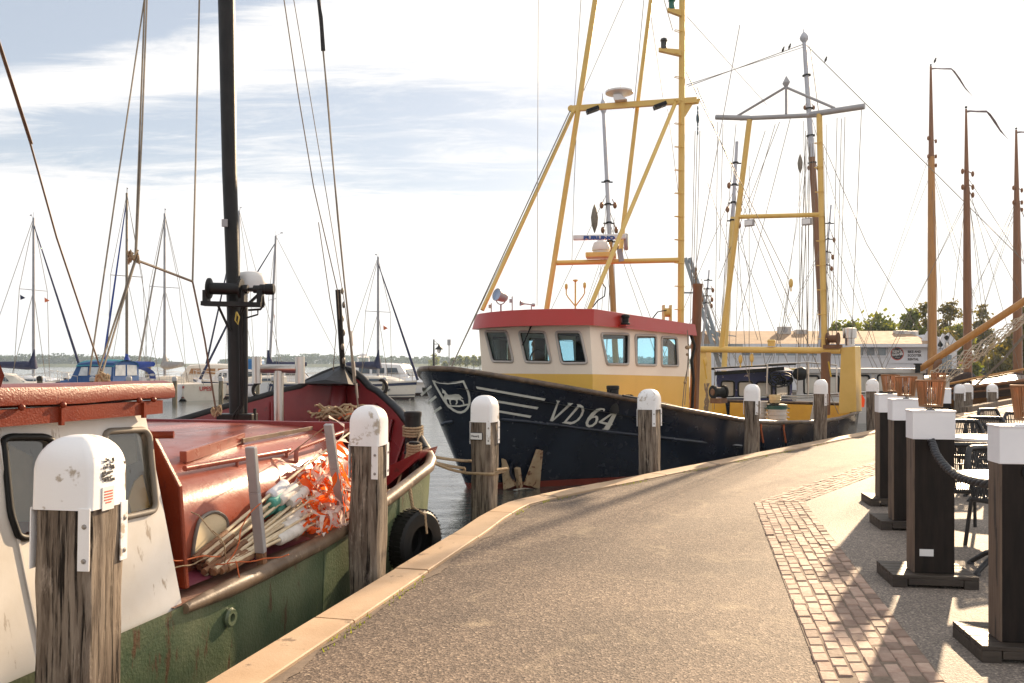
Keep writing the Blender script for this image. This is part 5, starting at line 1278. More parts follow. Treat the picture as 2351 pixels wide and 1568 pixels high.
# orange hull ropes
for x, lab in ((1744,'left one of two frayed orange rope ends hanging over the trawler rail'), (1796,'right one of two frayed orange rope ends hanging over the trawler rail')):
    u_ = 6; p0 = hit(hull_bvh, x, 985, .03); p1 = hit(hull_bvh, x+5, 1015, .03); p2 = hit(hull_bvh, x+7, 1040, .03)
    if not (p0 and p1 and p2): continue
    top_ = p0+V((0,0,.10)); mb = MB(); twist(mb, [top_-TR*.1, top_, p0, p1], .02); mb.m = 1
    for k in range(9): mb.bar(p1, p2+V((R(-.06,.06),R(-.03,.03),R(-.02,.05))), .006, n=4)
    mb.build('rope_end', [M_ropeo, M_navy], loc=p0, smooth=60, label=lab, cat='rope', group='rope ends over the trawler rail')
# tubs on deck
M_tub = mat('white_fish_tub', (.62,.58,.54), (.52,.48,.44), ns=4, rough=.5, patch=(.3,.24,.2), pth=.68, ps=9)
M_tubg = mat('dark_green_tub', (.02,.09,.08), (.03,.11,.1), ns=4, rough=.45)
def tub(c, r0, r1, h, m_, lab, cat='tub', grp='stacked fish tubs on the trawler deck'):
    t = thing('tub', lab, cat, c, 0, grp)
    mb = MB(); mb.lathe([(r0*.96,0),(r0,.02),(r1*.93,h*.70),(r1*.96,h*.72),(r1*.98,h*.9),(r1*1.05,h*.94),(r1*1.05,h),(r1*.97,h),(r0*.9,.05)], c, 24); mb.build('body', m_, t, smooth=35)
    for sg in (-1, 1):
        mb = MB(); mb.tube([c+V((sg*r1*.97,-.05,h*.84)), c+V((sg*(r1+.05),-.04,h*.8)), c+V((sg*(r1+.05),.04,h*.8)), c+V((sg*r1*.97,.05,h*.84))], .014, 6); mb.build('handle', m_, t)
    return t
tc = ontv(1784,975,1.75); tc.z = -.06; k = (1784-CX)/F
tub(tc, .175, .225, .38, M_tub, 'lowest white tub of the stack with the dark green tub on top')
tub(tc+V((0,0,.13)), .175, .22, .38, M_tub, 'middle white tub of the stack under the dark green tub')
tub(tc+V((0,0,.24)), .175, .215, .38, M_tub, 'upper white tub directly under the dark green tub')
tub(tc+V((0,0,.37)), .175, .225, .34, M_tubg, 'dark green tub with black rim on top of the white tubs')
mb = MB(); c = tc+V((0,0,.71)); mb.lathe([(.225,0),(.23,.02),(.15,.04),(.02,.05)], c, 24); mb.tube([c+V((-.06,0,.04)), c+V((-.06,0,.09)), c+V((.06,0,.09)), c+V((.06,0,.04))], .010, 6); mb.build('black_cover', M_rubber, smooth=40, loc=c, label='black lid with handle lying on the dark green tub', cat='lid')
mb = MB(); c = tc+V((-.05,.0,.77)); mb.lathe([(.11,0),(.12,.02),(.13,.07),(.14,.08),(.125,.085),(.135,.13),(.145,.135),(.13,.14),(.135,.19),(.12,.19),(.11,.08)], c, 20); mb.build('small_bucket', mat('cream_bucket', (.62,.50,.30), (.7,.55,.3), ns=5, rough=.5), smooth=40, loc=c, label='small cream buckets nested on the black tub lid', cat='bucket')
t2 = tc+V((-.40,.22,0))
tub(t2, .175, .225, .38, M_tub, 'lowest white tub of the left stack half hidden by the timber post'); tub(t2+V((0,0,.17)), .175, .22, .38, M_tub, 'second white tub of the left stack half hidden by the timber post'); tub(t2+V((0,0,.33)), .175, .22, .36, M_tub, 'third white tub of the left stack half hidden by the timber post'); tub(t2+V((0,0,.46)), .175, .225, .34, M_tub, 'topmost white tub of the left stack half hidden by the timber post')
mb = MB(); p = [ontv(1858,970,1.9), ontv(1872,966,1.9), ontv(1880,905,1.6), ontv(1872,900,1.6)]; mb.prism(p, TA*.5); mb.build('folded_tarp', mat('grey_tarp', (.45,.42,.38), (.35,.32,.28), ns=6, rough=.6, bump=.6, bs=12, dist=.03), loc=p[0], label='pale grey folded tarpaulin on the trawler stern deck', cat='tarpaulin')
# deck winch with black drum
c = ontv(1650,900,-1.0); t = thing('deck_winch', 'dark deck winch drum behind the yellow gantry pillar', 'winch', c)
mb = MB(); mb.lathe([(.19,-.2),(.19,-.17),(.13,-.16),(.13,.16),(.19,.17),(.19,.2)], c, 20, TA+TR*.5); mb.build('drum', M_rubber, t, smooth=40)
mb = MB(); mb.lathe([(.10,.21),(.08,.23),(.02,.23)], c, 14, -(TA+TR*.5)); mb.box(c-V((0,0,.24)), (.45,.3,.14), TRZ); mb.build('winch_bed', M_rustpile, t)
# ---------- terrace: rope posts, lamps, tables, chairs
M_pblk = mat('black_stained_wood', (.008,.0055,.0045), (.018,.012,.009), ns=4, stretch=(5,5,.7), rough=.6, spec=.25, bump=.35, bs=14, patch=(.05,.036,.025), pth=.70, ps=7)
M_pedge = mat('weathered_post_edge', (.16,.11,.075), (.09,.062,.045), ns=4, stretch=(6,6,.6), rough=.7, bump=.5, bs=14, patch=(.03,.022,.018), pth=.58, ps=4)
M_pwht = mat('post_white_paint', (.84,.84,.86), (.78,.78,.80), ns=4, rough=.45, bump=.15, bs=12, patch=(.3,.28,.26), pth=.73, ps=16)
M_pal = mat('dark_pallet_wood', (.028,.02,.015), (.06,.045,.033), ns=4, stretch=(1,5,5), rough=.55, bump=.5, bs=14)
M_ratt = mat('brown_cord', (.36,.20,.095), (.46,.27,.14), ns=6, rough=.6, island=.25, trans=(1.3,1.1,.9))
M_bulb = glass_mat('bulb_glass', (.95,.93,.88), .75, .05)
M_fil = mat('bulb_core', (.85,.80,.68), rough=.4)
M_brop = mat('black_rope', (.016,.017,.02), (.035,.035,.04), ns=30, rough=.55, bump=.8, bs=140)
M_wick = mat('black_wicker', (.012,.012,.014), (.028,.027,.028), ns=14, rough=.42, bump=.5, bs=70)
M_tabl = mat('white_table_top', (.74,.72,.70), (.68,.66,.64), ns=3, rough=.22)
def rope_post(c, rz, lab, w=.285, sticker=False, base=(.58,.47), bo=(0,0)):
    t = thing('rope_post', lab, 'post', c, rz, 'black and white wooden rope posts along the terrace')
    mb = MB()
    for k in range(5): mb.box((bo[0], bo[1]-base[1]/2+base[1]*(k+.5)/5, .082), (base[0], base[1]/5-.006, .026))
    for sx in (-1, 1): mb.box((bo[0]+sx*(base[0]/2-.05), bo[1], .034), (.10, base[1]-.01, .068))
    mb.box((bo[0], bo[1]-base[1]/2+.013, .0475), (base[0]-.21, .022, .043)); mb.build('base_plate', M_pal, t, local=True, bevel=.004)
    mb = MB(); mb.box((.004,-.05,.580), (w-.012,w*.6-.004,.968)); mb.build('post_body', M_pblk, t, local=True, bevel=.005)
    mb = MB(); mb.box((-w/2+.014,-.05,.580), (.028,w*.58,.967)); mb.build('post_side_plank', M_pedge, t, local=True, bevel=.004)
    mb = MB(); mb.box((0,-.05,1.163), (w+.006,w*.6+.006,.20)); mb.box((0,-.05,1.266), (w+.016,w*.6+.016,.012)); mb.build('white_top', M_pwht, t, local=True, bevel=.004)
    if sticker:
        mb = MB(); mb.box((-.052,-w*.3-.054,.245), (.095,.003,.05)); mb.build('sticker', M_lblw, t, local=True)
    mb = MB(); mb.lathe([(.034,0),(.034,.006),(.024,.006),(.024,.0)], (0,-w*.3-.054,1.02), 16, (0,-1,0)); mb.build('rope_hole', M_rubber, t, local=True)
    return t
def rp_center(x, Yf, rz, w=.285):
    cx_ = (x-CX)/F*Yf; Mz = Matrix.Rotation(rz, 3, 'Z'); return V((cx_, Yf, 0))+Mz @ V((w/2, w/2, 0))
rz_ = radians(-9)
pA = rp_center(2297, 4.72, rz_); pB = rp_center(2097, 6.30, rz_); pC = rp_center(2050, 8.43, rz_); pD = rp_center(2018, 9.85, rz_); pE = V((6.0, 12.3, 0))
rope_post(pA, rz_, 'black rope post with white top at the right edge, nearest of the rope posts', bo=(.03,.02))
rope_post(pB, rz_, 'black rope post with a small white sticker near its foot', sticker=True, bo=(-.01,.02))
rope_post(pC, rz_, 'black rope post half hidden directly behind the one with the sticker', bo=(.03,.05))
rope_post(pD, rz_, 'black rope post at the end of the front row, leftmost of the rope posts', bo=(.05,.05))
rope_post(pE, rz_, 'black rope post of the rear row behind the lamp on the stickered post')
def rattan_lamp(c, lab, sc=1.0):
    t = thing('lamp', lab, 'lamp', c, 0, 'rattan lamps on the rope posts')
    rt, rb_, h, z0 = .098, .075, .185, .028; n = 40
    mb = MB()
    for k in range(n):
        if random.random() < .06: continue
        a = 2*pi*k/n+R(-.02,.02); mb.bar((rb_*cos(a), rb_*sin(a), z0), (rt*cos(a), rt*sin(a), z0+h), .0046, n=5)
    sh = mb.build('lamp_shade', M_ratt, t, local=True)
    for r_, z in ((rt, z0+h), (rb_, z0)):
        mb = MB(); mb.tube([(r_*cos(a), r_*sin(a), z) for a in [2*pi*k/24 for k in range(24)]], .0065, 6, closed=True); mb.build('ring', M_ratt, sh, local=True, smooth=60)
    mb = MB(); mb.bar((0,0,0), (0,0,.04), .008); mb.lathe([(.03,0),(.03,.006),(.01,.01)], (0,0,0), 14); mb.lathe([(.006,.0),(.072,.002),(.072,.005),(.006,.007)], (0,0,.034), 16); mb.build('lamp_stem', M_greyst, t, local=True)
    mb = MB(); mb.lathe([(.014,.16),(.018,.13),(.034,.10),(.038,.08),(.03,.055),(.012,.042),(.002,.04)], (0,0,.012), 16); bl = mb.build('bulb', M_bulb, t, local=True, smooth=60)
    mb = MB(); mb.lathe([(.004,0),(.012,.02),(.012,.05),(.004,.06)], (0,0,.065), 8); mb.build('filament', M_fil, bl, local=True); mb = MB(); mb.bar((0,0,.16), (0,0,.205), .014); mb.beam((-rt,0,.208),(rt,0,.208),.006,.006); mb.build('lamp_socket', M_rubber, t, local=True)
random.seed(3)
for p, l in ((pA,'rattan lamp at the right edge on the nearest rope post'),(pB,'rattan lamp on the rope post with the white sticker'),(pC,'rattan lamp on the half hidden rope post, middle of the three lamps close together'),(pD,'rattan lamp on the end rope post, leftmost of the lamps'),(pE,'rattan lamp on the rear rope post, mostly hidden behind another lamp')):
    q = p+V((.0,-.04,1.272)); 
    if p is pA: q += V((.06,.02,0))
    rattan_lamp(q, l)
# rope between the posts
mb = MB(); pts = [P(2139,1013,6.29), P(2143,1025,6.20), P(2153,1048,6.0), P(2176,1076,5.75), P(2206,1096,5.5), P(2243,1107,5.25), P(2275,1111,5.1), P(2310,1105,5.03), P(2335,1090,5.01)]
sm = []
for i in range(len(pts)-1):
    a, b_ = pts[max(i-1,0)], pts[i]; c, d = pts[i+1], pts[min(i+2, len(pts)-1)]
    for k in range(6):
        q = k/6; sm.append(.5*((2*b_)+(c-a)*q+(2*a-5*b_+4*c-d)*q*q+(3*b_-a-3*c+d)*q**3))
sm.append(pts[-1]); twist(mb, sm, .027, 8, .085); mb.build('barrier_rope', M_brop, smooth=75, loc=pts[0], label='thick black rope hanging between the two nearest rope posts', cat='rope')
# round tables
def table(c, lab, r_=.36):
    t = thing('round_table', lab, 'table', c, .4, 'round white terrace tables')
    mb = MB(); mb.lathe([(r_-.012,.715),(r_,.722),(r_,.745),(r_-.008,.752),(.01,.752)], (0,0,0), 48); mb.build('table_top', M_tabl, t, local=True, smooth=35)
    mb = MB(); mb.bar((0,0,.10),(0,0,.715),.032,n=14); mb.lathe([(.05,.1),(.06,.14),(.03,.2)], (0,0,0), 14); mb.build('pedestal', M_wick, t, local=True, smooth=50)
    for k in range(4):
        a = k*pi/2; d = V((cos(a), sin(a), 0)); mb = MB(); mb.tube([d*.03+V((0,0,.16)), d*.16+V((0,0,.12)), d*.27+V((0,0,.045)), d*.30+V((0,0,.02))], .020, 8); mb.lathe([(.028,0),(.028,.02),(.018,.03)], d*.30, 10); mb.build('table_foot', M_wick, t, local=True, smooth=50)
table((3.80,6.72,0), 'round white table behind the black rope, nearest of the tables')
table((5.62,10.3,0), 'round white table further back with wicker chairs behind it', .42)
# wicker chairs
def chair(lab, c, rz):
    t = thing('wicker_chair', lab, 'chair', (0,0,0), 0, 'black wicker chairs on the terrace')
    W_, D_ = .54, .52
    mb = MB(); mb.box((0,0,.42), (W_-.06,D_-.04,.045)); mb.build('seat', M_wick, t, local=True, bevel=.015)
    for sx in (-1,1):
        for sy in (-1,1):
            mb = MB(); mb.tube([(sx*(W_/2-.04), sy*(D_/2-.03), .42), (sx*(W_/2-.02), sy*(D_/2+(0 if sy < 0 else .02)), 0)], .017, 8); mb.build('leg', M_wick, t, local=True, smooth=50)
    rim = []
    for k in range(19):
        f_ = k/18; a = pi*f_; x = -cos(a)*(W_/2); 
        y = D_/2-.04+.08*sin(a); z = .62+.24*min(1, (sin(a)*1.6))
        rim.append(V((x*min(1, 1.0), y, z)))
    mb = MB(); rr = [V((-W_/2, -D_/2+.04, .44)), V((-W_/2, -D_/2+.04, .62)), V((-W_/2, 0, .635))]+rim+[V((W_/2, 0, .635)), V((W_/2, -D_/2+.04, .62)), V((W_/2, -D_/2+.04, .44))]
    mb.tube(rr, .026, 8); mb.build('back_rim', M_wick, t, local=True, smooth=60)
    mb = MB()
    for p in rim[1:-1]:
        for e in (-.011, .011): mb.bar((p.x*.88+e, D_/2-.05, .44), (p.x+e, p.y, p.z-.01), .006, n=5)
    for k in range(5):
        y = -D_/2+.10+k*.075
        for sx in (-1,1): mb.bar((sx*W_/2,y,.44),(sx*W_/2,y,.63),.006,n=5)
    for z in (.52,.60,.68,.76): mb.tube([V((p.x*(.88+.12*(z-.44)/.4), D_/2-.05+(p.y-D_/2+.05)*(z-.44)/.4, z)) for p in rim[2:-2]], .007, 5)
    mb.build('back_weave', M_wick, t, local=True)
    t.location = c; t.rotation_euler = (0,0,rz); return t
ch = chair('black wicker chair standing just behind the far round table', (5.95,11.2,0), radians(5))
for c, rz, l in (((6.55,11.9,0), radians(-12), 'black wicker chair right of and behind the one at the far table'), ((8.0,14.2,0), radians(25), 'farthest black wicker chair, its slatted back standing above the others'), ((7.75,13.1,0), radians(-15), 'black wicker chair near the right edge beside the farthest chair'), ((4.30,8.35,0), radians(176), 'black wicker chair seen from behind under the white glare between the two tables'), ((4.35,7.55,0), radians(20), 'black wicker chair at the nearest table with its arm rail low behind the rope'), ((5.6,11.6,0), radians(2), 'black wicker chair mostly hidden behind the stickered rope post top')):
    dup(ch, c, rz, l)
# ---------- marina on the left: yachts, cruisers, piles, far shore
M_gel = mat('white_gelcoat', (.78,.78,.78), (.70,.70,.71), ns=1.2, rough=.25)
M_gelc = mat('cream_gelcoat', (.74,.68,.58), (.70,.63,.53), ns=1.2, rough=.3)
M_nvy = mat('navy_stripe', (.015,.025,.07), rough=.35)
M_redst = mat('red_stripe', (.42,.03,.02), rough=.4)
M_antif = mat('dark_bottom_paint', (.03,.02,.02), (.05,.02,.02), rough=.6)
M_teal = mat('blue_canvas', (.008,.055,.19), (.010,.07,.21), ns=3, rough=.7)
M_tealt = mat('teal_canvas_top', (.008,.20,.23), (.008,.15,.22), ns=3, rough=.7)
M_nvc = mat('navy_canvas', (.012,.016,.05), (.02,.025,.07), ns=5, rough=.8)
M_blc = mat('royal_blue_canvas', (.010,.04,.24), (.016,.055,.28), ns=5, rough=.8)
M_grc = mat('grey_canvas', (.34,.32,.29), (.27,.25,.23), ns=5, rough=.85)
M_alu = mat('anodised_mast', (.32,.32,.34), (.26,.26,.27), ns=2, rough=.4, metal=.5)
M_smoke = mat('smoked_window', (.03,.045,.06), (.05,.07,.09), ns=2, rough=.06, spec=.8)
M_clr = mat('clear_vinyl', (.40,.42,.44), (.55,.57,.58), ns=3, rough=.12, spec=.7)
M_teak = mat('teak_wood', (.28,.13,.04), (.34,.17,.06), ns=5, rough=.5)
M_tan = mat('orange_pennant', (.65,.16,.06), rough=.7)
def hull_fn(L_, B_, fb, dr=.35, sheer=.22, fine=.62):
    def fn(i, side, h):
        x = -L_/2+L_*i
        b_ = B_/2*min(1, ((1-i)/.55)**fine if i > .45 else 1)*(1-.22*max(0, (.25-i)/.25)**1.5)
        z1 = fb+sheer*((i-.35)/.65)**2*(1 if i > .35 else .4); z = -dr+(z1+dr)*h
        k = .35+.65*min(1, h/.45)**.55
        xo = -(1-h)*.07*L_*(i-.5)*(2 if i > .5 else 1.2)*.6
        return V((x+xo, side*b_*k, z))
    return fn
def hull_mesh(fn, nu=18, nv=8, h0=0, h1=1, off=0):
    mb = MB()
    for side in (1, -1):
        vs = []
        for i in range(nu+1):
            for j in range(nv+1):
                p = fn(i/nu, side, h0+(h1-h0)*j/nv); p.y += side*off; vs.append(p)
        mb.add(vs, [(i*(nv+1)+j, (i+1)*(nv+1)+j, (i+1)*(nv+1)+j+1, i*(nv+1)+j+1) for i in range(nu) for j in range(nv)])
    if off == 0:
        a = [fn(0, 1, h0+(h1-h0)*j/nv) for j in range(nv+1)]; b_ = [fn(0, -1, h0+(h1-h0)*j/nv) for j in range(nv+1)]
        mb.add(a+b_, [(j, j+1, nv+1+j+1, nv+1+j) for j in range(nv)])
        d = [fn(i/nu, 1, 1) for i in range(nu+1)]+[fn(i/nu, -1, 1) for i in range(nu+1)]
        mb.add(d, [(i, i+1, nu+1+i+1, nu+1+i) for i in range(nu)])
    return mb
def at_px(x, Y): return (x-CX)/F*Y
def hz(y, Y): return EYE-(y-CY)/F*Y-WATER   # height above the water
def yacht(lab, mx, Y, ytop, head, L_, stripe, cover, hullm=None, name_txt=None, txtcol=None, tilt=0, boom=3.2, hood=None, flags=(), boomz=1.75, cov_h=.46, mastm=None, roofwin=True):
    hd = V((head[0], head[1], 0)).normalized(); rz = atan2(hd.y, hd.x)
    base = V((at_px(mx, Y), Y, WATER)); t = thing('sailing_yacht', lab, 'sailing yacht', base, rz, 'sailing yachts moored in the marina')
    B_ = L_*.31; fb = .95; mo = V((.06*L_, 0, 0)); hullm = hullm or M_gel
    fn0 = hull_fn(L_, B_, fb); fn = lambda i, s_, h: fn0(i, s_, h)-mo
    h = hull_mesh(fn).build('hull', hullm, t, smooth=50, local=True)
    hull_mesh(fn, 18, 2, 0, .34, .012).build('bottom_paint', M_antif, h, smooth=60, local=True)
    hull_mesh(fn, 18, 1, .40, .44, .014).build('boot_stripe', stripe, h, smooth=60, local=True)
    hull_mesh(fn, 18, 1, .82, .93, .016).build('side_stripe', stripe, h, smooth=60, local=True)
    # coachroof
    mb = MB(); cr = []
    for x, w_, z in ((-.10*L_,.30*L_*.62,.42),(-.02*L_,.30*L_*.62,.46),(.10*L_,.26*L_*.6,.40),(.22*L_,.20*L_*.55,.26),(.29*L_,.12*L_*.5,.05)):
        cr.append((x, w_/2, z))
    vs = []
    for x, hw, z in cr: vs += [V((x,-hw,fb-.05)), V((x,-hw*.86,fb+z*.85)), V((x,-hw*.6,fb+z)), V((x,hw*.6,fb+z)), V((x,hw*.86,fb+z*.85)), V((x,hw,fb-.05))]
    mb.add(vs, [(i*6+j, (i+1)*6+j, (i+1)*6+j+1, i*6+j+1) for i in range(4) for j in range(5)]+[(0,1,2,3,4,5)])
    cb_ = mb.build('coachroof', hullm, t, smooth=35, local=True)
    for s_ in (-1, 1):
        mb = MB()
        for x0, x1, k in ((-.07*L_,-.01*L_,0),(.01*L_,.12*L_,1)):
            mb.add([V((x0, s_*(.30*L_*.62/2*.965), fb+.12)), V((x1, s_*(.28*L_*.62/2*(.955-.03*k)), fb+.12)), V((x1, s_*(.28*L_*.62/2*(.90-.03*k)), fb+.28)), V((x0, s_*(.30*L_*.62/2*.905), fb+.28))], [(0,1,2,3)])
        mb.build('cabin_window', M_smoke, cb_, local=True)
    # mast, spreaders, boom
    H_ = hz(ytop, Y)
    mm = mastm or M_alu
    mb = MB(); mb.tube([V((0,0,fb+.3)), V((tilt*.5,0,H_*.5)), V((tilt,0,H_))], [.085,.085,.065], 10); ms = mb.build('mast', mm, t, smooth=50, local=True)
    mb = MB(); zs_ = fb+(H_-fb)*.56
    mb.bar((tilt*.5,-.95,zs_+.05),(tilt*.5,.95,zs_+.05),.022,n=5); mb.bar((tilt,-.03,H_),(tilt-.35,.1,H_+.18),.012,n=4); mb.bar((tilt,0,H_),(tilt,0,H_+.35),.01,n=4); mb.box((tilt-.36,.1,H_+.2),(.16,.02,.07)); mb.build('spreader', mm, ms, local=True)
    mb = MB(); r_ = .016
    for s_ in (-1,1):
        mb.bar((tilt,0,H_-.1),(tilt*.5,s_*.95,zs_+.05),r_,n=4); mb.bar((tilt*.5,s_*.95,zs_+.05),(-.15,s_*B_*.42,fb),r_,n=4); mb.bar((tilt*.5,0,zs_),(-.45,s_*B_*.42,fb),r_,n=4)
    mb.bar((tilt,0,H_),(-.52*L_-mo.x+.1,.2,fb),r_,n=4); mb.build('shrouds', M_wire, ms, local=True)
    mb = MB(); mb.tube([V((tilt+.05,0,H_-.5)), V((.22*L_,0,(H_+fb)/2)), V((.445*L_,0,fb+.25))], [.03,.06,.085], 7); mb.build('furled_jib', cover if cover is not M_teal else M_nvc, ms, smooth=60, local=True)
    mb = MB(); bz = fb+boomz*.62
    prof = []
    for k in range(9):
        f_ = k/8; prof.append((V((-.05-boom*f_, .03*sin(k), bz+.10*f_)), cov_h*(1.05-.55*f_)))
    prof = [(V((.03,0,bz+1.0)), .10), (V((.0,0,bz+.6)), .17)]+prof
    mb.tube([p for p, q in prof], [q*.62 for p, q in prof], 8); mb.build('sail_cover', cover, ms, smooth=60, local=True)
    mb = MB()
    for s_ in (-1,1):
        pts = [fn(i, s_, 1)+V((0,-s_*.05,.55)) for i in (.02,.15,.3,.45,.6,.75,.88,.97)]; mb.tube(pts, .013, 4)
        pts2 = [p-V((0,0,.28)) for p in pts]; mb.tube(pts2, .010, 4)
        for p in pts: mb.bar(p, p-V((0,0,.56)), .014, n=4)
    mb.bar(fn(.02,1,1)+V((0,-.05,.55)), fn(.02,-1,1)+V((0,.05,.55)), .015, n=4); mb.bar(fn(.97,1,1)+V((0,-.05,.55)), fn(1,1,1)+V((.1,0,.6)), .018, n=4); mb.build('guard_rail', M_steel, t, local=True)
    if hood:
        mb = MB()
        def hf_(i, j):
            a = pi*j; w_ = B_*.36; return V((-.10*L_-.95*i+.15, -cos(a)*w_, fb+.30+sin(a)**.7*(.62+.12*i)))
        mb.grid(hf_, 4, 12); hb_ = mb.build('spray_hood', hood, t, smooth=60, local=True)
        mb = MB()
        for s_ in (-1,1): mb.add([V((-.10*L_-.05, s_*B_*.357, fb+.42)), V((-.10*L_-.62, s_*B_*.357, fb+.42)), V((-.10*L_-.62, s_*B_*.32, fb+.78)), V((-.10*L_-.12, s_*B_*.32, fb+.74))], [(0,1,2,3)])
        mb.build('hood_window', M_clr, hb_, local=True)
    if name_txt:
        mb = MB(); where = name_txt[1]
        if where == 'stern':
            p = fn(0, 0, .62)+V((-.09,0,0)); p.z = fb*.62; put_text(mb, name_txt[0], p, (0,-1,0), (0,0,1), .34, bold=.01, center=True)
        else:
            s_ = name_txt[2]; p = fn(name_txt[3], s_, .60)+V((0,s_*.06,0)); q = fn(name_txt[3]+.1, s_, .60)+V((0,s_*.06,0)); d = (q-p)*(1 if s_ < 0 else -1)
            put_text(mb, name_txt[0], p, d, (0,0,1), name_txt[4], shear=.25, bold=.008)
        mb.build('boat_name', txtcol, h, local=True)
    for dy, dz, m_ in flags:
        mb = MB(); mb.add([V((tilt*.5,dy,zs_-dz)), V((tilt*.5+.05,dy+.33,zs_-dz-.18)), V((tilt*.5,dy+.02,zs_-dz-.32))], [(0,1,2)]); mb.build('pennant', m_, ms, local=True)
    return t
YM = 52
yacht('white sloop at the far left with navy sail cover and navy stripe', 77, 53, 500, (.92,-.39), 9.5, M_nvy, M_nvc, boom=4.2, flags=((.75,.35,M_tan),(-.9,.3,M_nvc)))
yacht('white sloop with royal blue sail cover behind the blue canopied cruiser', 291, 53, 443, (-.70,.71), 9.5, M_nvy, M_blc, name_txt=('de Paerrel','stern'), txtcol=M_blue, hood=M_blc, tilt=.0, boom=3.9, mastm=M_wire)
yacht('cream sloop with grey sail cover, red stripe and a red name on its transom', 378, 55, 490, (-.70,.72), 10.5, M_redst, M_grc, M_gelc, name_txt=('UPESI','stern'), txtcol=M_redst, boom=2.6)
yacht('white yacht whose mast rises just right of the black mast', 549, 64, 484, (-.80,.6), 10, M_redst, M_nvc, boom=2.2)
yacht('white yacht with raked mast and the name Fijn on its bow', 617, 56, 540, (-.86,-.50), 9.5, M_nvy, M_nvc, M_gelc, name_txt=('Fijn','bow',1,.66,.75), txtcol=M_nvy, tilt=-.45, boom=2.4, flags=((.5,.9,M_tan),(-.6,1.2,M_nvc)))
yacht('white yacht with navy stripe and navy sail cover beside the trawler bow', 868, 55, 590, (.70,-.71), 9.0, M_nvy, M_nvc, M_gelc, name_txt=('Drijfveer','bow',-1,.70,.30), txtcol=M_lblk, boom=3.4, flags=((.4,.8,M_tan),))
# cruisers
def cruiser(lab, x, Y, rz, L_, cab, hullm, canvas=None, topm=None, arch=False, win=M_smoke):
    t = thing('motor_cruiser', lab, 'motor boat', (at_px(x, Y), Y, WATER), rz, 'motor cruisers moored in the marina')
    B_ = L_*.34; fb = .95; fn = hull_fn(L_, B_, fb, sheer=.35, fine=.7)
    h = hull_mesh(fn).build('hull', hullm, t, smooth=50, local=True); hull_mesh(fn, 18, 2, 0, .36, .012).build('bottom_paint', M_antif, h, smooth=60, local=True); hull_mesh(fn, 18, 1, .86, .93, .016).build('side_stripe', M_nvy, h, smooth=60, local=True)
    x0, x1, zc = cab; w_ = B_*.40; mb = MB()
    ring = lambda x, z, k: [V((x,-w_,fb-.05)), V((x,-w_*k,fb+z)), V((x,-w_*k*.7,fb+z+.08)), V((x,w_*k*.7,fb+z+.08)), V((x,w_*k,fb+z)), V((x,w_,fb-.05))]
    vs = ring(x0, zc*.96, .92)+ring((x0+x1)/2, zc, .9)+ring(x1-.55, zc*.92, .88)+ring(x1, zc*.25, .9)+ring(x1+1.5, .12, .6)
    mb.add(vs, [(i*6+j, (i+1)*6+j, (i+1)*6+j+1, i*6+j+1) for i in range(4) for j in range(5)]+[(0,1,2,3,4,5)])
    c_ = mb.build('canopy' if canvas else 'cabin', canvas or hullm, t, smooth=40, local=True)
    if topm:
        mb = MB(); mb.grid(lambda i, j: V((x0-.05+(x1-.4-x0)*i, (j-.5)*2*w_*.97, fb+zc*(.80+.04*sin(i*pi))+.36*sin(j*pi)**.6)), 6, 12); mb.build('canopy_top', topm, c_, smooth=60, local=True)
    n = 3; seg = (x1-.6-x0)/n
    for s_ in (-1,1):
        for k in range(n):
            a, b_ = x0+.12+seg*k, x0+seg*(k+1)-.06; mb = MB()
            f0, f1 = .42, .78; yk = lambda f_: s_*(w_*(1-(1-.9)*f_)+.015)
            mb.add([V((a,yk(f0),fb+zc*f0)), V((b_,yk(f0),fb+zc*f0)), V((b_-(.18 if k == n-1 else 0),yk(f1),fb+zc*f1)), V((a,yk(f1),fb+zc*f1))], [(0,1,2,3)]); mb.build('window', win, c_, local=True)
    for k in range(2):
        mb = MB(); s_ = (-1,1)[k]; mb.add([V((x0-.015, s_*.06, fb+zc*.42)), V((x0-.015, s_*w_*.82, fb+zc*.42)), V((x0-.015, s_*w_*.78, fb+zc*.86)), V((x0-.015, s_*.06, fb+zc*.88))], [(0,1,2,3)]); mb.build('window', win, c_, local=True)
    mb = MB(); mb.add([V((x1-.50,-w_*.7,fb+zc*.86)), V((x1-.50,w_*.7,fb+zc*.86)), V((x1+.02,w_*.76,fb+zc*.34)), V((x1+.02,-w_*.76,fb+zc*.34))], [(0,1,2,3)]); [setattr(q, 'x', q.x+.03) for q in mb.v]; mb.build('windscreen', win, c_, local=True)
    mb = MB()
    for s_ in (-1,1):
        pts = [fn(i, s_, 1)+V((0,-s_*.05,.5)) for i in (.5,.62,.75,.88,.97)]; mb.tube(pts, .016, 4)
        for p in pts: mb.bar(p, p-V((0,0,.5)), .014, n=4)
    mb.build('pulpit', M_steel, t, local=True)
    if arch:
        mb = MB(); mb.tube([V((x0+.2,-w_,fb+.3)), V((x0+.1,-w_*.9,fb+zc+.5)), V((x0+.1,w_*.9,fb+zc+.5)), V((x0+.2,w_,fb+.3))], .05, 8); mb.lathe([(.2,0),(.28,.05),(.28,.14),(.15,.2)], (x0+.1,0,fb+zc+.55), 14); mb.build('radar_arch', M_gel, t, smooth=50, local=True)
    return t
cruiser('white motor cruiser with blue canvas canopy and teal top', 214, 49, radians(160), 7.2, (-2.35,.75,1.30), M_gel, M_teal, M_tealt, win=M_clr)
cruiser('small cream cruiser with blue windscreen at the left frame edge', 20, 47, radians(20), 5.0, (-1.2,.8,.62), M_gelc)
cruiser('cream cabin cruiser with wood framed windows behind the transom named in red', 462, 60, radians(170), 8.0, (-2.8,1.0,1.15), M_gelc, win=M_teak)
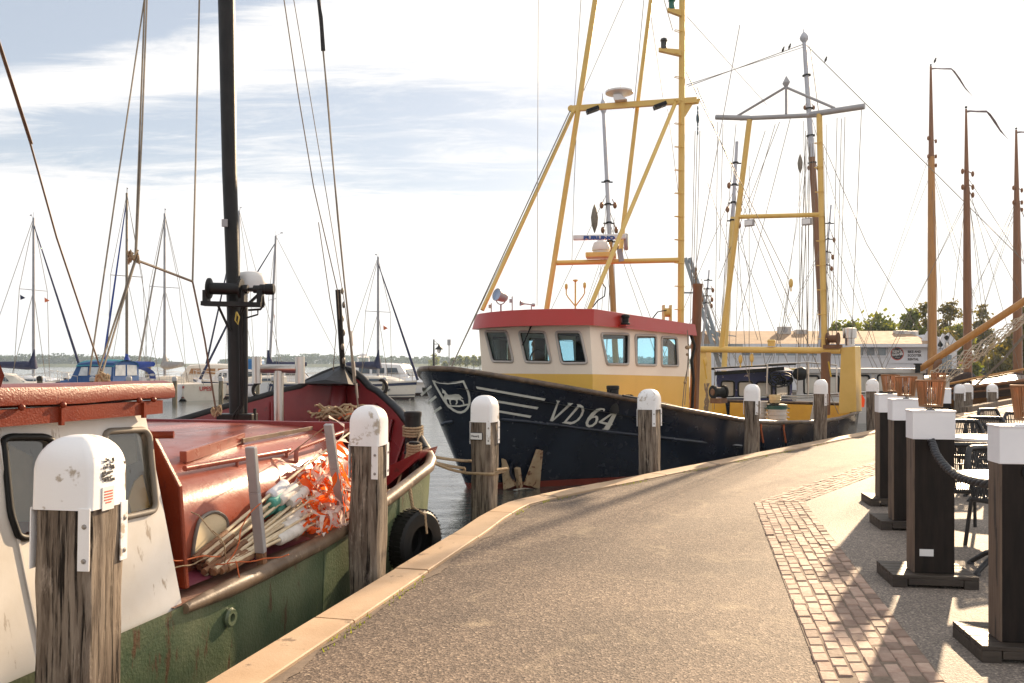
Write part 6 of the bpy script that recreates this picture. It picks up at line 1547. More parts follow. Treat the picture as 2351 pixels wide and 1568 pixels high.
cruiser('white cruiser with red edged hull partly behind the black mast', 522, 56, radians(150), 6.5, (-1.5,.6,.8), M_gel)
cruiser('white motor cruiser with dark windows left of the red bow peak', 668, 60, radians(10), 8.0, (-2.4,1.2,1.05), M_gel)
cruiser('white cruiser with radar arch behind the yacht next to the trawler bow', 905, 61, radians(-12), 8.5, (-2.4,1.4,1.2), M_gel, arch=True)
mb = MB(); mb.box((at_px(584,58),58,hz(838,58)+WATER), (1.0,1.4,.8)); mb.build('tarpaulin_cover', mat('bright_blue_tarp', (.015,.13,.34), rough=.6), loc=(at_px(584,58),58,hz(850,58)+WATER), label='bright blue tarpaulin cover left of the stainless mast rest', cat='tarpaulin', bevel=.12)
# piles
M_pilew = wood_mat('marina_pile_wood', (.13,.11,.075), (.22,.19,.13), (.05,.045,.03), .6)
def pile(x, yt, Y, r_, lab, capm=None):
    zt = EYE-(yt-CY)/F*Y; t = thing('mooring_pile', lab, 'mooring pile', (at_px(x,Y),Y,WATER), 0, 'wooden mooring piles in the marina'); mb = MB(); mb.tube([(0,0,-1),(0,0,(zt-WATER)*.5),(.01,0,zt-WATER)], [r_*1.05,r_,r_*.97], 12); mb.build('timber', M_pilew, t, smooth=50, local=True)
    if capm: mb = MB(); mb.lathe([(r_*1.08,-.16),(r_*1.1,0),(r_*.9,.06),(.02,.10)], (0,0,zt-WATER), 14); mb.build('pile_cap', capm, t, smooth=50, local=True)
for x, yt, Y, r_, lab, cm in ((91,867,46,.14,'dark pile left of the blue canopied cruiser',M_pblk),(212,868,46.5,.13,'pile before the bow of the blue canopied cruiser',M_greyst),(296,867,46,.14,'pile at the stern of the blue canopied cruiser',M_greyst),(401,868,47.5,.13,'pile in front of the white transom with blue name',M_greyst),(340,829,62,.2,'tall yellowish pile above the royal blue sail cover',None),(507,868,48,.12,'pile just left of the black mast base',M_greyst),(591,869,50,.12,'pile below the left horn of the stainless mast rest',None),(628,868,55,.14,'pile right of the stainless post',M_greyst),(883,870,50,.14,'pile before the yacht beside the trawler bow',M_greyst),(945,885,53,.13,'pile nearest to the trawler stem',None),(800,862,60,.16,'pile behind the red bow peak',None)):
    pile(x, yt, Y, r_, lab, cm)
t = thing('harbour_beacon', 'white topped black harbour marker pile out in the water', 'beacon', (at_px(152,75),75,WATER)); mb = MB(); mb.bar((0,0,-.6),(0,0,.95),.23,n=14); mb.build('black_base', M_black, t, local=True, smooth=50); mb = MB(); mb.bar((0,0,.95),(0,0,1.4),.235,n=14); mb.build('white_band', M_gel, t, local=True, smooth=50)
# street lamp and pole sign on the pier head
t = thing('street_lamp', 'old fashioned street lamp on a post beyond the trawler bow', 'street lamp', P(996,862,62)); mb = MB(); a = P(996,868,62); b_ = P(996,779,62); mb.tube([a,b_],[.09,.05],8); mb.build('post', M_black, t, smooth=50); mb = MB(); q = P(996,790,62); e = P(1008,790,62); mb.tube([q,e],.025,6); mb.bar(P(997,782,62),P(1006,790,62),.015,n=5); mb.build('bracket', M_black, t)
mb = MB(); mb.lathe([(.03,.0),(.05,-.05),(.12,-.18),(.30,-.34),(.30,-.38),(.12,-.38)], e, 14); la = mb.build('lamp_hood', M_black, t, smooth=40); mb = MB(); mb.lathe([(.17,-.38),(.14,-.55),(.02,-.66)], e, 14); mb.build('lamp_globe', M_clr, la, smooth=50)
t = thing('sign_pole', 'thin pole with a small box on top right of the street lamp', 'pole', P(1031,862,62)); mb = MB(); mb.bar(P(1031,868,62),P(1031,792,62),.04,n=6); mb.build('pole', M_greyst, t); mb = MB(); mb.box(P(1031,786,62),(.24,.2,.42)); mb.build('sign_box', M_greyst, t)
mb = MB(); mb.box((-4.7,62,-.2),(6.5,3,1.2)); mb.build('pier_head', M_qwall, kind='structure')
# far shore with dyke and woods
M_dyke = mat('dyke_grass', (.10,.12,.05), (.14,.14,.07), ns=.02, rough=.95)
mb = MB(); xs = [-1500+60*k for k in range(45)]; vs = []
for x in xs: vs += [V((x,1080,WATER-.2)), V((x,1095,3.2+.5*mnoise.noise(V((x*.01,0,0))))), V((x,1400,3.6))]
mb.add(vs, [(i*3+j, (i+1)*3+j, (i+1)*3+j+1, i*3+j+1) for i in range(44) for j in range(2)]); mb.build('far_shore', M_dyke, kind='structure')
M_leafd = mat('far_leaf', (.028,.045,.026), (.045,.065,.032), ns=.05, rough=.8, trans=(1.3,1.4,.7), island=.3)
mb = MB(); random.seed(77)
def leafq(mb, p, s_):
    a = V((R(-1,1),R(-1,1),R(-1,1))).normalized(); b_ = a.orthogonal().normalized(); c_ = a.cross(b_)
    mb.add([p-b_*s_-c_*s_*.6, p+b_*s_-c_*s_*.6, p+b_*s_*.8+c_*s_*.6, p-b_*s_*.8+c_*s_*.6], [(0,1,2,3)])
x = -760
while x < 420:
    dn = mnoise.noise(V((x*.006, 3, 0))); h = 6.5+5*dn+R(0,4.5)
    if dn > -.35:
        cw = R(4,8)
        for k in range(170):
            a = R(0,6.28); q = sqrt(random.random()); zq = random.random(); rr = cw*(sin(pi*min(.98,.15+zq*.85)))**.7*q
            leafq(mb, V((x+rr*cos(a), 1110+R(0,40)+rr*sin(a), 3.2+h*zq)), R(.7,1.5))
    x += R(3.5,7)
mb.build('far_woods', M_leafd, kind='stuff', label='hazy line of woods along the far shore across the water', cat='woods')
# leafy trees
M_bark = mat('tree_bark', (.07,.05,.035), (.11,.085,.06), ns=6, rough=.9, bump=.6, bs=10)
M_leafg = mat('green_leaf', (.095,.12,.028), (.16,.165,.035), ns=.5, rough=.6, trans=(2.0,1.9,.6), island=.35)
M_leafy = mat('yellow_green_leaf', (.11,.10,.022), (.17,.14,.028), ns=.5, rough=.6, trans=(1.4,1.25,.5), island=.35)
def tree(base, h, crown, nl, ls, lm, lab, grp, seed, kind='tree'):
    random.seed(seed); t = thing(kind, lab, 'tree', base, 0, grp)
    mb = MB(); tw_ = h*.022; mb.tube([(0,0,-.3),(R(-.1,.1),R(-.1,.1),h*.35),(R(-.2,.2),R(-.2,.2),h*.8)], [tw_*1.3,tw_,tw_*.35], 8)
    cl = []
    for (cx_, cz, rx, rz_, n) in crown:
        for k in range(n):
            a = R(0,6.28); u = R(-1,1); q = random.random()**.45; rr = sqrt(1-u*u)*q
            cl.append((V((cx_+rr*cos(a)*rx, rr*sin(a)*rx*.8, cz+u*q*rz_)), R(.7,1.2)))
    for c_, s_ in cl[::3]: mb.tube([(0,0,min(h*.75,max(h*.25,c_.z*.6))), (c_.x*.5,c_.y*.5,c_.z*.85), tuple(c_)], [tw_*.4,tw_*.22,tw_*.08], 4)
    mb.build('trunk', M_bark, t, smooth=60, local=True)
    mb = MB(); per = max(4, int(nl*1.15)//len(cl))
    for c_, s_ in cl:
        for k in range(per):
            v = V((random.gauss(0,1),random.gauss(0,1),random.gauss(0,.8)))*s_*crown[0][2]*.21; leafq(mb, c_+v, ls*.8*R(.5,1.2))
    mb.build('crown', lm, t, local=True)
    return t
def tree_px(x, ytop, ybase, Y, wpx, shape, nl, ls, lm, lab, grp, seed):
    zt = EYE-(ytop-CY)/F*Y; zb = EYE-(ybase-CY)/F*Y; h = zt-zb; w_ = wpx/F*Y/2
    if shape == 'round': cr = [(0,h*.66,w_,h*.32,26),(-w_*.3,h*.55,w_*.7,h*.25,12),(w_*.35,h*.6,w_*.65,h*.25,12)]
    elif shape == 'poplar': cr = [(0,h*.58,w_*.8,h*.40,26),(-w_*.4,h*.45,w_*.6,h*.28,14),(w_*.4,h*.5,w_*.55,h*.28,14),(0,h*.86,w_*.35,h*.13,8)]
    else: cr = [(0,h*.5,w_,h*.48,30),(w_*.5,h*.4,w_*.6,h*.3,14)]
    return tree((at_px(x,Y),Y,zb), h, cr, nl, ls, lm, lab, grp, seed)
for i, (x, yt, w_, lab) in enumerate(((997,812,26,'single leafy tree beyond the street lamp across the water'),(1040,820,18,'leftmost tree of the row behind the trawler fore stay'),(1056,815,20,'second tree from the left in the row behind the trawler fore stay'),(1073,817,18,'middle tree in the row behind the trawler fore stay'),(1088,815,20,'fourth tree from the left in the row behind the trawler fore stay'),(1102,817,18,'tree of the row closest to the wheelhouse'),(1022,830,16,'low shrub like tree between the street lamp and the tree row'))):
    tree_px(x, yt, 846, 480, w_, 'poplar', 420, .55, M_leafg, lab, 'trees across the water behind the trawler bow', 40+i)
# ---------- right background: boats, building, botters, trees
M_blucab = mat('peeling_blue_paint', (.012,.018,.085), (.018,.026,.11), ns=3, rough=.4, patch=(.55,.45,.42), pth=.615, ps=5.5, prough=.7)
M_hbw = mat('grey_white_cabin', (.55,.52,.48), (.48,.45,.41), ns=2, rough=.45)
M_hbr = mat('pale_cabin_roof', (.50,.48,.45), (.42,.40,.37), ns=2, rough=.4)
M_hgl = mat('reflecting_cabin_glass', (.45,.42,.36), (.60,.55,.45), ns=1.5, rough=.1, spec=.9)
M_bldw = mat('white_building_boards', (.68,.69,.71), (.62,.63,.66), ns=1, rough=.6)
M_bldr = mat('brown_felt_roof', (.34,.22,.13), (.27,.17,.10), ns=1.2, rough=.85)
M_bldg = mat('building_window', (.13,.17,.20), (.24,.28,.30), ns=.6, rough=.12, spec=.7)
M_logo = mat('logo_dark', (.035,.03,.032), rough=.5)
M_logor = mat('logo_ring', (.62,.10,.07), rough=.5)
M_spar = mat('varnished_spar', (.46,.215,.05), (.38,.165,.035), ns=2, stretch=(6,6,.5), rough=.32, patch=(.2,.08,.02), pth=.68, ps=4)
M_spard = mat('dark_varnished_mast', (.24,.095,.03), (.18,.07,.022), ns=2, stretch=(6,6,.5), rough=.35)
M_bhull = mat('tarred_botter_hull', (.060,.030,.018), (.10,.05,.03), ns=3, stretch=(.4,.4,4), rough=.32, bump=.2, bs=8)
M_bvar = mat('varnished_hull_plank', (.26,.10,.025), (.34,.14,.035), ns=3, stretch=(.4,.4,5), rough=.25)
M_bcan = mat('brown_sailcloth', (.035,.018,.014), (.05,.028,.02), ns=5, rough=.85)
M_net = mat('net_cord', (.40,.33,.25), (.5,.42,.32), ns=20, rough=.9)
M_mgrey = mat('white_mast_section', (.50,.50,.53), (.42,.42,.45), ns=2, rough=.5)
# blue cabin boat beyond the trawler
YB = 28.5
t = thing('cabin_boat', 'boat with peeling dark blue cabin and black awning behind the trawler deck', 'boat', P(1730,960,YB+1))
def facade(mb, px0, px1, y0, y1, Y, wins, th):
    o = [P(px0,y1,Y), P(px1,y1,Y), P(px1,y0,Y), P(px0,y0,Y)]; hs = [rounded([P(a,d,Y), P(b_,d,Y), P(b_,c,Y), P(a,c,Y)], .09, 3) for a, b_, c, d in wins]
    mb.sheet([o]+hs, V((0,th,0))); return hs
wpx = [(1656,1686,875,911),(1695,1728,876,911),(1737,1772,877,912),(1781,1811,880,913)]
mb = MB(); hs = facade(mb, 1646, 1819, 852, 930, YB, wpx, .05)
mb.prism([P(1646,930,YB+.06), P(1646,852,YB+.06), P(1646,852,YB+1.8)+V((0,0,.05)), P(1646,930,YB+1.8)], V((.05,0,0)))
top_ = [P(1644,852,YB-.03), P(1821,852,YB-.03), P(1821,852,YB+1.9), P(1644,852,YB+1.9)]
mb.grid(lambda i, j: top_[0].lerp(top_[1], i)+V((0,1.9*j,.10*sin(j*pi)+.02)), 4, 6)
cb_ = mb.build('cabin', M_blucab, t, smooth=30)
for h in hs:
    mb = MB(); mb.tube(h, .03, 6, closed=True); wf = mb.build('window', M_rubber, t, smooth=60); mb = MB(); mb.tess([[p+V((0,.03,0)) for p in h]]); mb.build('pane', M_hgl, wf)
mb = MB(); mb.prism([P(1620,930,YB-.6), P(1840,930,YB-.6), P(1835,985,YB-.6), P(1630,985,YB-.6)], V((0,3.2,0))); mb.build('hull', M_blucab, t)
mb = MB(); a, b_ = P(1628,846,YB-.5), P(1822,836,YB-.5); mb.beam(a, b_, .5, .05); mb.beam(P(1640,858,YB-.4), P(1800,846,YB-.4), .08, .12); mb.build('awning', M_rubber, t, bevel=.01)
mb = MB()
for pts in (((1762,836),(1760,905)),((1763,836),(1856,832),(1921,838)),((1856,832),(1855,915)),((1921,838),(1920,905)),((1650,915),(1760,912)),((1780,911),(1990,900)),((1786,916),(1990,906))):
    mb.tube([P(x,y,YB-.8) for x, y in pts], .028, 6)
mb.build('awning_frame', M_steel, t, smooth=50)
mb = MB(); random.seed(6)
for k in range(9):
    c = P(1795+R(-12,12), 868+R(-12,12), YB-.7); rr = R(.12,.3); a0 = R(0,6); mb.tube([c+V((rr*cos(a0+j*.5),.1*sin(j),rr*.7*sin(a0+j*.5))) for j in range(10)], .025, 5)
mb.lathe([(.10,0),(.2,.1),(.22,.3),(.14,.4)], P(1822,862,YB-.7), 12, (1,0,.25)); mb.build('outboard_motor', M_rubber, t, smooth=50)
mb = MB(); mb.box(P(1820,850,YB+.6)+V((0,0,.04)), (.6,.3,.05)); mb.box(P(1757,849,YB-.2), (.9,.25,.05)); mb.build('yellow_plank', mat('yellow_board', (.6,.42,.02), rough=.5), t)
# pale cabin boat behind it
YH = 31.5
t = thing('cabin_boat', 'long pale grey white cabin boat with black framed windows behind the gantry', 'boat', P(2000,960,YH+1))
wpx = [(1846,1880,863,905),(1893,1926,863,905),(1968,1996,862,905),(2015,2060,861,900)]
mb = MB(); hs = facade(mb, 1830, 2122, 856, 950, YH, wpx, .06); mb.prism([P(2122,950,YH), P(2122,856,YH), P(2122,856,YH)+V((0,2.5,0)), P(2122,950,YH)+V((0,2.5,0))], V((-.05,0,0))); cb_ = mb.build('cabin', M_hbw, t)
for h in hs:
    mb = MB(); mb.tube(h, .035, 6, closed=True); wf = mb.build('window', M_rubber, t, smooth=60); mb = MB(); mb.tess([[p+V((0,.04,0)) for p in h]]); mb.build('pane', M_hgl, wf)
mb = MB(); mb.prism([P(1826,857,YH-.12), P(2127,857,YH-.12), P(2127,846,YH-.12), P(1826,845,YH-.12)], V((0,2.8,0))); mb.build('roof', M_hbr, t, bevel=.02)
mb = MB(); mb.prism([P(1800,950,YH-.5), P(2190,945,YH-.5), P(2180,990,YH-.5), P(1810,990,YH-.5)], V((0,3.5,0))); mb.prism([P(2122,868,YH+.5), P(2180,862,YH+.5), P(2180,950,YH+.5), P(2122,950,YH+.5)], V((0,1.5,0))); mb.build('hull', M_hbw, t)
mb = MB(); mb.lathe([(.09,0),(.09,.28),(.14,.29),(.14,.34)], P(2107,856,YH-.3), 12); mb.build('deck_lamp', M_rubber, t, smooth=40)
mb = MB(); mb.tube([P(2149,880,YH-.6), P(2149,840,YH-.6), P(2151,834,YH-.6), P(2157,830,YH-.6), P(2160,830,YH-.6)], .10, 12); mb.build('stove_pipe', M_rustpile, t, smooth=50)
mb = MB(); mb.tube([P(2002,905,YH-.5), P(1999,858,YH-.5)], .03, 6); mb.tube([P(2012,905,YH-.5), P(2010,860,YH-.5)], .03, 6); mb.build('boat_hook', M_greyst, t)
mb = MB(); mb.prism([P(1968,924,27), P(1980,906,27), P(1986,918,27), P(1984,935,27), P(1966,935,27)], V((0,.15,0))); t = mb.build('orange_tarpaulin', M_flago, loc=P(1980,930,27), label='crumpled orange bag or flag behind the trawler stern', cat='bag')
mb = MB(); mb.box(P(1722,837,46), (3.0,1.6,.5)); 
# white building with brown roof
YW = 60.0
t = thing('harbour_building', 'long white low building with brown roof and bike rental sign', 'building', P(1900,894,YW+3))
def bx(x): return at_px(x, YW)
zR, zE, zG = 1.6+69/F*YW+.35, 1.6+45/F*YW, -.12
xl, xr = bx(1655), bx(2134)
mb = MB(); mb.prism([V((xl,YW,zG)), V((xr,YW,zG)), V((xr,YW,zE)), V((xl,YW,zE))], V((0,9,0))); wl = mb.build('wall', M_bldw, t)
mb = MB(); mb.prism([V((xl-.3,YW-.5,zE-.05)), V((xl-.3,YW-.5,zE+.10)), V((xl-.3,YW+4.5,zR+.1)), V((xl-.3,YW+9.5,zE+.1)), V((xl-.3,YW+9.5,zE-.05))], V((xr-xl+.6,0,0))); rf_ = mb.build('roof', M_bldr, t)
mb = MB(); mb.beam(V((xl-.3,YW-.53,zE-.02)), V((xr+.3,YW-.53,zE-.02)), .05, .22); mb.build('gutter', M_bldw, rf_)
for k in range(14):
    x0 = 1700+k*26
    if 2042 < x0+24: continue
    mb = MB(); mb.sheet([[V((bx(x0),YW-.05,1.6+20/F*YW)), V((bx(x0+24),YW-.05,1.6+20/F*YW)), V((bx(x0+24),YW-.05,1.6+42/F*YW)), V((bx(x0),YW-.05,1.6+42/F*YW))], [V((bx(x0+3),YW-.05,1.6+22/F*YW)), V((bx(x0+21.5),YW-.05,1.6+22/F*YW)), V((bx(x0+21.5),YW-.05,1.6+40/F*YW)), V((bx(x0+3),YW-.05,1.6+40/F*YW))]], V((0,.045,0))); wf = mb.build('window', M_bldw, t)
    mb = MB(); mb.add([V((bx(x0+3),YW-.012,1.6+22/F*YW)), V((bx(x0+21.5),YW-.012,1.6+22/F*YW)), V((bx(x0+21.5),YW-.012,1.6+40/F*YW)), V((bx(x0+3),YW-.012,1.6+40/F*YW))], [(0,1,2,3)]); mb.build('pane', M_bldg, wf)
mb = MB()
for k in range(36): mb.box((xl+.4+k*.4, YW-.006, zG+.9), (.03,.012,1.9))
mb.beam(V((xl,YW-.02,1.6+19/F*YW)), V((xr,YW-.02,1.6+19/F*YW)), .05, .06); mb.build('cladding', M_bldw, wl)
mb = MB(); sx0, sx1 = bx(2038), bx(2120); sz0, sz1 = 1.6+4/F*YW, 1.6+50/F*YW-.15; mb.box(((sx0+sx1)/2,YW-.04,(sz0+sz1)/2), (sx1-sx0,.06,sz1-sz0)); sg = mb.build('sign_board', M_bldw, t)
lc = P(2060,812,YW-.08); mb = MB(); mb.lathe([(.46,0),(.46,.012),(.01,.012)], lc+V((0,.02,0)), 32, (0,-1,0)); mb.build('logo_ring', M_logor, sg); mb = MB(); mb.lathe([(.40,.014),(.40,.026),(.01,.026)], lc+V((0,.02,0)), 32, (0,-1,0)); lg = mb.build('logo_disc', M_logo, sg)
mb = MB(); put_text(mb, 'RENT', lc+V((-.34,-.012,.04)), (1,0,.10), (-.1,0,1), .26, bold=.008); put_text(mb, 'EVENT', lc+V((-.34,-.012,-.16)), (1,0,.10), (-.1,0,1), .20, bold=.006); put_text(mb, '&', lc+V((.18,-.012,-.08)), (1,0,0), (0,0,1), .36, bold=.008); mb.tube([lc+V((-.15+.04*k,-.012,-.26+.03*sin(k*.9))) for k in range(9)], .012, 4); mb.build('logo_lettering', M_lblw, sg)
mb = MB()
for k, s_ in enumerate(('BIKE AND','SCOOTER','RENTAL')): put_text(mb, s_, P(2084,810+k*8.6,YW-.08), (1,0,0), (0,0,1), .225, bold=.010, sx=.92)
mb.build('sign_lettering', M_logo, sg)
# gabled entrance end
mb = MB(); x0, x1 = xr+.02, bx(2214); Yg = YW+1.0
g_ = [V((x0,Yg,zG)), V((x1,Yg,zG)), V((x1,Yg,2.6)), V((x0+(x1-x0)*.62,Yg,3.6)), V((x0+(x1-x0)*.45,Yg,2.75)), V((x0+(x1-x0)*.17,Yg,3.75)), V((x0,Yg,3.1))]
mb.prism(g_, V((0,6,0))); en = mb.build('entrance_gable', M_bldw, t)
mb = MB()
for a, b_ in zip(g_[2:], g_[3:]): mb.beam(a+V((0,-.25,.08)), b_+V((0,-.25,.08)), .5, .14, (0,1,0))
mb.build('gable_fascia', M_bldw, en)
for k in range(6):
    xa = x0+.15+k*.39
    if xa+.3 > x1: break
    mb = MB(); mb.add([V((xa,Yg-.02,.9)), V((xa+.30,Yg-.02,.9)), V((xa+.30,Yg-.02,2.3)), V((xa,Yg-.02,2.3))], [(0,1,2,3)]); mb.build('window', M_bldg, en)
for x, y, w_ in ((1800,757,.9),(1838,764,.8),(2067,766,.85),(2092,767,.85)):
    mb = MB(); p = P(x,y,YW+3.5); mb.box((p.x,p.y,p.z-.05), (w_,.5,.55)); ac = mb.build('air_conditioner', M_hbw, t, bevel=.03); mb = MB(); mb.lathe([(.2,0),(.2,.01),(.03,.02)], (p.x,p.y-.26,p.z-.03), 16, (0,-1,0)); mb.build('fan_grille', M_greyst, ac)
# far quay ground
M_fground = mat('far_quay_paving', (.16,.14,.11), (.22,.19,.15), ns=.8, rough=.9)
mb = MB(); mb.prism([V((8,56,-1.5)), V((21,56,-1.5)), V((24,56.5,-1.5)), V((120,56.5,-1.5)), V((160,400,-1.5)), V((8,400,-1.5))], V((0,0,1.36))); mb.build('far_quay', M_fground, kind='structure')
# van
t = thing('van', 'dark blue van parked beyond the brown sail cover', 'van', P(2225,900,60)); Yv = 59
def vp(x, y): return P(x, y, Yv)
M_van = mat('dark_van_paint', (.012,.016,.026), (.018,.022,.034), ns=1, rough=.18, coat=.5)
mb = MB(); out = [vp(2090,900), vp(2090,856), vp(2096,849), vp(2200,846), vp(2218,847), vp(2232,855), vp(2254,873), vp(2278,880), vp(2284,888), vp(2284,903)]; mb.prism(out, V((0,1.75,0))); bd = mb.build('body', M_van, t, bevel=.04)
mb = MB(); mb.prism([vp(2197,871), vp(2198,853), vp(2217,853), vp(2240,872)], V((0,-.02,0))); mb.build('side_window', M_smoke, bd)
mb = MB(); q = [vp(2221,850), vp(2252,873)]; mb.add([q[0]+V((.03,.12,.02)), q[1]+V((.03,.06,.02)), q[1]+V((.03,1.7,.02)), q[0]+V((.03,1.62,.02))], [(0,1,2,3)]); mb.build('windscreen', M_clr, bd)
for x in (2125,2258):
    mb = MB(); mb.lathe([(.2,0),(.31,.02),(.31,.2),(.1,.2)], vp(x,902)-V((0,.02,0)), 18, (0,1,0)); wl_ = mb.build('wheel', M_rubber, t, smooth=40); mb = MB(); mb.lathe([(.18,-.025),(.03,-.03)], vp(x,902), 14, (0,1,0)); mb.build('rim', M_greyst, wl_)
# houses far right
for k, (xa, xb, yr, ye, lab) in enumerate(((2244,2276,817,838,'dark boarded house with orange tiled gable roof, left of the pair'),(2268,2296,826,840,'dark boarded house with orange tiled gable roof, right of the pair'))):
    Yh = 120; t = thing('house', lab, 'house', P((xa+xb)/2,866,Yh)); a, b_ = at_px(xa,Yh), at_px(xb,Yh); ze = EYE-(ye-CY)/F*Yh; zr_ = EYE-(yr-CY)/F*Yh; mid = a+(b_-a)*.45
    mb = MB(); mb.prism([V((a,Yh,-.2)), V((b_,Yh,-.2)), V((b_,Yh,ze)), V((mid,Yh,zr_)), V((a,Yh,ze))], V((0,8,0))); w2_ = mb.build('wall', M_pblk, t)
    mb = MB()
    for e0, e1 in ((a-.15,mid),(b_+.15,mid)): mb.prism([V((e0,Yh-.2,ze-.1)), V((e1,Yh-.2,zr_)), V((e1,Yh-.2,zr_+.15)), V((e0,Yh-.2,ze+.05))], V((0,8.4,0)))
    mb.build('roof', mat('orange_roof_tiles', (.42,.15,.07), (.34,.12,.06), ns=2, rough=.8), t)
    mb = MB(); mb.beam(V((a-.15,Yh-.25,ze-.02)), V((mid,Yh-.25,zr_+.1)), .05,.25,(0,1,0)); mb.beam(V((mid,Yh-.25,zr_+.1)), V((b_+.15,Yh-.25,ze-.02)), .05,.25,(0,1,0)); mb.build('barge_board', M_bldw, w2_)
    mb = MB(); mb.box((mid-.3,Yh-.04,ze-.3),(.7,.05,.8)); mb.build('window', M_bldg, w2_)
# crane boom behind the gantry
t = thing('crane', 'grey blue lattice crane boom rising at an angle behind the brown post', 'crane', P(1668,850,50)); M_crane = mat('faded_blue_steel', (.22,.26,.29), (.30,.32,.33), ns=2, rough=.6, patch=(.25,.14,.08), pth=.64, ps=3)
mb = MB()
for dx in (-5,5): mb.bar(P(1578+dx,592,50),P(1662+dx*1.5,850,50),.11,n=6)
for k in range(12): f_ = k/12; mb.bar(P(1573+84*f_,592+258*f_,50),P(1584+86*(f_+.08),592+258*(f_+.08),50),.05,n=4)
mb.build('boom', M_crane, t)
mb = MB(); mb.box(P(1655,800,50),(2.2,1.2,.5)); mb.beam(P(1630,760,50),P(1668,775,50),.15,.2); mb.beam(P(1590,672,50),P(1560,672,50),.1,.1); mb.beam(P(1630,765,50),P(1690,772,50),.05,.05); mb.build('crane_cab', M_crane, t)
# moored ships seen as masts over the trawler
def tall_mast(lab, p0, p1, split, Y, r0, r1, low, upm, seed, finial=True, name='ship_mast'):
    a, b_ = P(*p0,Y), P(*p1,Y); random.seed(seed); t = thing(name, lab, 'ship mast', (a.x,a.y,WATER), 0)
    m_ = a.lerp(b_, split); mb = MB(); e = a+(a-b_).normalized()*2.5; mb.tube([e, a, m_], [r0*1.05,r0,(r0+r1)/2*1.05], 12); lw = mb.build('lower_mast', low, t, smooth=50)
    mb = MB(); mb.tube([m_, b_], [(r0+r1)/2*.92,r1], 12); um = mb.build('upper_mast', upm, t, smooth=50)
    d = (b_-a).normalized()
    for f_ in (split-.02, split+.07, split+.16, split+.27): 
        mb = MB(); q = a.lerp(b_, f_); mb.lathe([(r0*1.05,0),(r0*1.05,.06)], q, 12, d); mb.bar(q+V((-.22,0,0)), q+V((.22,0,0)), .03, n=5); mb.build('mast_band', M_black, um)
    for k, f_ in enumerate((split-.03, split+.05, split+.17)):
        for s_ in (-1,1):
            if random.random() < .25: continue
            mb = MB(); q = a.lerp(b_, f_)+V((s_*.26,-.1,-.12)); mb.ball(q, .11, 8, (.75,.75,1.25)); mb.bar(q, q+V((-s_*.1,.05,.25)), .02, n=4); mb.build('pulley_block', M_spard, um, smooth=60)
    if finial:
        mb = MB(); mb.lathe([(r1*.9,0),(r1*1.1,.05),(r1*1.9,.18),(r1*2.1,.30),(r1*1.3,.48),(.03,.62),(.02,.8)], b_, 12, d); mb.build('finial', M_mgrey, um, smooth=50)
    mb = MB()
    for k in range(7):
        q = a.lerp(b_, split+R(-.05,.25)); gx = R(-1,1)*4.2; mb.bar(q, V((a.x+gx, Y+R(-1.5,1.5), R(.3,1.0))), .013, n=4)
    for k in range(4):
        q = a.lerp(b_, split+R(-.05,.1))+V((R(-.3,.3),0,0)); mb.bar(q, V((a.x+R(-.5,.5),Y,.9)), .012, n=4)
    mb.build('shrouds', M_wire, t)
    return t, a, b_, um
r = tall_mast('brown ship mast with white upper section behind the trawler radar', (1409,735), (1386,262), .40, 34, .115, .07, M_spar, M_mgrey, 1)
mb = MB(); q = P(1365,505,33.9); mb.lathe([(.02,-.5),(.12,-.2),(.15,.1),(.09,.4),(.02,.6)], q, 10); mb.build('hung_fender', M_wire, r[0], smooth=60)
r = tall_mast('tallest brown ship mast with grey top and knob finial behind the stern gantry', (1892,790), (1847,98), .62, 50, .23, .12, M_spard, M_mgrey, 2)
mb = MB(); q = P(1837,378,49.9); mb.lathe([(.02,-.5),(.12,-.2),(.15,.1),(.09,.4),(.02,.6)], q, 10); mb.build('hung_fender', M_wire, r[0], smooth=60)
mb = MB(); 
for x0,y0,x1,y1 in ((1843,102,1580,198),(1850,102,2060,310),(2060,310,2351,600),(2351,600,2480,720),(1860,105,1880,260)): mb.bar(P(x0,y0,50), P(x1,y1,50 if x0 < 2000 else 48), .022, n=5)
mb.build('stay_wire', M_wire, r[0])
tall_mast('slim yellow brown ship mast with grey top left of the stern gantry leg', (1666,780), (1692,325), .62, 36, .11, .06, M_tube, M_mgrey, 3, False)
tall_mast('thin grey mast right of the stern gantry ladder', (1880,800), (1908,470), .6, 44, .06, .04, M_mgrey, M_mgrey, 5, False)
tall_mast('thin grey mast behind the crane boom left of the gantry', (1612,800), (1628,620), .6, 46, .06, .04, M_mgrey, M_mgrey, 6, False)
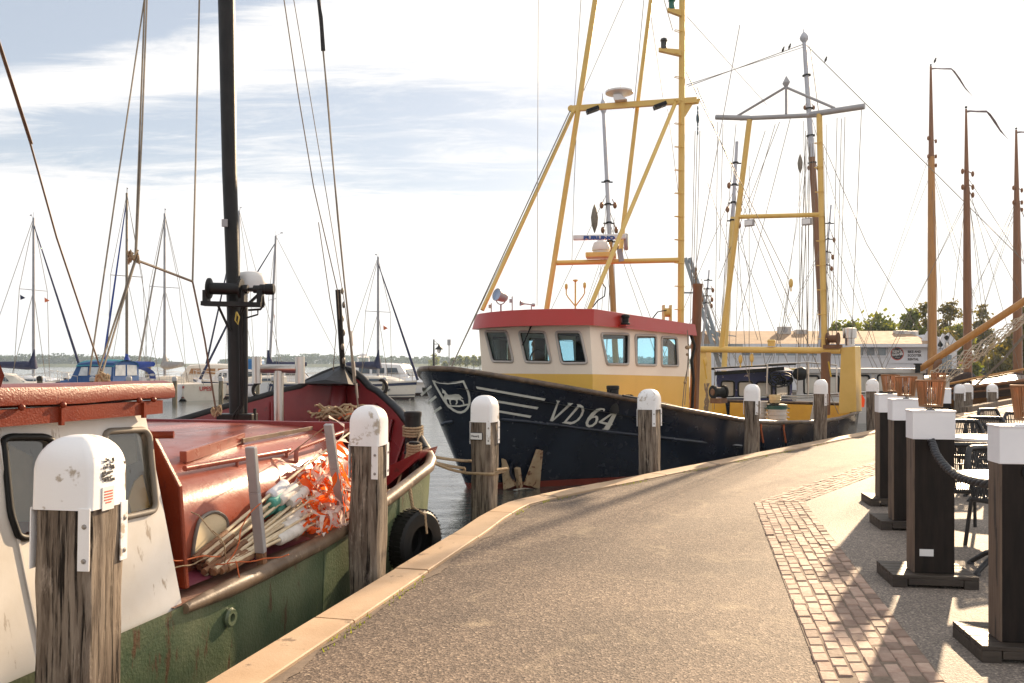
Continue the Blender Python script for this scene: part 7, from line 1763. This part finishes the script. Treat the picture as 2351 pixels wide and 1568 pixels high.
# botters with tall masts and pennants
def pennant(parent, p, Y, pts):
    mb = MB(); k = []
    for i, (dx, dy) in enumerate(pts): a = P(p[0]+dx, p[1]+dy, Y); k += [a+V((0,.05*sin(i),.055)), a-V((0,.05*sin(i),.055))]
    mb.add(k, [(2*i,2*i+1,2*i+3,2*i+2) for i in range(len(pts)-1)]); mb.build('pennant', mat('dark_pennant', (.10,.06,.06), (.25,.2,.2), ns=8, rough=.8) if 'dark_pennant' not in bpy.data.materials else bpy.data.materials['dark_pennant'], parent)
PEN = [(0,0),(10,-1),(24,0),(46,0),(54,8),(66,25),(78,44),(88,55),(96,64)]
def botter(lab, mx, mbase, mtop, Y, r0, hx0, hx1, seed, hull=True, gun=(888,850), mastm=M_spar):
    t = thing('botter', lab, 'sailing ship', P(mx, 930, Y), 0, 'traditional brown wooden sailing ships with tall masts'); random.seed(seed)
    sp = .70; a, b_ = P(mx,mbase,Y), P(mx-4,mtop,Y); m_ = a.lerp(b_, sp)
    mb = MB(); mb.tube([a-V((0,0,1.2)), a.lerp(b_,.3), m_], [r0,r0*.98,r0*.72], 14); ms = mb.build('mast', mastm, t, smooth=50)
    mb = MB(); mb.tube([m_, b_], [r0*.62,r0*.22], 10); tp_ = mb.build('topmast', M_spard, t, smooth=50); mb = MB(); mb.ball(b_+V((0,0,.08)), .06, 8); mb.build('truck', M_rubber, tp_)
    pennant(tp_, (mx-3, mtop+6), Y, PEN)
    for f_, s_ in ((sp,-1),(sp,1),(sp+.06,-1),(sp+.05,1),(sp-.03,1)):
        mb = MB(); q = a.lerp(b_, f_)+V((s_*.24,-.1,0)); mb.ball(q, .10, 8, (.75,.75,1.4)); mb.bar(q, q+V((-s_*.2,0,.12)), .025, n=4); mb.build('pulley_block', M_spard, ms, smooth=60)
    mb = MB()
    for k in range(8): q = a.lerp(b_, sp+R(-.06,.05)); mb.bar(q, V((a.x+R(-5,6), Y+R(-2,2), R(.2,.9))), .012, n=4)
    for k in range(2): mb.bar(a.lerp(b_,sp), a.lerp(b_,.05)+V((R(-.5,.3),-.1,0)), .012, n=4)
    mb.build('shrouds', M_wire, t)
    if hull:
        n = 14
        def hp_(i, j):
            x = hx0+(hx1-hx0)*i; yy = gun[0]+(gun[1]-gun[0])*i**1.3; zt = EYE-(yy-CY)/F*Y; zb = WATER-.2; fl_ = 1-abs(2*i-1)**3
            z = zb+(zt-zb)*j; return V((at_px(x,Y), Y+1.6-(1.0+.9*fl_)*(j**.5)*.9-.3, z))
        mb = MB(); mb.grid(hp_, n, 8); hl = mb.build('hull', M_bvar, t, smooth=60)
        mb = MB(); mb.grid(lambda i, j: hp_(i, .55+.45*j)+V((0,-.03,0)), n, 3); mb.build('upper_strakes', M_bhull, hl, smooth=60)
        mb = MB(); mb.tube([hp_(i/n, 1)+V((0,-.05,0)) for i in range(n+1)], .09, 6); mb.build('gunwale', M_spard, hl, smooth=60)
        mb = MB(); mb.tube([hp_(i/n, .80)+V((0,-.06,0)) for i in range(n+1)], .05, 6); mb.build('rubbing_rail', M_spard, hl, smooth=60)
        mb = MB(); d = [hp_(i/n,1) for i in range(n+1)]; mb.add(d+[p+V((0,3.2,0)) for p in d], [(i,i+1,n+1+i+1,n+1+i) for i in range(n)]); mb.build('deck', M_bhull, hl)
    return t, a, b_, ms
t1, *_ = botter('wooden ship with the tallest varnished mast and long dark pennant, left of the three', 2141, 845, 152, 54, .27, 0, 0, 1, False)
t2, a2, b2, _ = botter('brown wooden ship with the middle mast and brown sail cover', 2222, 852, 250, 41, .19, 2112, 2420, 2, True, (896,862), M_spard)
mb = MB(); mb.prism([P(2232,853,40.6), P(2234,886,40.6), P(2140,893,40.6), P(2150,876,40.6), P(2190,868,40.6), P(2210,858,40.6)], V((0,.5,0))); mb.build('sail_cover', M_bcan, t2, bevel=.1)
t3, *_ = botter('wooden ship with the mast nearest the right edge and brown furled sail', 2337, 857, 298, 50, .245, 2250, 2560, 3, True, (884,846), M_spard)
mb = MB(); mb.prism([P(2330,856,49.5), P(2352,857,49.5), P(2352,880,49.5), P(2290,875,49.5), P(2310,866,49.5)], V((0,.5,0))); mb.build('sail_cover', M_bcan, t3, bevel=.1)
mb = MB(); mb.tube([P(2105,852,31.5), P(2130,836,31.3), P(2351,692,29.5), P(2420,648,29)], [.10,.125,.125,.12], 14); bs_ = mb.build('bowsprit', M_spar, t2, smooth=50)
mb = MB(); mb.tube([P(2351+30,842,40), P(2240,868,40), P(2130,892,40)], .06, 6); mb.build('lee_board_rail', M_spar, t2, smooth=50)
# net hanging under the spar
def cur(i, j):
    xa = 2112+i*260; ytop = 862-i*i*10-i*150+ (12 if i < .1 else 0); sagm = 60*(1-i)**.8*min(1, i*6+.35); y = ytop+6+j*(sagm*.62+12)
    return P(xa+j*8*(1-i), y, 31-1.6*i-.5*sin(j*pi))
mb = MB(); NI, NJ = 40, 9
def cj(i, j):
    p = cur(i/NI, j/NJ); return p+V((0,.05*sin(i*1.7+j),.035*sin(i*2.1+j*3)))
for i in range(NI):
    for j in range(NJ+1):
        if (i+j) % 2 == 0:
            if j < NJ: mb.bar(cj(i,j), cj(i+1,j+1), .013, n=4)
            if j > 0: mb.bar(cj(i,j), cj(i+1,j-1), .013, n=4)
for j in (0, NJ): mb.tube([cj(i,j) for i in range(NI+1)], .022, 5)
mb.tube([cj(i, 5)-V((0,0,.15)) for i in range(0,NI+1,2)], .02, 5)
mb.build('safety_net', M_net, loc=P(2230,850,31), label='pale cord net slung under the slanting varnished bowsprit', cat='net')
mb = MB(); ch_ = [P(2351,770,33), P(2300,830,33), P(2240,885,33.5), P(2225,905,34)]
for k in range(70):
    f_ = k/69*3; i = min(2, int(f_)); p = ch_[i].lerp(ch_[i+1], f_-i); d = (ch_[i+1]-ch_[i]).normalized(); s_ = d.cross(V((0,1,0))); e = s_ if k % 2 else V((0,1,0))
    mb.tube([p+d*.08*cos(a)+e*.045*sin(a) for a in [j*pi/3 for j in range(6)]], .014, 4, closed=True)
mb.build('anchor_chain', M_wire, loc=P(2300,830,33), label='dark chain sloping down past the right hand mast', cat='chain')
# long low quay timber at the far side of the terrace
mb = MB(); mb.beam(E2+d2*24+V((0,0,.10)), E2+d2*52+V((0,0,.10)), .25, .2); mb.build('timber_kerb', M_pile, kind='structure')
mb = MB(); mb.tube([E2+d2*14.6+V((-.1,0,.02)), E2+d2*14.6+V((-.1,0,.16)), E2+d2*14.9+V((-.1,0,.16)), E2+d2*14.9+V((-.1,0,.02))], .025, 8); mb.build('mooring_hoop', M_steel, smooth=60, loc=E2+d2*14.7, label='small bright steel hoop on the quay kerb at the trawler stern', cat='mooring ring')
mb = MB(); mb.box(E2+d2*16.6+n2_*.35+V((0,0,-.06)), (1.0,.7,.12), atan2(d2.y,d2.x)); mb.build('landing_step', M_pblk, loc=E2+d2*16.6, label='dark low landing step beyond the last post of the quay', cat='step')
# trees on the right
TG = 'trees behind the white building'
for i, (x, yt, yb, Yt, w_, shp, nl, ls, lm, lab) in enumerate((
 (1938,733,872,95,80,'round',2600,.26,M_leafg,'round green tree left of the others above the brown roof'),
 (2012,722,872,92,100,'round',3200,.26,M_leafg,'broad round dark tree above the brown roof behind the air units'),
 (2060,748,872,90,60,'round',1600,.25,M_leafg,'low rounded tree right of the broad dark one'),
 (2092,708,872,97,70,'poplar',2600,.26,M_leafg,'dense dark tree just left of the tallest ship mast'),
 (2122,690,872,100,62,'poplar',1300,.22,M_leafy,'airy yellow green poplar directly behind the tallest ship mast'),
 (2180,688,872,103,72,'poplar',1900,.22,M_leafy,'airy yellow green poplar between the left and middle ship masts'),
 (2196,735,872,92,70,'round',1900,.25,M_leafg,'dense tree low between the left and middle ship masts'),
 (2160,760,872,88,70,'round',1500,.24,M_leafy,'bushy yellow green tree above the white gables'),
 (2252,692,872,104,64,'poplar',1500,.22,M_leafy,'airy poplar right of the middle ship mast'),
 (2318,772,886,84,84,'tall',1900,.22,M_leafy,'leafy tree left of the right hand ship mast'),
 (2356,700,886,80,90,'poplar',2300,.24,M_leafy,'tall sparse tree behind the right hand ship mast'),
 (2290,815,880,78,50,'round',1000,.2,M_leafy,'small yellow green bush beside the dark houses'),
 (2226,830,880,76,46,'round',800,.2,M_leafg,'small bush left of the dark houses'))):
    tree_px(x, yt, yb, Yt, w_, shp, nl, ls, lm, lab, TG, 100+i)
# birds on the wires and mast heads
M_bird = mat('dark_bird_feather', (.03,.025,.022), (.05,.04,.035), ns=20, rough=.7)
for x, y, Y, lab in ((1797,116,49.9,'small dark bird on the wire, leftmost left of the tallest finial'),(1812,109,49.9,'small dark bird on the wire close to the tallest finial'),(1895,139,49.9,'small dark bird on the wire right of the tallest finial'),(2146,141,53.9,'small dark bird on the pennant of the left brown mast')):
    p = P(x, y, Y); t = MB(); t.lathe([(q*1.4, h*1.4) for q, h in [(.004,-.10),(.02,-.06),(.045,0),(.05,.05),(.03,.10),(.034,.13),(.02,.165),(.004,.19)]], p, 10, (.35,0,.94)); t.build('bird', M_bird, smooth=60, loc=p-V((0,0,.08)), label=lab, cat='bird', group='birds perched on the rigging')
